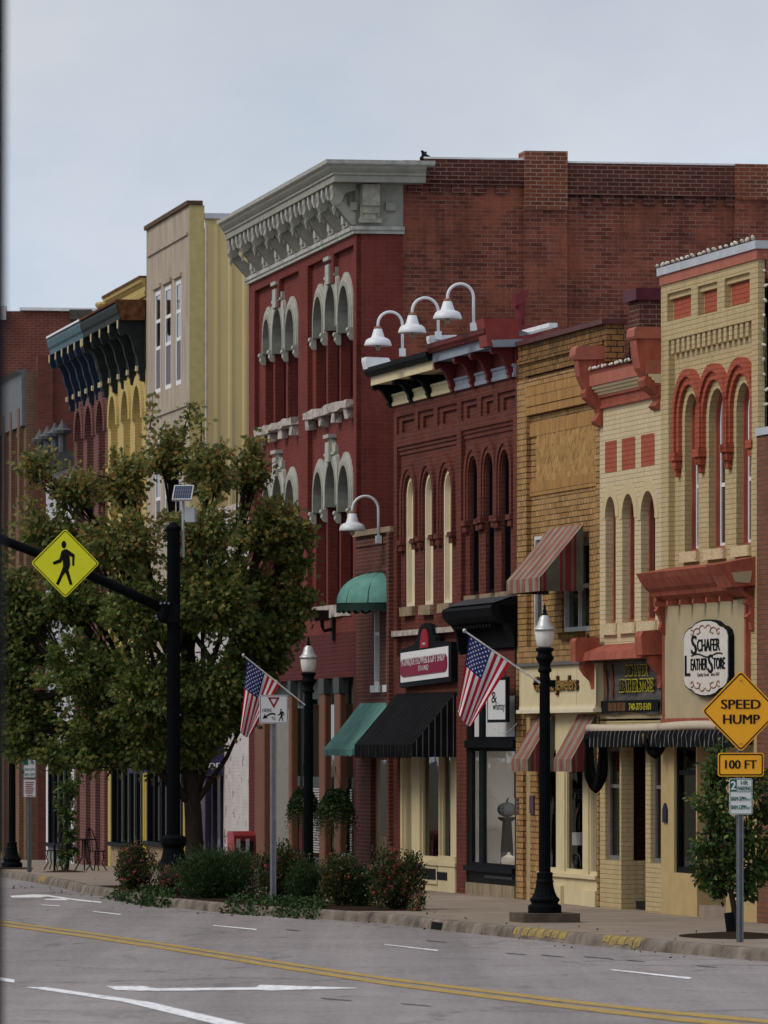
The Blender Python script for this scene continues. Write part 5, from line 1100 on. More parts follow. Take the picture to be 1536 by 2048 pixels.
# ---------------------------------------------------------------- arcaded pair sharing one bracketed cornice
def arcade(name, label, pl, pr_, wall_m, corn_m, brk_m, arch_px, cap_m, gut_m, nb_, ppx, ring=None):
    a, b = X2(pl), X2(pr_) - 0.002
    B_ = thing('brick_building', label, 'building', F2.w(b, 0, -0.6), F2.rz)
    zt_ = ARC_T; zb_ = ARC_T - 1.55
    hs = []
    for (p0, p1) in arch_px:
        x0, x1 = X2(p0), X2(p1); r = (x1 - x0) / 2
        hs.append((x0, x1, zb_ - 4.9, zb_ - 0.35 - r * 1.1, r * 1.1))
    q = MB(F2); q.wall(rect(a, b, -0.9, zt_ - 0.1), [arch(h[0], h[1], h[2], h[3], h[4], 12) for h in hs] + [rect(h[0], h[1], 3.2, h[2] - 0.8) for h in hs] + [rect(a + 0.5, b - 0.5, -0.4, 2.6)], 0, 0.3)
    for h in hs:                                       # imposts between the arches
        for x_ in (h[0], h[1]):
            for dz in (0, -0.5, -2.1): q.box(x_ - 0.28, x_ + 0.28, -0.10, 0.0, h[3] - 0.18 - 1.0 + dz, h[3] - 1.0 + dz); 
            q.box(x_ - 0.2, x_ + 0.2, -0.05, 0.0, h[3] - 1.5, h[3] - 1.18)
            q.box(x_ - 0.17, x_ + 0.17, -0.06, 0.0, 2.65, h[3] - 3.4)
    q.build('wall', wall_m, B_)
    for h in hs:
        c = (h[0] + h[1]) / 2; r = (h[1] - h[0]) / 2
        wd = win(B_, F2, h[0], h[1], h[2], 0, 0.16, ring or wall_m, dglass, zs_=h[3], rise=h[4], fw=0.22, ft=0.12)
        po = [(c + (r + 0.24) * math.cos(math.pi * k / 14), h[3] + (h[4] + 0.24) * math.sin(math.pi * k / 14)) for k in range(15)]
        pi_ = [(c + r * math.cos(math.pi * k / 14), h[3] + h[4] * math.sin(math.pi * k / 14)) for k in range(15)]
        s = MB(F2); s.prism(po + pi_[::-1], 'y', -0.07, 0.0); s.build('arch_ring', ring or wall_m, wd)
        win(B_, F2, h[0], h[1], 3.2, h[2] - 0.8, 0.16, ring or wall_m, dglass, fw=0.2, ft=0.1)
    q = MB(F2); q.strip([(0, zb_), (0.06, zb_), (0.06, zb_ + 0.08), (0.03, zb_ + 0.1), (0.03, zt_ - 0.42), (0.0, zt_ - 0.42)], a, b); q.strip([(-0.2, zt_ - 0.419), (0.62, zt_ - 0.419), (0.63, zt_ - 0.3), (0.67, zt_ - 0.24), (0.7, zt_ - 0.1), (0.7, zt_ - 0.04), (-0.2, zt_)], a, b, 0)
    co_ = q.build('cornice', corn_m, B_)
    q = MB(F2); q.box(a, b, -0.72, 0.4, zt_ + 0.001, zt_ + 0.05); q.build('gutter_cap', cap_m, co_)
    for i in range(nb_):
        u = a + 0.2 + (b - a - 0.3) * i / (nb_ - 1)
        q = MB(F2); q.prism(bracket(0.62, 1.45, zt_ - 0.421, -0.02), 'x', u - 0.2, u); q.build('bracket', brk_m, B_)
        q = MB(F2); q.prism([(-0.63, zt_ - 0.43), (-0.66, zt_ - 0.43), (-0.66, zt_ - 0.62), (-0.63, zt_ - 0.62)], 'x', u - 0.15, u - 0.03); q.build('bracket_tab', ring or cream, B_)
        q = MB(F2); q.box(u - 0.17, u - 0.03, -0.22, -0.12, zt_ - 1.62, zt_ - 1.5); q.build('bracket_knob', cream, B_)
    shell(B_, F2, a, b, -0.9, zt_ - 0.45, 0.3, 11, wall_m)
    return B_, a, b, hs
ARC_T = Z2(291, 604)
navy = mat('navy_paint', (0.018, 0.028, 0.05), 0.5, var=0.3); teal_c = mat('weathered_teal_cornice', (0.07, 0.125, 0.16), 0.55, var=0.35, sc=4)
dark_c = mat('dark_green_cornice', (0.02, 0.026, 0.025), 0.6, var=0.4); rust = mat('rusty_gutter', (0.13, 0.055, 0.025), 0.8, var=0.7, sc=5)
yel_brick = brick('yellow_painted_brick', (0.50, 0.385, 0.15), (0.53, 0.41, 0.17), (0.42, 0.32, 0.12), bump=0.6, stain=0.2, stain_col=(0.2, 0.15, 0.06))
plum_brick = brick('plum_brown_brick', (0.15, 0.055, 0.048), (0.12, 0.045, 0.04), (0.22, 0.14, 0.12), bump=0.7, stain=0.3)
BG, ga, gb, gh_ = arcade('g', 'yellow painted arcaded building with dark bracketed cornice and rusty gutter', 216, 292, yel_brick, dark_c, dark_c, ((222, 236), (247, 261), (270, 286)), rust, rust, 5, 0)
BH, ha, hb_, hh_ = arcade('h', 'plum brown brick arcaded building with navy brackets and weathered teal cornice', 148, 216, plum_brick, teal_c, navy, ((154, 167), (174, 188), (197, 211)), roofwhite, teal_c, 6, 0)
m = MB(F2); m.prism(side(F2, gb + 0.02, [(291, 602), (233, 602), (236, 615), (243, 640), (291, 640)]), 'x', gb - 0.3, gb + 0.02); m.build('gutter_end', rust, BG)
# yellow rear parapet rising behind the cornice
m = MB(F2); zgp = Z2(291, 557); m.box(ga + 0.1, gb, 0.02, 0.28, ARC_T + 0.052, zgp); m.strip([(0, zgp - 0.42), (0.03, zgp - 0.42), (0.05, zgp - 0.3), (0.02, zgp - 0.28), (0.02, zgp - 0.18), (0.12, zgp - 0.08), (0.14, zgp), (0, zgp)], ga, gb); m.build('rear_parapet', yel_brick, BG)
m = MB(F2); m.box(ga, gb, -0.16, 0.3, zgp + 0.001, zgp + 0.06); m.build('rear_coping', rust, BG)
m = MB(F2); m.lathe((ga + 0.1, -0.12, ARC_T + 0.052), [(0.11, 0), (0.11, 0.22), (0.2, 0.3), (0.22, 0.36), (0.2, 0.4), (0.05, 0.42)], 10); m.build('finial', yel_brick, BG)
shopfront(BG, F2, 220, 290, 2.6, Z2(230, 1684), -0.9, black, mat('bright_yellow_trim', (0.40, 0.30, 0.05), 0.6), mat('tan_riser', (0.3, 0.22, 0.14)), 5)
boxes(F2, [(X2(pa), X2(pb), -0.08, 0.1, -0.9, 2.58) for pa, pb in ((166, 178), (187, 197), (207, 215))], 'pier', plum_brick, BH); m = MB(F2); m.box(ha + 0.5, hb_ - 0.5, 0.2, 0.22, -0.4, 2.6); m.build('shop_glass', dglass, BH)
# ---------------------------------------------------------------- low white front, then the dark brick corner block and the one behind it
il, ir = X2(92), ha - 0.003
BI = thing('brick_building', 'low white painted brick front with a grey cornice carrying small finials', 'building', F2.w(ir, 0, -0.7), F2.rz)
wbrick = brick('white_painted_brick', (0.50, 0.51, 0.54), (0.46, 0.47, 0.50), (0.36, 0.36, 0.38), bump=0.6, stain=0.2, stain_col=(0.25, 0.25, 0.27))
zit = Z2(140, 935)
wi = [rect(X2(p), X2(p + 9), 3.4, 6.2) for p in (100, 116, 132)]
m = MB(F2); m.wall(rect(il, ir, -1, zit), wi + [rect(il + 0.5, ir - 0.6, -0.6, 2.4)], 0, 0.3); m.build('wall', wbrick, BI)
for h in wi: win(BI, F2, h[0][0], h[1][0], h[0][1], h[2][1], 0.1, white_p, dglass, fw=0.12, ft=0.08)
greycor = mat('grey_cornice_paint', (0.10, 0.108, 0.115), 0.6, var=0.2)
m = MB(F2); m.strip([(0, zit), (0.25, zit), (0.3, zit + 0.1), (0.45, zit + 0.2), (0.5, zit + 0.35), (0, zit + 0.4)], il, ir); ci = m.build('cornice', greycor, BI)
for i in range(4):
    u = il + 0.8 + (ir - il - 1.2) * i / 3
    q = MB(F2); q.lathe((u, -0.25, zit + 0.36), [(0.10, 0), (0.10, 0.45), (0.22, 0.5), (0.25, 0.58), (0.14, 0.62), (0.06, 0.75), (0.02, 0.85)], 8); q.build('finial', greycor, ci)
shell(BI, F2, il, ir, -1, zit - 0.05, 0.3, 11, wbrick, right=False)
shopfront(BI, F2, 94, 146, 2.4, 0.0, -1, black, white_p, mat('grey_riser', (0.2, 0.2, 0.2)), 4)
jl, jr = X2(-40), X2(52)
BJ = thing('brick_building', 'brown brick corner block at the left edge with grey metal cornice and red side', 'building', F2.w(jr, 0, -0.9), F2.rz)
zjt = Z2(50, 742)
j_br = brick('brown_face_brick', (0.20, 0.115, 0.075), (0.16, 0.09, 0.06), (0.10, 0.07, 0.05), bump=0.6, stain=0.3)
wj = []
for p in (-30, -12, 2, 17, 32): wj += [rect(X2(p), X2(p + 8), Z2(20, 1000), Z2(20, 880)), rect(X2(p), X2(p + 8), Z2(20, 850), Z2(20, 815))]
m = MB(F2); m.wall(rect(jl, jr, -1.2, zjt), wj, 0, 0.3)
for p in (-3, 12, 27, 43): m.box(X2(p), X2(p + 4), -0.12, 0, -1.2, zjt - 1.0)
m.build('wall', j_br, BJ)
for i, h in enumerate(wj): win(BJ, F2, h[0][0], h[1][0], h[0][1], h[2][1], 0.1, mat('brown_sash', (0.09, 0.06, 0.045)), (dglass if i % 2 == 0 else mat('brown_spandrel', (0.12, 0.07, 0.05))), fw=0.1, ft=0.08)
m = MB(F2); m.strip([(0, zjt - 1.5), (0.1, zjt - 1.5), (0.12, zjt - 0.1), (0.3, zjt), (0, zjt + 0.05)], jl, jr - 0.05, 0.0); m.build('cornice', mat('grey_sheet_cornice', (0.13, 0.14, 0.15), 0.55, 0.2, var=0.25), BJ)
zj2 = F2.z(712, jr, F2.y(100, jr))
j_side = brick('dark_red_side_brick', (0.17, 0.05, 0.038), (0.12, 0.035, 0.028), (0.12, 0.07, 0.055), bump=0.7, stain=0.55, stain_col=(0.035, 0.02, 0.018), patch=(0.2, 0.07, 0.045), patch_amt=0.5)
m = MB(F2); m.box(jr - 0.3, jr - 0.002, 0.32, 14, -1.2, zj2); m.box(jl, jr - 0.3, 13.7, 14, -1.2, zj2); m.box(jr - 0.05, jr + 0.14, 0.3, 0.72, -1.2, zj2 - 0.1); m.build('side_wall', j_side, BJ)
m = MB(F2); m.box(jr - 0.4, jr + 0.06, 0.75, 14, zj2 + 0.001, zj2 + 0.2); m.box(jl, jr - 0.4, 0.4, 13.7, zj2 - 1, zj2 - 0.8); m.build('roof', galv, BJ)
shopfront(BJ, F2, -30, 22, Z2(20, 1420), -0.3, -1.2, black, cream, cream, 3)
zk = at(100, 622, 205)
BK = thing('brick_building', 'farther red brick block with white capped parapet rising behind the left corner block', 'building', (zk.x, 205, -1.3), F2.rz)
k0, k1 = F2.o.x, 0
YK = 205; kx = at(-60, 0, YK).x; kx2 = at(215, 0, YK).x
m = MB(); m.box(kx, kx2, YK, YK + 12, -1.4, at(0, 622, YK).z); m.build('wall', brick('distant_red_brick', (0.17, 0.048, 0.035), (0.13, 0.036, 0.028), (0.2, 0.12, 0.1), bump=0.6, stain=0.4, bw=0.26, bh=0.085), BK)
m = MB(); m.box(at(40, 0, YK).x, kx2, YK - 0.1, YK + 0.4, at(0, 622, YK).z + 0.001, at(0, 616, YK).z); m.jitter(0.04, 2).box(kx, at(12, 0, YK).x, YK - 0.2, YK + 0.5, at(0, 640, YK).z, at(0, 612, YK).z); m.build('parapet_cap', roofwhite, BK)
m = MB(); m.box(at(140, 0, YK).x, at(184, 0, YK).x, YK - 0.3, YK + 1, at(0, 640, YK).z, at(0, 620, YK).z); m.build('chimney', mat('sooty_stone', (0.08, 0.075, 0.065), 0.9, var=0.4), BK)
# ================================================================== awnings, lamps and signs fixed to the fronts
def awning(label, fr, x0, x1, zt, zf, proj, val, top_m, side_m, y0=-0.02, scallop=0.0, name='awning', nsc=14, sides=True):
    T = thing(name, label, 'awning', fr.w(x1, y0, zf), fr.rz)
    q = MB(fr); n = 16
    vs = []; fs = []
    for i in range(n + 1):
        u = x0 + (x1 - x0) * i / n
        for k in range(7):
            f = k / 6; sag = -0.02 * math.sin(math.pi * f) * (0.6 + 0.4 * math.sin(i * 2.1))
            vs.append((u, y0 - proj * f, zt + (zf - zt) * f + sag))
    fs = [(i * 7 + k, (i + 1) * 7 + k, (i + 1) * 7 + k + 1, i * 7 + k + 1) for i in range(n) for k in range(6)]
    q.smooth = True; q.add(vs, fs); q.build('canopy', top_m, T)
    q = MB(fr); q.smooth = False; n2 = nsc * 4; vs = []
    for i in range(n2 + 1):
        u = x0 + (x1 - x0) * i / n2; d = scallop * abs(math.sin(math.pi * i / 4)) if scallop else 0
        vs += [(u, y0 - proj - 0.004, zf), (u, y0 - proj + 0.012 * math.sin(i * 0.9), zf - val - d)]
    q.add(vs, [(2 * i, 2 * i + 2, 2 * i + 3, 2 * i + 1) for i in range(n2)]); q.build('valance', top_m, T)
    if sides:
        for x_ in (x0, x1):
            q = MB(fr); q.prism([(y0, zt - 0.01), (y0 - proj, zf - 0.005), (y0 - proj, zf - val), (y0, zf - val)], 'x', x_ - 0.008, x_ + 0.001); q.build('side_panel', side_m, T)
    q = MB(fr)
    for x_ in (x0 + 0.03, x1 - 0.03): q.tube([(x_, y0, zf), (x_, y0 - proj + 0.02, zf + 0.01)], 0.012, 6)
    q.tube([(x0 + 0.02, y0 - proj + 0.015, zf), (x1 - 0.02, y0 - proj + 0.015, zf)], 0.012, 6); q.build('frame', black, T)
    return T
def bias(name, lo, hi): return mat(name, lo, 0.85, var=0.3, sc=3, bump=0.1)
teal = mat('faded_teal_canvas', (0.135, 0.31, 0.265), 0.8, var=0.3, sc=3, bump=0.1)
blackstripe = stripes('black_pinstripe_canvas', (0.008, 0.008, 0.009), (0.035, 0.035, 0.037), 0.32, 0.9)
blackstripe_s = stripes('black_pinstripe_side', (0.010, 0.010, 0.012), (0.16, 0.16, 0.16), 0.11, 0.86, axis=1)
blackstripe_v = stripes('black_striped_valance', (0.008, 0.008, 0.011), (0.22, 0.21, 0.19), 0.26, 0.91)
redstripe = stripes('red_striped_canvas', (0.25, 0.225, 0.17), (0.25, 0.08, 0.07), 0.44, 0.45, cc=(0.24, 0.17, 0.13))
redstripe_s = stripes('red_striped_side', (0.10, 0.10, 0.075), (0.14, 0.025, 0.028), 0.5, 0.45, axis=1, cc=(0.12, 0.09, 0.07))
# striped awning over the upper window of the golden building
xr_ = X1(1169); pj = 0.72
awning('large red striped awning over the upper window of the golden brick building', F1, xr_ - 2.35, xr_, Z1(1169, 1048), Z1(1169, 1145, -pj), pj, 0.22, redstripe, redstripe_s)
xr_ = X1(1110.0); awning('small red striped awning left of the post lamp, under the jewellery sign', F1, xr_ - 1.15, xr_, Z1(1110, 1428), Z1(1110, 1519, -0.46), 0.44, 0.2, redstripe, redstripe_s)
xr_ = X1(1194); awning('small red striped awning right of the post lamp, beside the leather shop', F1, xr_ - 1.2, xr_, Z1(1194, 1428), Z1(1194, 1519, -0.46), 0.40, 0.2, redstripe, redstripe_s)
xr_ = X1(915); awning('long black fringed awning under the flower shop sign', F1, X1(796), xr_, Z1(915, 1383), Z1(915, 1489, -0.79), 0.79, 0.22, blackstripe, blackstripe_s, scallop=0.03, nsc=40)
xr_ = X1(781); awning('plain teal canvas awning beside the black fringed one', F1, X1(722), xr_, Z1(781, 1405), Z1(781, 1499, -0.7), 0.7, 0.1, teal, teal, scallop=0.03)
# purple awning with lettering on the low white shop
purple = mat('purple_canvas', (0.055, 0.045, 0.125), 0.8, var=0.2)
pw = 1.7; xb_ = X2(449); xa_ = xb_ - 3.0; zf_ = Z2(449, 1520)
T = awning('purple canvas entrance canopy lettered in white on the low white shop', F2, xa_, xb_, Z2(449, 1464), zf_, pw, 0.27, purple, purple, scallop=0.03)
def side_text(body, pa, pb, z0, z1):
    q = MB(F2); ya, yb = F2.y(pa, xb_), F2.y(pb, xb_); q.text(body, ya, yb, z0, z1, 0, 0.006, bold=0.02)
    q.v = [Vector((xb_ + 0.004 - v.y, v.x, v.z)) for v in q.v]; q.build('lettering', white_p, T)
side_text('GE SHOP', 366, 441, zf_ - 0.20, zf_ - 0.06); side_text('THE', 386, 414, zf_ + 0.02, zf_ + 0.14)
# retracted black striped awning along the leather shop
xa_, xb_ = X1(1204), X1(1508)
T = thing('awning', 'rolled up black awning with white striped valance along the leather shop', 'awning', F1.w(xb_, -0.3, 2.7), F1.rz)
zh = Z1(1210, 1462)
hous = mat('cream_vinyl', (0.50, 0.42, 0.32), 0.6, var=0.1)
q = MB(F1); q.smooth = True; n = 30
for i, (a, b) in enumerate(((xa_, (xa_ + xb_) / 2 - 0.05), ((xa_ + xb_) / 2 - 0.04, xb_))):
    q.tube([(a + (b - a) * k / 10, -0.2, zh + 0.04 + 0.03 * math.sin(math.pi * k / 10) * (1 if i else -0.5)) for k in range(11)], 0.075, 10)
q.build('roller_cover', hous, T)
for i, (a, b) in enumerate(((xa_, X1(1322)), (X1(1326), xb_))):
    q = MB(F1); q.smooth = True; n2 = 70; vs = []
    for k in range(n2 + 1):
        u = a + (b - a) * k / n2; w_ = 0.012 * math.sin(k * 1.25)
        vs += [(u, -0.27, zh + 0.0), (u, -0.30 + w_, zh - 0.08), (u, -0.295 - w_, zh - 0.24 - 0.02 * abs(math.sin(k * 0.62)))]
    q.add(vs, [(3 * k + j, 3 * k + 3 + j, 3 * k + 4 + j, 3 * k + 1 + j) for k in range(n2) for j in (0, 1)]); q.build('valance', blackstripe_v, T)
    q = MB(F1); q.box(b - 0.004, b, -0.27, -0.02, zh - 0.22, zh); q.build('side_panel', black, T)
# loose black cloth slung from the awning's end
def drape(xc_, yc_, zt_, wd, hg, label):
    q = MB(F1); q.smooth = True; n = 24; vs = []; k = 8
    for i in range(n + 1):
        t = i / n; a = math.pi * t
        cx_, cz_ = -math.cos(a) * wd, -(math.sin(a) ** 0.6) * hg
        for j in range(k):
            b = 2 * math.pi * j / k; r = 0.045 + 0.05 * math.sin(a)
            vs.append((xc_ + 0.3 * cx_ + r * 0.5 * math.sin(b * 2), yc_ + cx_ * 0.9 + r * math.cos(b) * (0.5 + abs(math.cos(a))), zt_ + cz_ + r * math.sin(b) * 1.2))
    q.add(vs, [(i * k + j, i * k + (j + 1) % k, (i + 1) * k + (j + 1) % k, (i + 1) * k + j) for i in range(n) for j in range(k)])
    return tag(q.build('black_cloth', mat('black_cloth', (0.006, 0.006, 0.007), 0.9)), label, 'cloth')
drape(X1(1210) + 0.2, -0.2, zh - 0.16, 0.12, 0.72, 'long loop of black cloth hanging from the left end of the rolled awning')
drape(X1(1324) + 0.35, -0.2, zh - 0.16, 0.08, 0.16, 'short loop of black cloth hanging at the middle gap of the rolled awning')
# round teal dome awning on the narrow building
xr_ = X1(783); hw = 0.85; xc_ = xr_ - hw; pd = 0.84; zt_ = Z1(782, 1142); zb_ = Z1(782, 1205)
T = thing('dome_awning', 'round ribbed teal dome awning with a dirty scalloped edge', 'awning', F1.w(xc_, 0, zb_), F1.rz)
q = MB(F1); q.smooth = True; na, nb = 32, 10; vs = []
for i in range(na + 1):
    a = math.pi * i / na
    for k in range(nb + 1):
        b = math.pi / 2 * k / nb; rr = math.sin(b) ** 0.9
        bump_ = 1 + 0.02 * abs(math.sin(a * 2.5))
        vs.append((xc_ - math.cos(a) * hw * rr * bump_, -math.sin(a) ** 0.8 * pd * rr * bump_, zb_ + (zt_ - zb_) * math.cos(b)))
q.add(vs, [(i * (nb + 1) + k, (i + 1) * (nb + 1) + k, (i + 1) * (nb + 1) + k + 1, i * (nb + 1) + k + 1) for i in range(na) for k in range(nb)]); q.build('canopy', teal, T)
q = MB(F1); vs = []
for i in range(97):
    a = math.pi * i / 96; X_, Y_ = xc_ - math.cos(a) * hw, -math.sin(a) ** 0.8 * pd
    vs += [(X_, Y_, zb_), (X_, Y_, zb_ - 0.13 - 0.05 * abs(math.sin(i * math.pi / 6)))]
q.add(vs, [(2 * i, 2 * i + 2, 2 * i + 3, 2 * i + 1) for i in range(96)]); q.build('valance', mat('mouldy_teal_canvas', (0.05, 0.115, 0.095), 0.85, var=0.6, sc=5, col2=(0.02, 0.035, 0.03)), T)
q = MB(F1)
for a in (0.55, 1.1, 1.55, 2.1, 2.7):
    q.tube([(xc_ - math.cos(a) * hw * math.sin(b) * 1.015, -math.sin(a) ** 0.8 * pd * math.sin(b) * 1.015, zb_ + (zt_ - zb_) * math.cos(b) * 1.01) for b in [math.pi / 2 * k / 10 for k in range(11)]], 0.008, 5)
q.build('rib', mat('dark_seam', (0.02, 0.05, 0.045), 0.8), T)
# white gooseneck lamps
lampw = mat('white_enamel', (0.66, 0.67, 0.70), 0.4, var=0.08, spec=0.5); bulbg = mat('clear_bulb', (0.35, 0.33, 0.29), 0.1)
def gooseneck(label, foot, y, top_py, neck_px, neck_py, shade_py, fr=F1):
    x, z0 = X1(foot[0], y), Z1(foot[0], foot[1], y)
    T = thing('gooseneck_lamp', label, 'lamp', fr.w(x, y, z0), fr.rz, 'white gooseneck lamps on the red buildings')
    sc = F / fr.w(x, y, 0).y
    r = (foot[0] - neck_px) / 2 / sc / 0.977; zn = fr.z(neck_py, x, y); zt = fr.z(top_py, x, y)
    q = MB(fr); q.smooth = True
    path = [(x, y, z0 - 0.05), (x, y, zt - r)] + [(x, y - r + r * math.cos(math.pi * k / 12), zt - r + r * math.sin(math.pi * k / 12)) for k in range(1, 13)] + [(x, y - 2 * r, zn)]
    q.tube(path, 0.026, 10); q.build('arm', lampw, T)
    q = MB(fr); q.box(x - 0.05, x + 0.05, y - 0.05, y + 0.05, z0 - 0.06, z0 + 0.08); q.build('bracket', lampw, T)
    zs_ = fr.z(shade_py, x, y); h = zn - zs_
    q = MB(fr); q.smooth = True
    q.lathe((x, y - 2 * r, zs_), [(0.0, 0.0 + 0.03), (0.2, 0.03), (0.245, 0.0), (0.25, 0.005), (0.235, 0.06), (0.21, 0.11), (0.17, 0.135), (0.125, 0.15), (0.115, 0.17), (0.075, h - 0.01), (0.06, h)], 28); q.build('shade', lampw, T)
    q = MB(fr); q.lathe((x, y - 2 * r, zn), [(0.065, 0), (0.07, 0.01), (0.065, 0.03), (0.03, 0.045)], 16); q.build('collar', mat('rusty_collar', (0.25, 0.14, 0.08), 0.7), T)
    q = MB(fr); q.smooth = True; q.lathe((x, y - 2 * r, zs_), [(0.02, 0.03), (0.04, -0.01), (0.045, -0.045), (0.03, -0.08), (0.005, -0.09)], 10); q.build('bulb', bulbg, T)
gooseneck('white gooseneck lamp on the cream eaves, lowest of the three in a row', (804.8, 706), -0.42, 624, 756, 658, 692.5)
gooseneck('white gooseneck lamp between two others, where cream eaves meet slate eaves', (876.5, 672), -0.42, 596, 824.5, 631, 667)
gooseneck('white gooseneck lamp on the slate eaves, highest of the three in a row', (947, 655), -0.42, 568, 895, 603, 639)
gooseneck('single white gooseneck lamp above the teal dome awning', (757, 1080), -0.1, 992.5, 705, 1027, 1062)
# floodlight on the red block
x, z = X2(669), Z2(669, 1258)
T = thing('floodlight', 'dark wall floodlight on a bracket low on the red building', 'light', F2.w(x, 0, z), F2.rz)
fl_m = mat('brown_black_metal', (0.02, 0.015, 0.014), 0.6)
q = MB(F2); q.cham(x - 0.12, x + 0.12, -0.06, 0, z - 0.22, z + 0.22, 0.02); q.build('wall_plate', fl_m, T)
q = MB(F2); q.tube([(x, -0.05, z), (x, -0.2, z - 0.04), (x, -0.24, z + 0.05), (x, -0.24, z + 0.18)], 0.035, 8); q.build('arm', fl_m, T)
q = MB(F2); q.box(x - 0.2, x + 0.2, -0.42, -0.14, z + 0.16, z + 0.36); q.build('housing', fl_m, T)
# flower shop sign
yS = -0.12; xa_, xb_ = X1(799, yS), X1(902.5, yS); xm = (xa_ + xb_) / 2
z1s = Z1(850, 1292, yS); z0s = Z1(850, 1369.5, yS); tilt = 0.018
T = thing('shop_sign', 'flower shop sign with magenta plaque in a black frame with an arched crest', 'sign', F1.w(xm, yS, z0s), F1.rz)
def tl(q): q.v = [Vector((v.x, v.y, v.z + (v.x - xm) * tilt)) for v in q.v]; return q
w_ = xb_ - xa_
crest = [(xa_, z0s), (xb_, z0s), (xb_, z1s), (xm + 0.85, z1s + 0.06), (xm + 0.8, z1s + 0.14), (xm + 0.62, z1s + 0.18), (xm + 0.55, z1s + 0.3), (xm + 0.32, z1s + 0.38), (xm, z1s + 0.41), (xm - 0.32, z1s + 0.38), (xm - 0.55, z1s + 0.3), (xm - 0.62, z1s + 0.18), (xm - 0.8, z1s + 0.14), (xm - 0.85, z1s + 0.06), (xa_, z1s)]
q = MB(F1); q.prism(crest, 'y', yS, -0.01); tl(q).build('frame', black, T)
b_ = 0.09; q = MB(F1); q.box(xa_ + b_ * 1.6, xb_ - b_ * 2.2, yS - 0.012, yS - 0.001, z0s + b_, z1s - b_ * 0.7); tl(q).build('board', white_p, T)
magenta = mat('magenta_plaque', (0.22, 0.012, 0.045), 0.5, var=0.12)
xc0, xc1 = xa_ + 0.18, xb_ - 0.25; zc0, zc1 = z0s + 0.19, z1s - 0.19; cc = 0.12
pl = []
for (cx_, cz_, sx_, sz_) in ((xc0, zc0, 1, 1), (xc1, zc0, -1, 1), (xc1, zc1, -1, -1), (xc0, zc1, 1, -1)):
    pts = [(cx_ + sx_ * cc * 1.8 * (1 - math.cos(t)), cz_ + sz_ * cc * (1 - math.sin(t))) for t in (0, math.pi / 6, math.pi / 3, math.pi / 2)]
    pl += pts if (sx_ * sz_ > 0) else pts[::-1]
q = MB(F1); q.prism(pl, 'y', yS - 0.03, yS - 0.013); tl(q).build('plaque', magenta, T)
q = MB(F1); zmid = (zc0 + zc1) / 2
q.text('A UNIQUE FLOWER & GIFT SHOP', xc0 + 0.14, xc1 - 0.12, zmid + 0.01, zmid + 0.17, yS - 0.03, 0.006, bold=0.01); q.text('373-UNIQ', xm - 0.42, xm + 0.42, zc0 + 0.05, zc0 + 0.16, yS - 0.03, 0.006); tl(q).build('lettering', mat('silver_letter', (0.55, 0.52, 0.52), 0.5), T)
q = MB(F1); q.prism([(xm - 0.34, z1s - 0.03)] + [(xm + 0.34 * -math.cos(math.pi * k / 12), z1s + 0.0 + 0.31 * math.sin(math.pi * k / 12)) for k in range(13)] + [(xm + 0.34, z1s - 0.03)], 'y', yS - 0.02, yS - 0.001)
o_ = tl(q).build('crest_panel', mat('crest_red', (0.30, 0.015, 0.03), 0.5), T)
q = MB(F1); q.text('UNIQ', xm - 0.12, xm + 0.12, z1s + 0.02, z1s + 0.06, yS - 0.02, 0.005); tl(q).build('lettering', white_p, o_)
# hanging board next door
yS = -0.30; xa_, xb_ = X1(974.5, yS), X1(1012.5, yS); z0s, z1s = Z1(990, 1445, yS), Z1(990, 1355, yS)
T = thing('hanging_sign', 'white hanging shop board with black script, hung on chains under a black hood', 'sign', F1.w((xa_ + xb_) / 2, yS, z0s), F1.rz)
q = MB(F1); q.box(xa_, xb_, yS, yS + 0.06, z0s, z1s); q.build('frame', black, T)
q = MB(F1); q.box(xa_ + 0.08, xb_ - 0.06, yS - 0.006, yS - 0.001, z0s + 0.05, z1s - 0.05); q.build('board', mat('board_white', (0.60, 0.60, 0.60), 0.6, var=0.05), T)
q = MB(F1); q.text('&', xa_ + 0.35, xa_ + 0.75, z0s + 0.33, z0s + 0.52, yS - 0.006, 0.004); q.text('whimzy', xa_ + 0.45, xb_ - 0.08, z0s + 0.17, z0s + 0.34, yS - 0.006, 0.004); q.text('wit', xa_ + 0.12, xa_ + 0.42, z0s + 0.48, z0s + 0.6, yS - 0.006, 0.004); q.build('lettering', black, T)
for u in (xa_ + 0.2, xb_ - 0.2):
    q = MB(F1)
    for k in range(9): q.tube([(u, yS + 0.03, z1s + k * 0.03), (u, yS + 0.03, z1s + k * 0.03 + 0.022)], 0.008, 5)
    q.tube([(u, yS + 0.03, z1s), (u, yS + 0.03, z1s + 0.3)], 0.004, 4); q.build('chain', black, T)
q = MB(F1)
q.tube([(xa_ + 0.3 + (xb_ - xa_ + 0.3) * t, yS + 0.04, z0s - 0.16 * math.sin(math.pi * (0.15 + t * 0.85)) - 0.02) for t in [k / 14 for k in range(15)]], 0.007, 5); q.build('chain', galv, T)
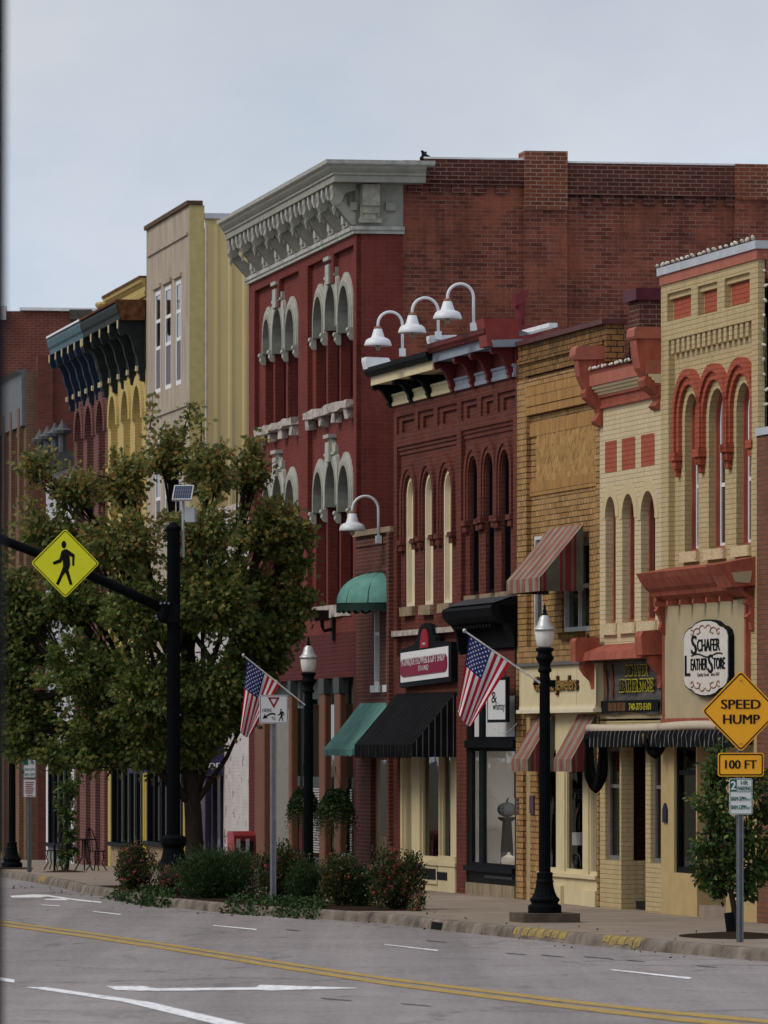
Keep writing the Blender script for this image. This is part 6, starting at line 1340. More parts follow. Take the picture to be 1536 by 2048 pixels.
# black metal hood above it
xa_, xb_ = X1(936), X1(1036) - 0.02
T_ = BD
q = MB(F1); xq = xa_
q.prism(side(F1, xq, [(936, 1201), (886, 1219), (883, 1224), (888, 1240), (898, 1250), (907, 1254), (936, 1254)]), 'x', xa_ + 0.0, xb_); hd = q.build('hood_cornice', black, BD)
q = MB(F1); q.add([(xa_, -0.02, Z1(936, 1199)), (xb_, -0.02, Z1(936, 1199)), (xb_, -0.42, Z1(936, 1217) + 0.02), (xa_, -0.42, Z1(936, 1217) + 0.02)], [(0, 1, 2, 3)]); q.build('hood_roof', mat('lead_roof', (0.055, 0.058, 0.065), 0.5, 0.2, var=0.3), hd)
q = MB(F1); q.prism(side(F1, xb_, [(1037, 1208), (998, 1212), (1001, 1226), (1006, 1240), (1015, 1247), (1024, 1262), (1028, 1278), (1030, 1290), (1037, 1292)]), 'x', xb_ - 0.5, xb_); q.build('end_block', black, hd)
q = MB(F1); q.prism(side(F1, xa_ + 0.15, [(938, 1254), (905, 1252), (912, 1262), (916, 1280), (918, 1300), (924, 1310), (938, 1306)]), 'x', xa_, xa_ + 0.15); q.build('scroll_bracket', black, hd)
for k in range(12):
    u = xa_ + 0.4 + (xb_ - xa_ - 1.1) * k / 11; q = MB(F1); q.box(u, u + 0.12, -0.34, -0.03, Z1(936, 1254) - 0.06, Z1(936, 1254) - 0.001); q.build('dentil', black, hd)
q = MB(F1); q.box(xa_, xb_, -0.06, -0.012, Z1(936, 1300), Z1(936, 1256)); q.build('hood_frieze', black, hd)
# jewellery fascia
yS = -0.16; xa_, xb_ = X1(1040.5, yS), X1(1192, yS); z0s, z1s = Z1(1042, 1420, yS), Z1(1042, 1334, yS)
T = thing('shop_sign', 'long cream fascia sign box with raised brown and gold jewellers lettering', 'sign', F1.w((xa_ + xb_) / 2, yS, z0s), F1.rz)
q = MB(F1); q.box(xa_, xb_, yS, -0.021, z0s, z1s)
q.build('fascia_box', cream, T)
q = MB(F1)
for k in range(5): q.box(xa_ + (xb_ - xa_) * k / 4 - 0.02, xa_ + (xb_ - xa_) * k / 4 + 0.02, yS - 0.008, yS, z0s + 0.06, z1s - 0.02)
q.box(xa_, xb_, yS - 0.02, yS, z0s, z0s + 0.055); q.box(xa_ - 0.05, xb_ + 0.05, yS - 0.06, -0.021, z0s - 0.06, z0s - 0.001); q.build('moulding', cream_pale, T)
q = MB(F1); q.box(xa_ - 0.05, xb_ + 0.1, yS - 0.06, -0.021, z1s + 0.001, z1s + 0.06); q.build('flashing', mat('grey_flashing', (0.14, 0.13, 0.125), 0.6), T)
gl_ = mat('gold_letter', (0.34, 0.20, 0.06), 0.5, var=0.2)
za, zb = Z1(1100, 1391, yS), Z1(1100, 1352, yS)
xt0, xt1 = X1(1072, yS), X1(1158, yS)
for dx, y_, mm_, nm_ in ((-0.05, yS - 0.03, gl_, 'letter_face'), (0.0, yS - 0.009, mat('letter_backing_brown', (0.045, 0.022, 0.012), 0.7), 'lettering')):  # dark brown backing letters behind shifted gold faces
    q = MB(F1); q.text('Genuine Jewelers', xt0 + dx, xt1 + dx, za, zb, y_, 0.006 if dx else 0.02, bold=0.0 if dx else 0.05); q.build(nm_, mm_, T)
# leather shop: painted oval board and printed banner
yS = -0.14; xa_, xb_ = X1(1367, yS), X1(1458.5, yS); z0s, z1s = Z1(1367, 1386, yS), Z1(1367, 1251, yS)
T = thing('shop_sign', 'large off white leather shop board with scalloped outline and ornate black lettering', 'sign', F1.w((xa_ + xb_) / 2, yS, z0s), F1.rz)
xm = (xa_ + xb_) / 2; hwid = (xb_ - xa_) / 2; zm = (z0s + z1s) / 2; hh = (z1s - z0s) / 2
def plq(g):
    w2, h2 = hwid - g * 2.5, hh - g
    top = [(w2, h2 * 0.62), (w2 * 0.93, h2 * 0.80), (w2 * 0.78, h2 * 0.90), (w2 * 0.62, h2 * 0.94), (w2 * 0.45, h2 * 1.06), (w2 * 0.2, h2 * 1.12), (0, h2 * 1.13)]
    rt = top + [(-a, b) for a, b in top[:-1][::-1]]
    return [(xm + a, zm + b) for a, b in rt] + [(xm - a, zm - b) for a, b in rt]
q = MB(F1); q.prism(plq(0), 'y', yS, -0.065); q.build('board', black, T)
q = MB(F1); q.prism(plq(0.022), 'y', yS - 0.012, yS - 0.001); q.build('face', mat('aged_white_board', (0.60, 0.57, 0.52), 0.7, var=0.12, sc=5), T)
q = MB(F1); e = yS - 0.012
q.text('CHAFER', xm - hwid * 0.34, xm + hwid * 0.64, zm + hh * 0.20, zm + hh * 0.56, e, 0.01, bold=0.02)
q.text('EATHER', xm - hwid * 0.62, xm + hwid * 0.10, zm - hh * 0.34, zm + hh * 0.0, e, 0.01, bold=0.02); q.text('TORE', xm + hwid * 0.36, xm + hwid * 0.86, zm - hh * 0.34, zm + hh * 0.0, e, 0.01, bold=0.02)
q.tube([(xm - hwid * 0.6 + hwid * 1.35 * t, e - 0.004, zm + hh * (0.08 + 0.05 * math.sin(t * 9))) for t in [k / 20 for k in range(21)]], 0.012, 4)
q.text('L', xm - hwid * 0.88, xm - hwid * 0.66, zm - hh * 0.50, zm + hh * 0.10, e, 0.01, bold=0.02); q.text('S', xm + hwid * 0.14, xm + hwid * 0.34, zm - hh * 0.44, zm + hh * 0.10, e, 0.01, bold=0.02); q.text('S', xm - hwid * 0.60, xm - hwid * 0.37, zm + hh * 0.12, zm + hh * 0.68, e, 0.01, bold=0.02)
q.build('lettering', black, T)
q = MB(F1); q.text('Quality Goods   Since 1867', xm - hwid * 0.34, xm + hwid * 0.62, zm - hh * 0.56, zm - hh * 0.43, e, 0.006); q.build('small_lettering', mat('grey_brown_ink', (0.14, 0.10, 0.09), 0.7), T)
q = MB(F1)
for sz_ in (1, -1):
    for sx_ in (1, -1):
        for (rx, cx_, cz_, t0, t1) in ((0.16, 0.34, 0.78, 0, 5), (0.1, 0.58, 0.74, 1, 6.5), (0.13, 0.12, 0.86, -1, 3)):
            q.tube([(xm + sx_ * hwid * (cx_ + rx * (1 - 0.1 * t) * math.cos(t)), e - 0.003, zm + sz_ * hh * (cz_ + 0.12 * (1 - 0.1 * t) * math.sin(t))) for t in [t0 + (t1 - t0) * k / 14 for k in range(15)]], 0.010, 4)
q.build('scrollwork', mat('russet_scroll', (0.26, 0.10, 0.06), 0.7), T)
yS = -0.05; xa_, xb_ = X1(1201, yS), X1(1321, yS); zr0, zr1 = Z1(1201, 1428, yS), Z1(1201, 1325, yS)
T = thing('banner', 'dark printed vinyl banner with yellow lettering and a phone number under the coral hood', 'banner', F1.w((xa_ + xb_) / 2, yS, zr0), F1.rz)
q = MB(F1); q.smooth = True; nx, nz_ = 40, 8; vs = []
for i in range(nx + 1):
    for k in range(nz_ + 1):
        u, v = i / nx, k / nz_
        vs.append((xa_ + (xb_ - xa_) * u, yS + 0.02 * math.sin(u * 13 + v * 2) * (1 - abs(2 * v - 1) * 0.5), zr0 + (zr1 - zr0) * v - 0.02 * math.sin(u * math.pi * 3) * (1 - v)))
q.add(vs, [(i * (nz_ + 1) + k, (i + 1) * (nz_ + 1) + k, (i + 1) * (nz_ + 1) + k + 1, i * (nz_ + 1) + k + 1) for i in range(nx) for k in range(nz_)])
q.build('sheet', mat('banner_print', (0.022, 0.02, 0.02), 0.45, var=0.9, sc=1.2, stretch=(0.5, 1, 3.5), col2=(0.15, 0.135, 0.13), bump=0.02), T)
bw_ = xb_ - xa_; bh_ = zr1 - zr0; e = yS - 0.03
q = MB(F1); q.box(xa_ + 0.03, xb_ - 0.03, e - 0.002, e + 0.006, zr0 + 0.03, zr0 + bh_ * 0.25); q.build('bottom_band', black, T)
yel_ink = mat('yellow_ink', (0.50, 0.46, 0.03), 0.6); e -= 0.003
for (s_, a, b, c, d) in (('SCHAFER', 0.46, 0.83, 0.70, 0.93), ('LEATHER STORE', 0.36, 0.92, 0.40, 0.66)):
    q = MB(F1); q.text(s_, xa_ + bw_ * a, xa_ + bw_ * b, zr0 + bh_ * c, zr0 + bh_ * d, e, 0.006, bold=0.035); q.build('letter_outline', yel_ink, T)
    q = MB(F1); q.text(s_, xa_ + bw_ * (a + 0.004), xa_ + bw_ * (b - 0.004), zr0 + bh_ * (c + 0.02), zr0 + bh_ * (d - 0.02), e - 0.010, 0.004); q.build('lettering', black, T)
q = MB(F1); q.text('740-373-5101', xa_ + bw_ * 0.52, xa_ + bw_ * 0.88, zr0 + bh_ * 0.06, zr0 + bh_ * 0.19, e, 0.006, bold=0.012); q.build('phone_number', yel_ink, T)
q = MB(F1)
for k in range(4): q.box(xa_ + bw_ * (0.17 + 0.075 * k), xa_ + bw_ * (0.235 + 0.075 * k), e - 0.004, e, zr0 + bh_ * 0.05, zr0 + bh_ * 0.21)
q.build('picture_strip', mat('ochre_tiles', (0.45, 0.36, 0.08), 0.7, var=0.8, sc=12, col2=(0.12, 0.03, 0.03)), T)
q = MB(F1)
for a in (0.09, 0.21): q.tube([(xa_ + bw_ * a, e, zr1 - 0.03), (xa_ + bw_ * (a + 0.03), e, zr0 + bh_ * 0.55), (xa_ + bw_ * (a + 0.02), e, zr0 + bh_ * 0.3)], [0.05, 0.09, 0.05], 6)
for v in range(len(q.v)): q.v[v].y = e + (q.v[v].y - e) * 0.05
q.build('printed_figure', mat('brown_leather_print', (0.13, 0.04, 0.02), 0.6), T)
# small plaque and notices on the tan piers
q = MB(F1); x = X1(1332); q.prism([(x - 0.12, 0), (x + 0.12, 0), (x + 0.12, 0.2), (x + 0.05, 0.27), (x, 0.3), (x - 0.05, 0.27), (x - 0.12, 0.2)], 'y', -0.03, -0.001)
z_ = Z1(1332, 1645); q.v = [Vector((v.x, v.y, v.z + z_)) for v in q.v]; pq = tag(q.build('wall_plaque', mat('navy_plaque', (0.02, 0.02, 0.04), 0.5)), 'small dark pointed plaque fixed on the tan shop pier', 'plaque')
q = MB(F1); x = X1(1064.5); z_ = Z1(1064, 1627); q.box(x, x + 0.28, -0.05, -0.021, z_, z_ + 0.3); tag(q.build('notice_board', mat('plum_notice', (0.08, 0.05, 0.07), 0.6)), 'narrow notice board on the golden brick pier by the tan door', 'notice')
q = MB(F1); x = X1(1035.5); z_ = Z1(1036, 1628); 
for k in range(4): q.box(x, x + 0.2, -0.03, -0.021, z_ + k * 0.07, z_ + k * 0.07 + 0.055)
tag(q.build('notice_board', mat('plum_notice', (0.08, 0.05, 0.07), 0.6)), 'stacked small grey name plates on the left golden brick pier', 'notice')
# roof furniture: vents, chimney, pigeons
x = dr + 0.3; y = 2.4
xv = F1.x(1040, 2.4); zv = F1.z(650, xv, 2.4)
T = thing('roof_vent', 'red metal vent pipe with a hooked cowl before the tall brick side wall', 'vent', F1.w(xv, 2.4, zv), F1.rz)
vm = mat('dull_red_vent', (0.15, 0.03, 0.035), 0.55)
q = MB(F1); q.tube([(xv, 2.4, zv - 0.4), (xv, 2.4, zv + 0.42)], 0.09, 12); q.build('pipe', vm, T)
q = MB(F1); q.prism([(2.28, zv + 0.33), (2.28, zv + 0.56), (2.54, zv + 0.66), (2.52, zv + 0.52), (2.46, zv + 0.42)], 'x', xv - 0.11, xv + 0.11); q.build('cowl', vm, T)
q = MB(F1); q.box(xv - 0.3, xv + 0.3, 2.25, 2.75, zv - 0.45, zv - 0.02); q.build('base', vm, T)
yc0 = 1.0; xch = X1(1313, yc0)
T = thing('chimney', 'short brick chimney with a wide maroon metal cap behind the coral console', 'chimney', F1.w(xch, yc0, 7), F1.rz)
ya, yb = F1.y(1279, xch), F1.y(1326, xch); zc_ = F1.z(600, xch, ya)
q = MB(F1); q.box(xch - 0.7, xch, ya, yb, 7.0, zc_); q.build('stack', e_top, T)
q = MB(F1); q.box(xch - 0.78, xch + 0.06, F1.y(1270, xch), yb + 0.15, zc_ + 0.001, F1.z(576, xch, ya)); q.build('cap', mat('maroon_cap', (0.09, 0.02, 0.03), 0.5), T)
def pigeon(px, py, face, label, k):
    pY = YE(px); base = F2.w(er - 0.1, pY, F2.z(py, er, pY)); 
    T = thing('pigeon', label, 'bird', base, F2.rz + face, 'pigeons on the cornice')
    fr = Frame(0, 0, 0.2); fr.m = W[T]
    q = MB(fr); q.smooth = True
    ring = [(-0.17, 0.075, 0.012), (-0.11, 0.09, 0.03), (-0.03, 0.10, 0.058), (0.05, 0.125, 0.062), (0.10, 0.165, 0.042), (0.115, 0.20, 0.027), (0.125, 0.225, 0.03), (0.145, 0.23, 0.022), (0.17, 0.222, 0.004)]
    q.tube([(a, 0, b) for a, b, _ in ring], [c for _, _, c in ring], 10); q.build('body', mat('slate_feathers', (0.018, 0.018, 0.022), 0.6, var=0.4), T)
    q = MB(fr)
    for s in (-0.025, 0.025): q.tube([(0.02, s, 0.05), (0.025, s, 0.0), (0.06, s, 0.0)], 0.007, 5)
    q.build('legs', mat('pigeon_leg', (0.12, 0.04, 0.03)), T)
pigeon(848, 327, R(150), 'small dark pigeon standing on the cornice end, left of the other', 0)
pigeon(857, 327, R(-60), 'larger dark pigeon standing on the cornice end, right of the other', 1)
# strings of bulbs
bulbm = mat('opal_bulb', (0.62, 0.58, 0.48), 0.3)
bulb_me = None
def bulbs(label, pts, parent_name='string_lights', sz=0.035):
    global bulb_me
    c = sum((Vector(p) for p in pts), Vector()) / len(pts)
    T = thing(parent_name, label, 'lights', c)
    q = MB(); q.tube(pts, 0.006, 4); q.build('wire', black, T)
    if bulb_me is None:
        b = bmesh.new(); bmesh.ops.create_uvsphere(b, u_segments=8, v_segments=6, radius=1); bulb_me = bpy.data.meshes.new('bulb')
        b.to_mesh(bulb_me); b.free(); bulb_me.materials.append(bulbm)
        bulb_me.polygons.foreach_set('use_smooth', [True] * len(bulb_me.polygons))
    L_ = [0.0]
    for a, b in zip(pts, pts[1:]): L_.append(L_[-1] + (Vector(b) - Vector(a)).length)
    n = max(2, int(L_[-1] / (0.30 if sz > 0.03 else 0.2)))
    for i in range(n + 1):
        d = L_[-1] * i / n
        for k in range(len(pts) - 1):
            if d <= L_[k + 1] + 1e-6:
                f = (d - L_[k]) / max(1e-6, L_[k + 1] - L_[k]); p = Vector(pts[k]).lerp(Vector(pts[k + 1]), f); break
        o = bpy.data.objects.new('bulb', bulb_me); COL.objects.link(o); o.parent = T
        o.location = W[T].inverted() @ (p + Vector((random.uniform(-.02, .02), random.uniform(-.02, .02), 0.03))); o.scale = (sz * 0.8, sz * 0.8, sz * 1.3)
        o.rotation_euler = (random.uniform(-1.3, 1.3), random.uniform(-1.3, 1.3), 0)
xl, xr = X1(1322), X1(1516)
bulbs('string of white bulbs along the grey coping of the tall tan parapet', [F1.w(xl - 0.05 + (xr - xl) * k / 8, -0.05, z_cop + 0.012) for k in range(9)], sz=0.034)
bulbs('string of white bulbs hanging down the maroon side wall at the right edge', [F1.w(xr + 0.02, 0.1 + 0.02 * math.sin(k), z_cop - 0.25 - 0.27 * k) for k in range(9)], sz=0.03)
bulbs('string of white bulbs along the coral gutter of the cream building', [F1.w(yl + 0.3 + (xl - yl - 0.8) * k / 8, -0.23, cz + 0.60) for k in range(9)], sz=0.03)
bulbs('short loose string of bulbs drooping over the left coral console', [F1.w(xk, fr_y, z_) for fr_y, z_ in ((0.05, cz + 1.05), (-0.05, cz + 0.97), (-0.1, cz + 0.7), (-0.16, cz + 0.62))], sz=0.022)
# ================================================================== street furniture
lampblack = mat('lamp_post_black', (0.005, 0.006, 0.007), 0.6, var=0.3, sc=8, spec=0.03, bump=0.05)
globe_m = mat('frosted_globe', (0.72, 0.70, 0.65), 0.25, var=0.15, sc=6, stretch=(3, 3, 0.4))
silver = mat('cast_aluminium', (0.50, 0.50, 0.49), 0.4, 0.4, var=0.25, sc=9)
slabm = mat('footing_concrete', (0.11, 0.09, 0.07), 0.95, var=0.4, sc=4, bump=0.5)
def post_lamp(label, px, Y, zb, zsc=1.0):
    X = (px - CX) / F * Y
    T = thing('street_lamp', label, 'street lamp', (X, Y, zb), R(12), 'black post lamps along the kerb')
    def Lz(prof): return [(r, z * zsc) for r, z in prof]
    o = (X, Y, zb + 0.13)
    q = MB(); q.fr = Frame(0, 0, 0.2); q.fr.m = Matrix.Translation(Vector((X, Y, zb))) @ Matrix.Rotation(R(12), 4, 'Z')
    q.cham(-0.43, 0.43, -0.43, 0.43, -0.1, 0.13, 0.02); q.build('footing', slabm, T)
    q = MB(); q.lathe(o, Lz([(0.245, 0.001), (0.245, 0.09), (0.235, 0.115), (0.20, 0.13), (0.195, 0.15), (0.215, 0.17), (0.22, 0.20), (0.20, 0.225), (0.18, 0.24), (0.15, 0.31), (0.13, 0.39), (0.122, 0.44), (0.135, 0.455), (0.125, 0.47), (0.115, 0.49), (0.115, 0.555), (0.122, 0.575), (0.118, 0.585), (0.085, 0.60), (0.083, 0.62)]), 32, 0.05, (0.235, 0.42)); q.build('base', lampblack, T)
    q = MB(); q.lathe(o, Lz([(0.086, 0.62), (0.076, 3.30), (0.072, 3.5)]), 32, 0.09, (0.6, 3.45)); q.build('shaft', lampblack, T)
    q = MB(); q.smooth = True; q.lathe(o, Lz([(0.07, 3.5), (0.10, 3.52), (0.10, 3.56), (0.08, 3.58), (0.085, 3.63), (0.125, 3.70), (0.135, 3.73), (0.11, 3.75), (0.10, 3.80), (0.13, 3.83), (0.135, 3.86), (0.10, 3.87)]), 24); q.build('capital', lampblack, T)
    q = MB(); q.smooth = True; q.lathe(o, Lz([(0.09, 3.872), (0.115, 3.89), (0.135, 4.0), (0.143, 4.09), (0.135, 4.125)]), 24, 0.02, (3.88, 4.12)); q.build('globe', globe_m, T)
    q = MB(); q.smooth = True; q.lathe(o, Lz([(0.165, 4.126), (0.168, 4.14), (0.14, 4.165), (0.115, 4.19), (0.09, 4.26), (0.075, 4.31), (0.05, 4.335), (0.045, 4.345)]), 24); q.build('lid', silver, T)
    q = MB(); q.smooth = True; q.lathe(o, Lz([(0.045, 4.346), (0.05, 4.36), (0.025, 4.38), (0.03, 4.41), (0.015, 4.44), (0.02, 4.455), (0.003, 4.52)]), 12); q.build('finial', lampblack, T)
    q = MB(); q.tube([(X - 0.1, Y - 0.02, zb + 0.13 + 3.34 * zsc), (X - 0.17, Y - 0.04, zb + 0.13 + 3.34 * zsc)], 0.02, 6); q.box(X + 0.07, X + 0.16, Y - 0.03, Y + 0.03, zb + 0.13 + 3.3 * zsc, zb + 0.13 + 3.4 * zsc); q.build('flag_holder', lampblack, T)
    return T
post_lamp('nearest black street lamp, on a square concrete footing before the jewellery front', 1089.5, 93.4, 0.0)
post_lamp('black street lamp behind the rose bushes, beside the hanging ferns', 617, 113.0, -0.14)
post_lamp('farthest black street lamp at the left edge, half hidden by the big maple', 24, 150, -0.42)
# flags
flag_r = mat('flag_red', (0.38, 0.012, 0.022), 0.7, var=0.12); flag_w = mat('flag_white', (0.62, 0.60, 0.62), 0.7, var=0.08); flag_b = mat('flag_blue', (0.022, 0.03, 0.13), 0.7, var=0.15)
def flag(label, Y, A, B, C, D, tip, root, amp, seed):
    a, b, c, d = [at(p[0], p[1], Y) for p in (A, B, C, D)]
    T = thing('flag', label, 'flag', at(root[0], root[1], Y), 0, 'flags on street lamps')
    q = MB(); p0, p1 = at(root[0], root[1], Y), at(tip[0], tip[1], Y); q.tube([p0, p1], 0.013, 8); q.build('pole', mat('white_flag_pole', (0.55, 0.55, 0.55), 0.4), T)
    q = MB(); q.smooth = True; dv = (p1 - p0).normalized(); q.lathe(p1, [(0.005, -0.03), (0.028, -0.012), (0.03, 0.012), (0.02, 0.03), (0.005, 0.035)], 10); q.build('finial', silver, T)
    NU, NV = 52, 60
    def P(u, v, off=0.0):
        t = a.lerp(b, u); l = c.lerp(d, u)
        p = t.lerp(l, v)
        w_ = v ** 0.8
        fold = math.sin(u * 9.5 + seed + v * 1.2) * amp * w_ + math.sin(u * 19 + seed * 2 - v * 2) * amp * 0.35 * w_
        return p + Vector((math.cos(u * 9.5 + seed) * amp * 0.35 * w_, fold - off, 0.03 * math.sin(u * 7 + seed) * v + 0.02 * math.sin(math.pi * u) * (-v)))
    q = MB(); q.smooth = True
    vs = [P(i / NU, k / NV) for i in range(NU + 1) for k in range(NV + 1)]
    b0 = len(q.v); q.v += vs
    for i in range(NU):
        for k in range(NV):
            u, v = (i + 0.5) / NU, (k + 0.5) / NV
            col = 2 if (u < 7 / 13 and v < 0.4) else (0 if int((1 - u) * 13) % 2 == 0 else 1)
            q.f.append([b0 + i * (NV + 1) + k, b0 + (i + 1) * (NV + 1) + k, b0 + (i + 1) * (NV + 1) + k + 1, b0 + i * (NV + 1) + k + 1]); q.mi.append(col); q.sm.append(True)
    cl_ = q.build('cloth', [flag_r, flag_w, flag_b], T)
    q = MB()
    for r_ in range(9):
        for s_ in range(6 if r_ % 2 == 0 else 5):
            u0 = (r_ + 1) / 10 * 7 / 13; v0 = ((s_ * 2 + 1 + (r_ % 2)) / 12) * 0.4
            pts = []
            for k in range(10):
                rr = 0.020 if k % 2 == 0 else 0.009; an = math.pi * k / 5
                pts.append(P(u0 + rr * math.cos(an) * 1.25, v0 + rr * math.sin(an) * 0.72, 0.012))
            q.add(pts, [tuple(range(10))])
    q.build('stars', flag_w, cl_)
    return T
flag('larger United States flag on the nearest street lamp, hanging over the shop board', 93.2, (939, 1270), (1022, 1325), (913, 1424), (944, 1456), (929, 1262), (1080, 1366), 0.05, 0.4)
flag('United States flag on the second street lamp, partly behind the yield sign', 112.8, (494, 1320), (561, 1366), (480, 1464), (502, 1474), (487, 1311), (610, 1410), 0.05, 1.3)
# road signs on channel posts
FS = Frame(0, 0, 0.2)
def sframe(px, Y, yaw=12):
    fr = Frame(0, 0, 0.2); fr.m = Matrix.Translation(Vector(((px - CX) / F * Y, Y, 0))) @ Matrix.Rotation(R(yaw), 4, 'Z'); fr.rz = R(yaw); return fr
postm = mat('galvanised_post', (0.20, 0.215, 0.235), 0.5, 0.3, var=0.25, sc=6)
def chan(q, z0, z1, w_=0.032):
    q.box(-w_, -w_ + 0.012, -0.012, 0.03, z0, z1); q.box(w_ - 0.012, w_, -0.012, 0.03, z0, z1); q.box(-w_ + 0.012, w_ - 0.012, 0.02, 0.03, z0, z1); q.box(-w_ - 0.015, -w_, 0.018, 0.03, z0, z1); q.box(w_, w_ + 0.015, 0.018, 0.03, z0, z1)
def rrect(x0, x1, z0, z1, r, n=5):
    out = []
    for cx_, cz_, a0 in ((x1 - r, z1 - r, 0), (x0 + r, z1 - r, 90), (x0 + r, z0 + r, 180), (x1 - r, z0 + r, 270)):
        out += [(cx_ + r * math.cos(R(a0 + 90 * k / n)), cz_ + r * math.sin(R(a0 + 90 * k / n))) for k in range(n + 1)]
    return out
def rdiamond(hx, zc, r, n=5):
    h = hx - r * (math.sqrt(2) - 1); d = h - r; out = []
    for cx_, cz_, a0 in ((d, 0, -45), (0, d, 45), (-d, 0, 135), (0, -d, 225)):
        out += [(cx_ + r * math.cos(R(a0 + 90 * k / n)), zc + cz_ + r * math.sin(R(a0 + 90 * k / n))) for k in range(n + 1)]
    return out
def panel(fr, T, name, outline, fm, border=None, y=-0.02, inset=None):
    q = MB(fr); q.prism(outline, 'y', y, y + 0.006); o = q.build(name, fm, T)
    if border:
        q = MB(fr); q.wall(border[0], [border[1]], y - 0.003, 0.0025); q.build('border', border[2], o)
    return o
ink = mat('sign_black', (0.012, 0.011, 0.010), 0.5, var=0.05)
amber = mat('amber_sign_face', (0.98, 0.44, 0.010), 0.45, var=0.05, sc=2, spec=0.4)
bolt_m = mat('bolt_grey', (0.25, 0.22, 0.18), 0.5)
fr = sframe(1481, 83); zs_ = 83 / F
def zz_(py): return CH - (py - HY) * zs_
T = thing('sign_post', 'amber speed hump diamond with distance and parking plates on a channel post', 'road sign', fr.w(0, 0, zz_(1888)), R(12))
q = MB(fr); chan(q, -0.02, zz_(1390)); q.build('post', postm, T)
zc_ = zz_(1422.5); hx = 80.5 * zs_ / math.cos(R(12)) * 0.995
o = panel(fr, T, 'warning_panel', rdiamond(hx, zc_, 0.05), amber, (rdiamond(hx - 0.022, zc_, 0.04), rdiamond(hx - 0.045, zc_, 0.03), ink))
q = MB(fr); q.text('SPEED', -0.262, 0.262, zc_ + 0.03, zc_ + 0.152, -0.0225, 0.002, bold=0.02); q.text('HUMP', -0.235, 0.25, zc_ - 0.165, zc_ - 0.043, -0.0225, 0.002, bold=0.02); q.build('lettering', ink, o)
q = MB(fr)
for z_ in (zc_ + 0.40, zc_ - 0.42): q.lathe((0, -0.024, z_), [(0.016, -0.006), (0.016, 0.006)], 8)
q.build('bolts', bolt_m, o)
za, zb = zz_(1553), zz_(1505.5); hw_ = 47.5 * zs_
o = panel(fr, T, 'distance_panel', rrect(-hw_, hw_, za, zb, 0.035), amber, (rrect(-hw_ + 0.014, hw_ - 0.014, za + 0.014, zb - 0.014, 0.028), rrect(-hw_ + 0.03, hw_ - 0.03, za + 0.03, zb - 0.03, 0.02), ink))
q = MB(fr); q.text('100 FT', -hw_ * 0.68, hw_ * 0.68, za + 0.10, zb - 0.095, -0.0225, 0.002, bold=0.02); q.build('lettering', ink, o)
za, zb = zz_(1629), zz_(1557); hw_ = 24 * zs_; g_ink = mat('sign_green', (0.012, 0.13, 0.085), 0.5, var=0.05)
sgn_w = mat('sign_white', (0.74, 0.74, 0.75), 0.45, var=0.04)
o = panel(fr, T, 'parking_panel', rrect(-hw_, hw_, za, zb, 0.025), sgn_w, (rrect(-hw_ + 0.006, hw_ - 0.006, za + 0.006, zb - 0.006, 0.022), rrect(-hw_ + 0.013, hw_ - 0.013, za + 0.013, zb - 0.013, 0.018), g_ink))
q = MB(fr); q.box(-hw_ + 0.014, -hw_ * 0.36, -0.0235, -0.0205, zb - 0.17, zb - 0.014); q.box(-hw_ * 0.36, hw_ - 0.014, -0.0235, -0.0205, zb - 0.176, zb - 0.168)
q.text('HR', 0.0, hw_ * 0.62, zb - 0.083, zb - 0.03, -0.0205, 0.003, bold=0.012); q.text('PARKING', -hw_ * 0.28, hw_ * 0.86, zb - 0.155, zb - 0.102, -0.0205, 0.003, bold=0.012)
q.text('8AM-5PM', -hw_ * 0.84, hw_ * 0.38, zb - 0.29, zb - 0.235, -0.0205, 0.003, bold=0.012); q.text('M-F', hw_ * 0.46, hw_ * 0.84, zb - 0.29, zb - 0.255, -0.0205, 0.003)
q.text('8AM-12PM', -hw_ * 0.84, hw_ * 0.46, zb - 0.40, zb - 0.345, -0.0205, 0.003, bold=0.012); q.text('SAT', hw_ * 0.52, hw_ * 0.84, zb - 0.40, zb - 0.365, -0.0205, 0.003); q.build('lettering', g_ink, o)
q = MB(fr); q.text('2', -hw_ * 0.86, -hw_ * 0.46, zb - 0.145, zb - 0.035, -0.0238, 0.002, bold=0.02); q.build('numeral', sgn_w, o)
# yield here to pedestrians
fr = sframe(547, 104); k_ = 104 / F
def zy(py): return CH - (py - HY) * k_
T = thing('sign_post', 'white yield here to pedestrians sign on a post rising from the rose bushes', 'road sign', fr.w(0, 0, 0.0), R(12))
q = MB(fr); chan(q, -0.1, zy(1392), 0.036); q.build('post', mat('bright_post', (0.30, 0.31, 0.33), 0.45, 0.3, var=0.25), T)
hw_ = 28.5 * k_ / math.cos(R(12)); za, zb = zy(1447.5), zy(1390)
o = panel(fr, T, 'sign_panel', rrect(-hw_, hw_, za, zb, 0.04), sgn_w, (rrect(-hw_ + 0.010, hw_ - 0.010, za + 0.010, zb - 0.010, 0.034), rrect(-hw_ + 0.018, hw_ - 0.018, za + 0.018, zb - 0.018, 0.028), ink))
H_ = zb - za
def sxz(u, v): return (-hw_ + 2 * hw_ * u, zb - H_ * v)
q = MB(fr); q.wall([sxz(0.29, 0.08), sxz(0.71, 0.08), sxz(0.5, 0.46)], [[sxz(0.39, 0.135), sxz(0.61, 0.135), sxz(0.5, 0.34)]], -0.0235, 0.003); q.build('yield_triangle', mat('sign_red', (0.26, 0.012, 0.016), 0.5), o)
q = MB(fr); q.text('HERE', *[sxz(a, 0)[0] for a in (0.10, 0.42)], sxz(0, 0.585)[1], sxz(0, 0.47)[1], -0.0205, 0.003); q.text('TO', *[sxz(a, 0)[0] for a in (0.42, 0.56)], sxz(0, 0.88)[1], sxz(0, 0.76)[1], -0.0205, 0.003)
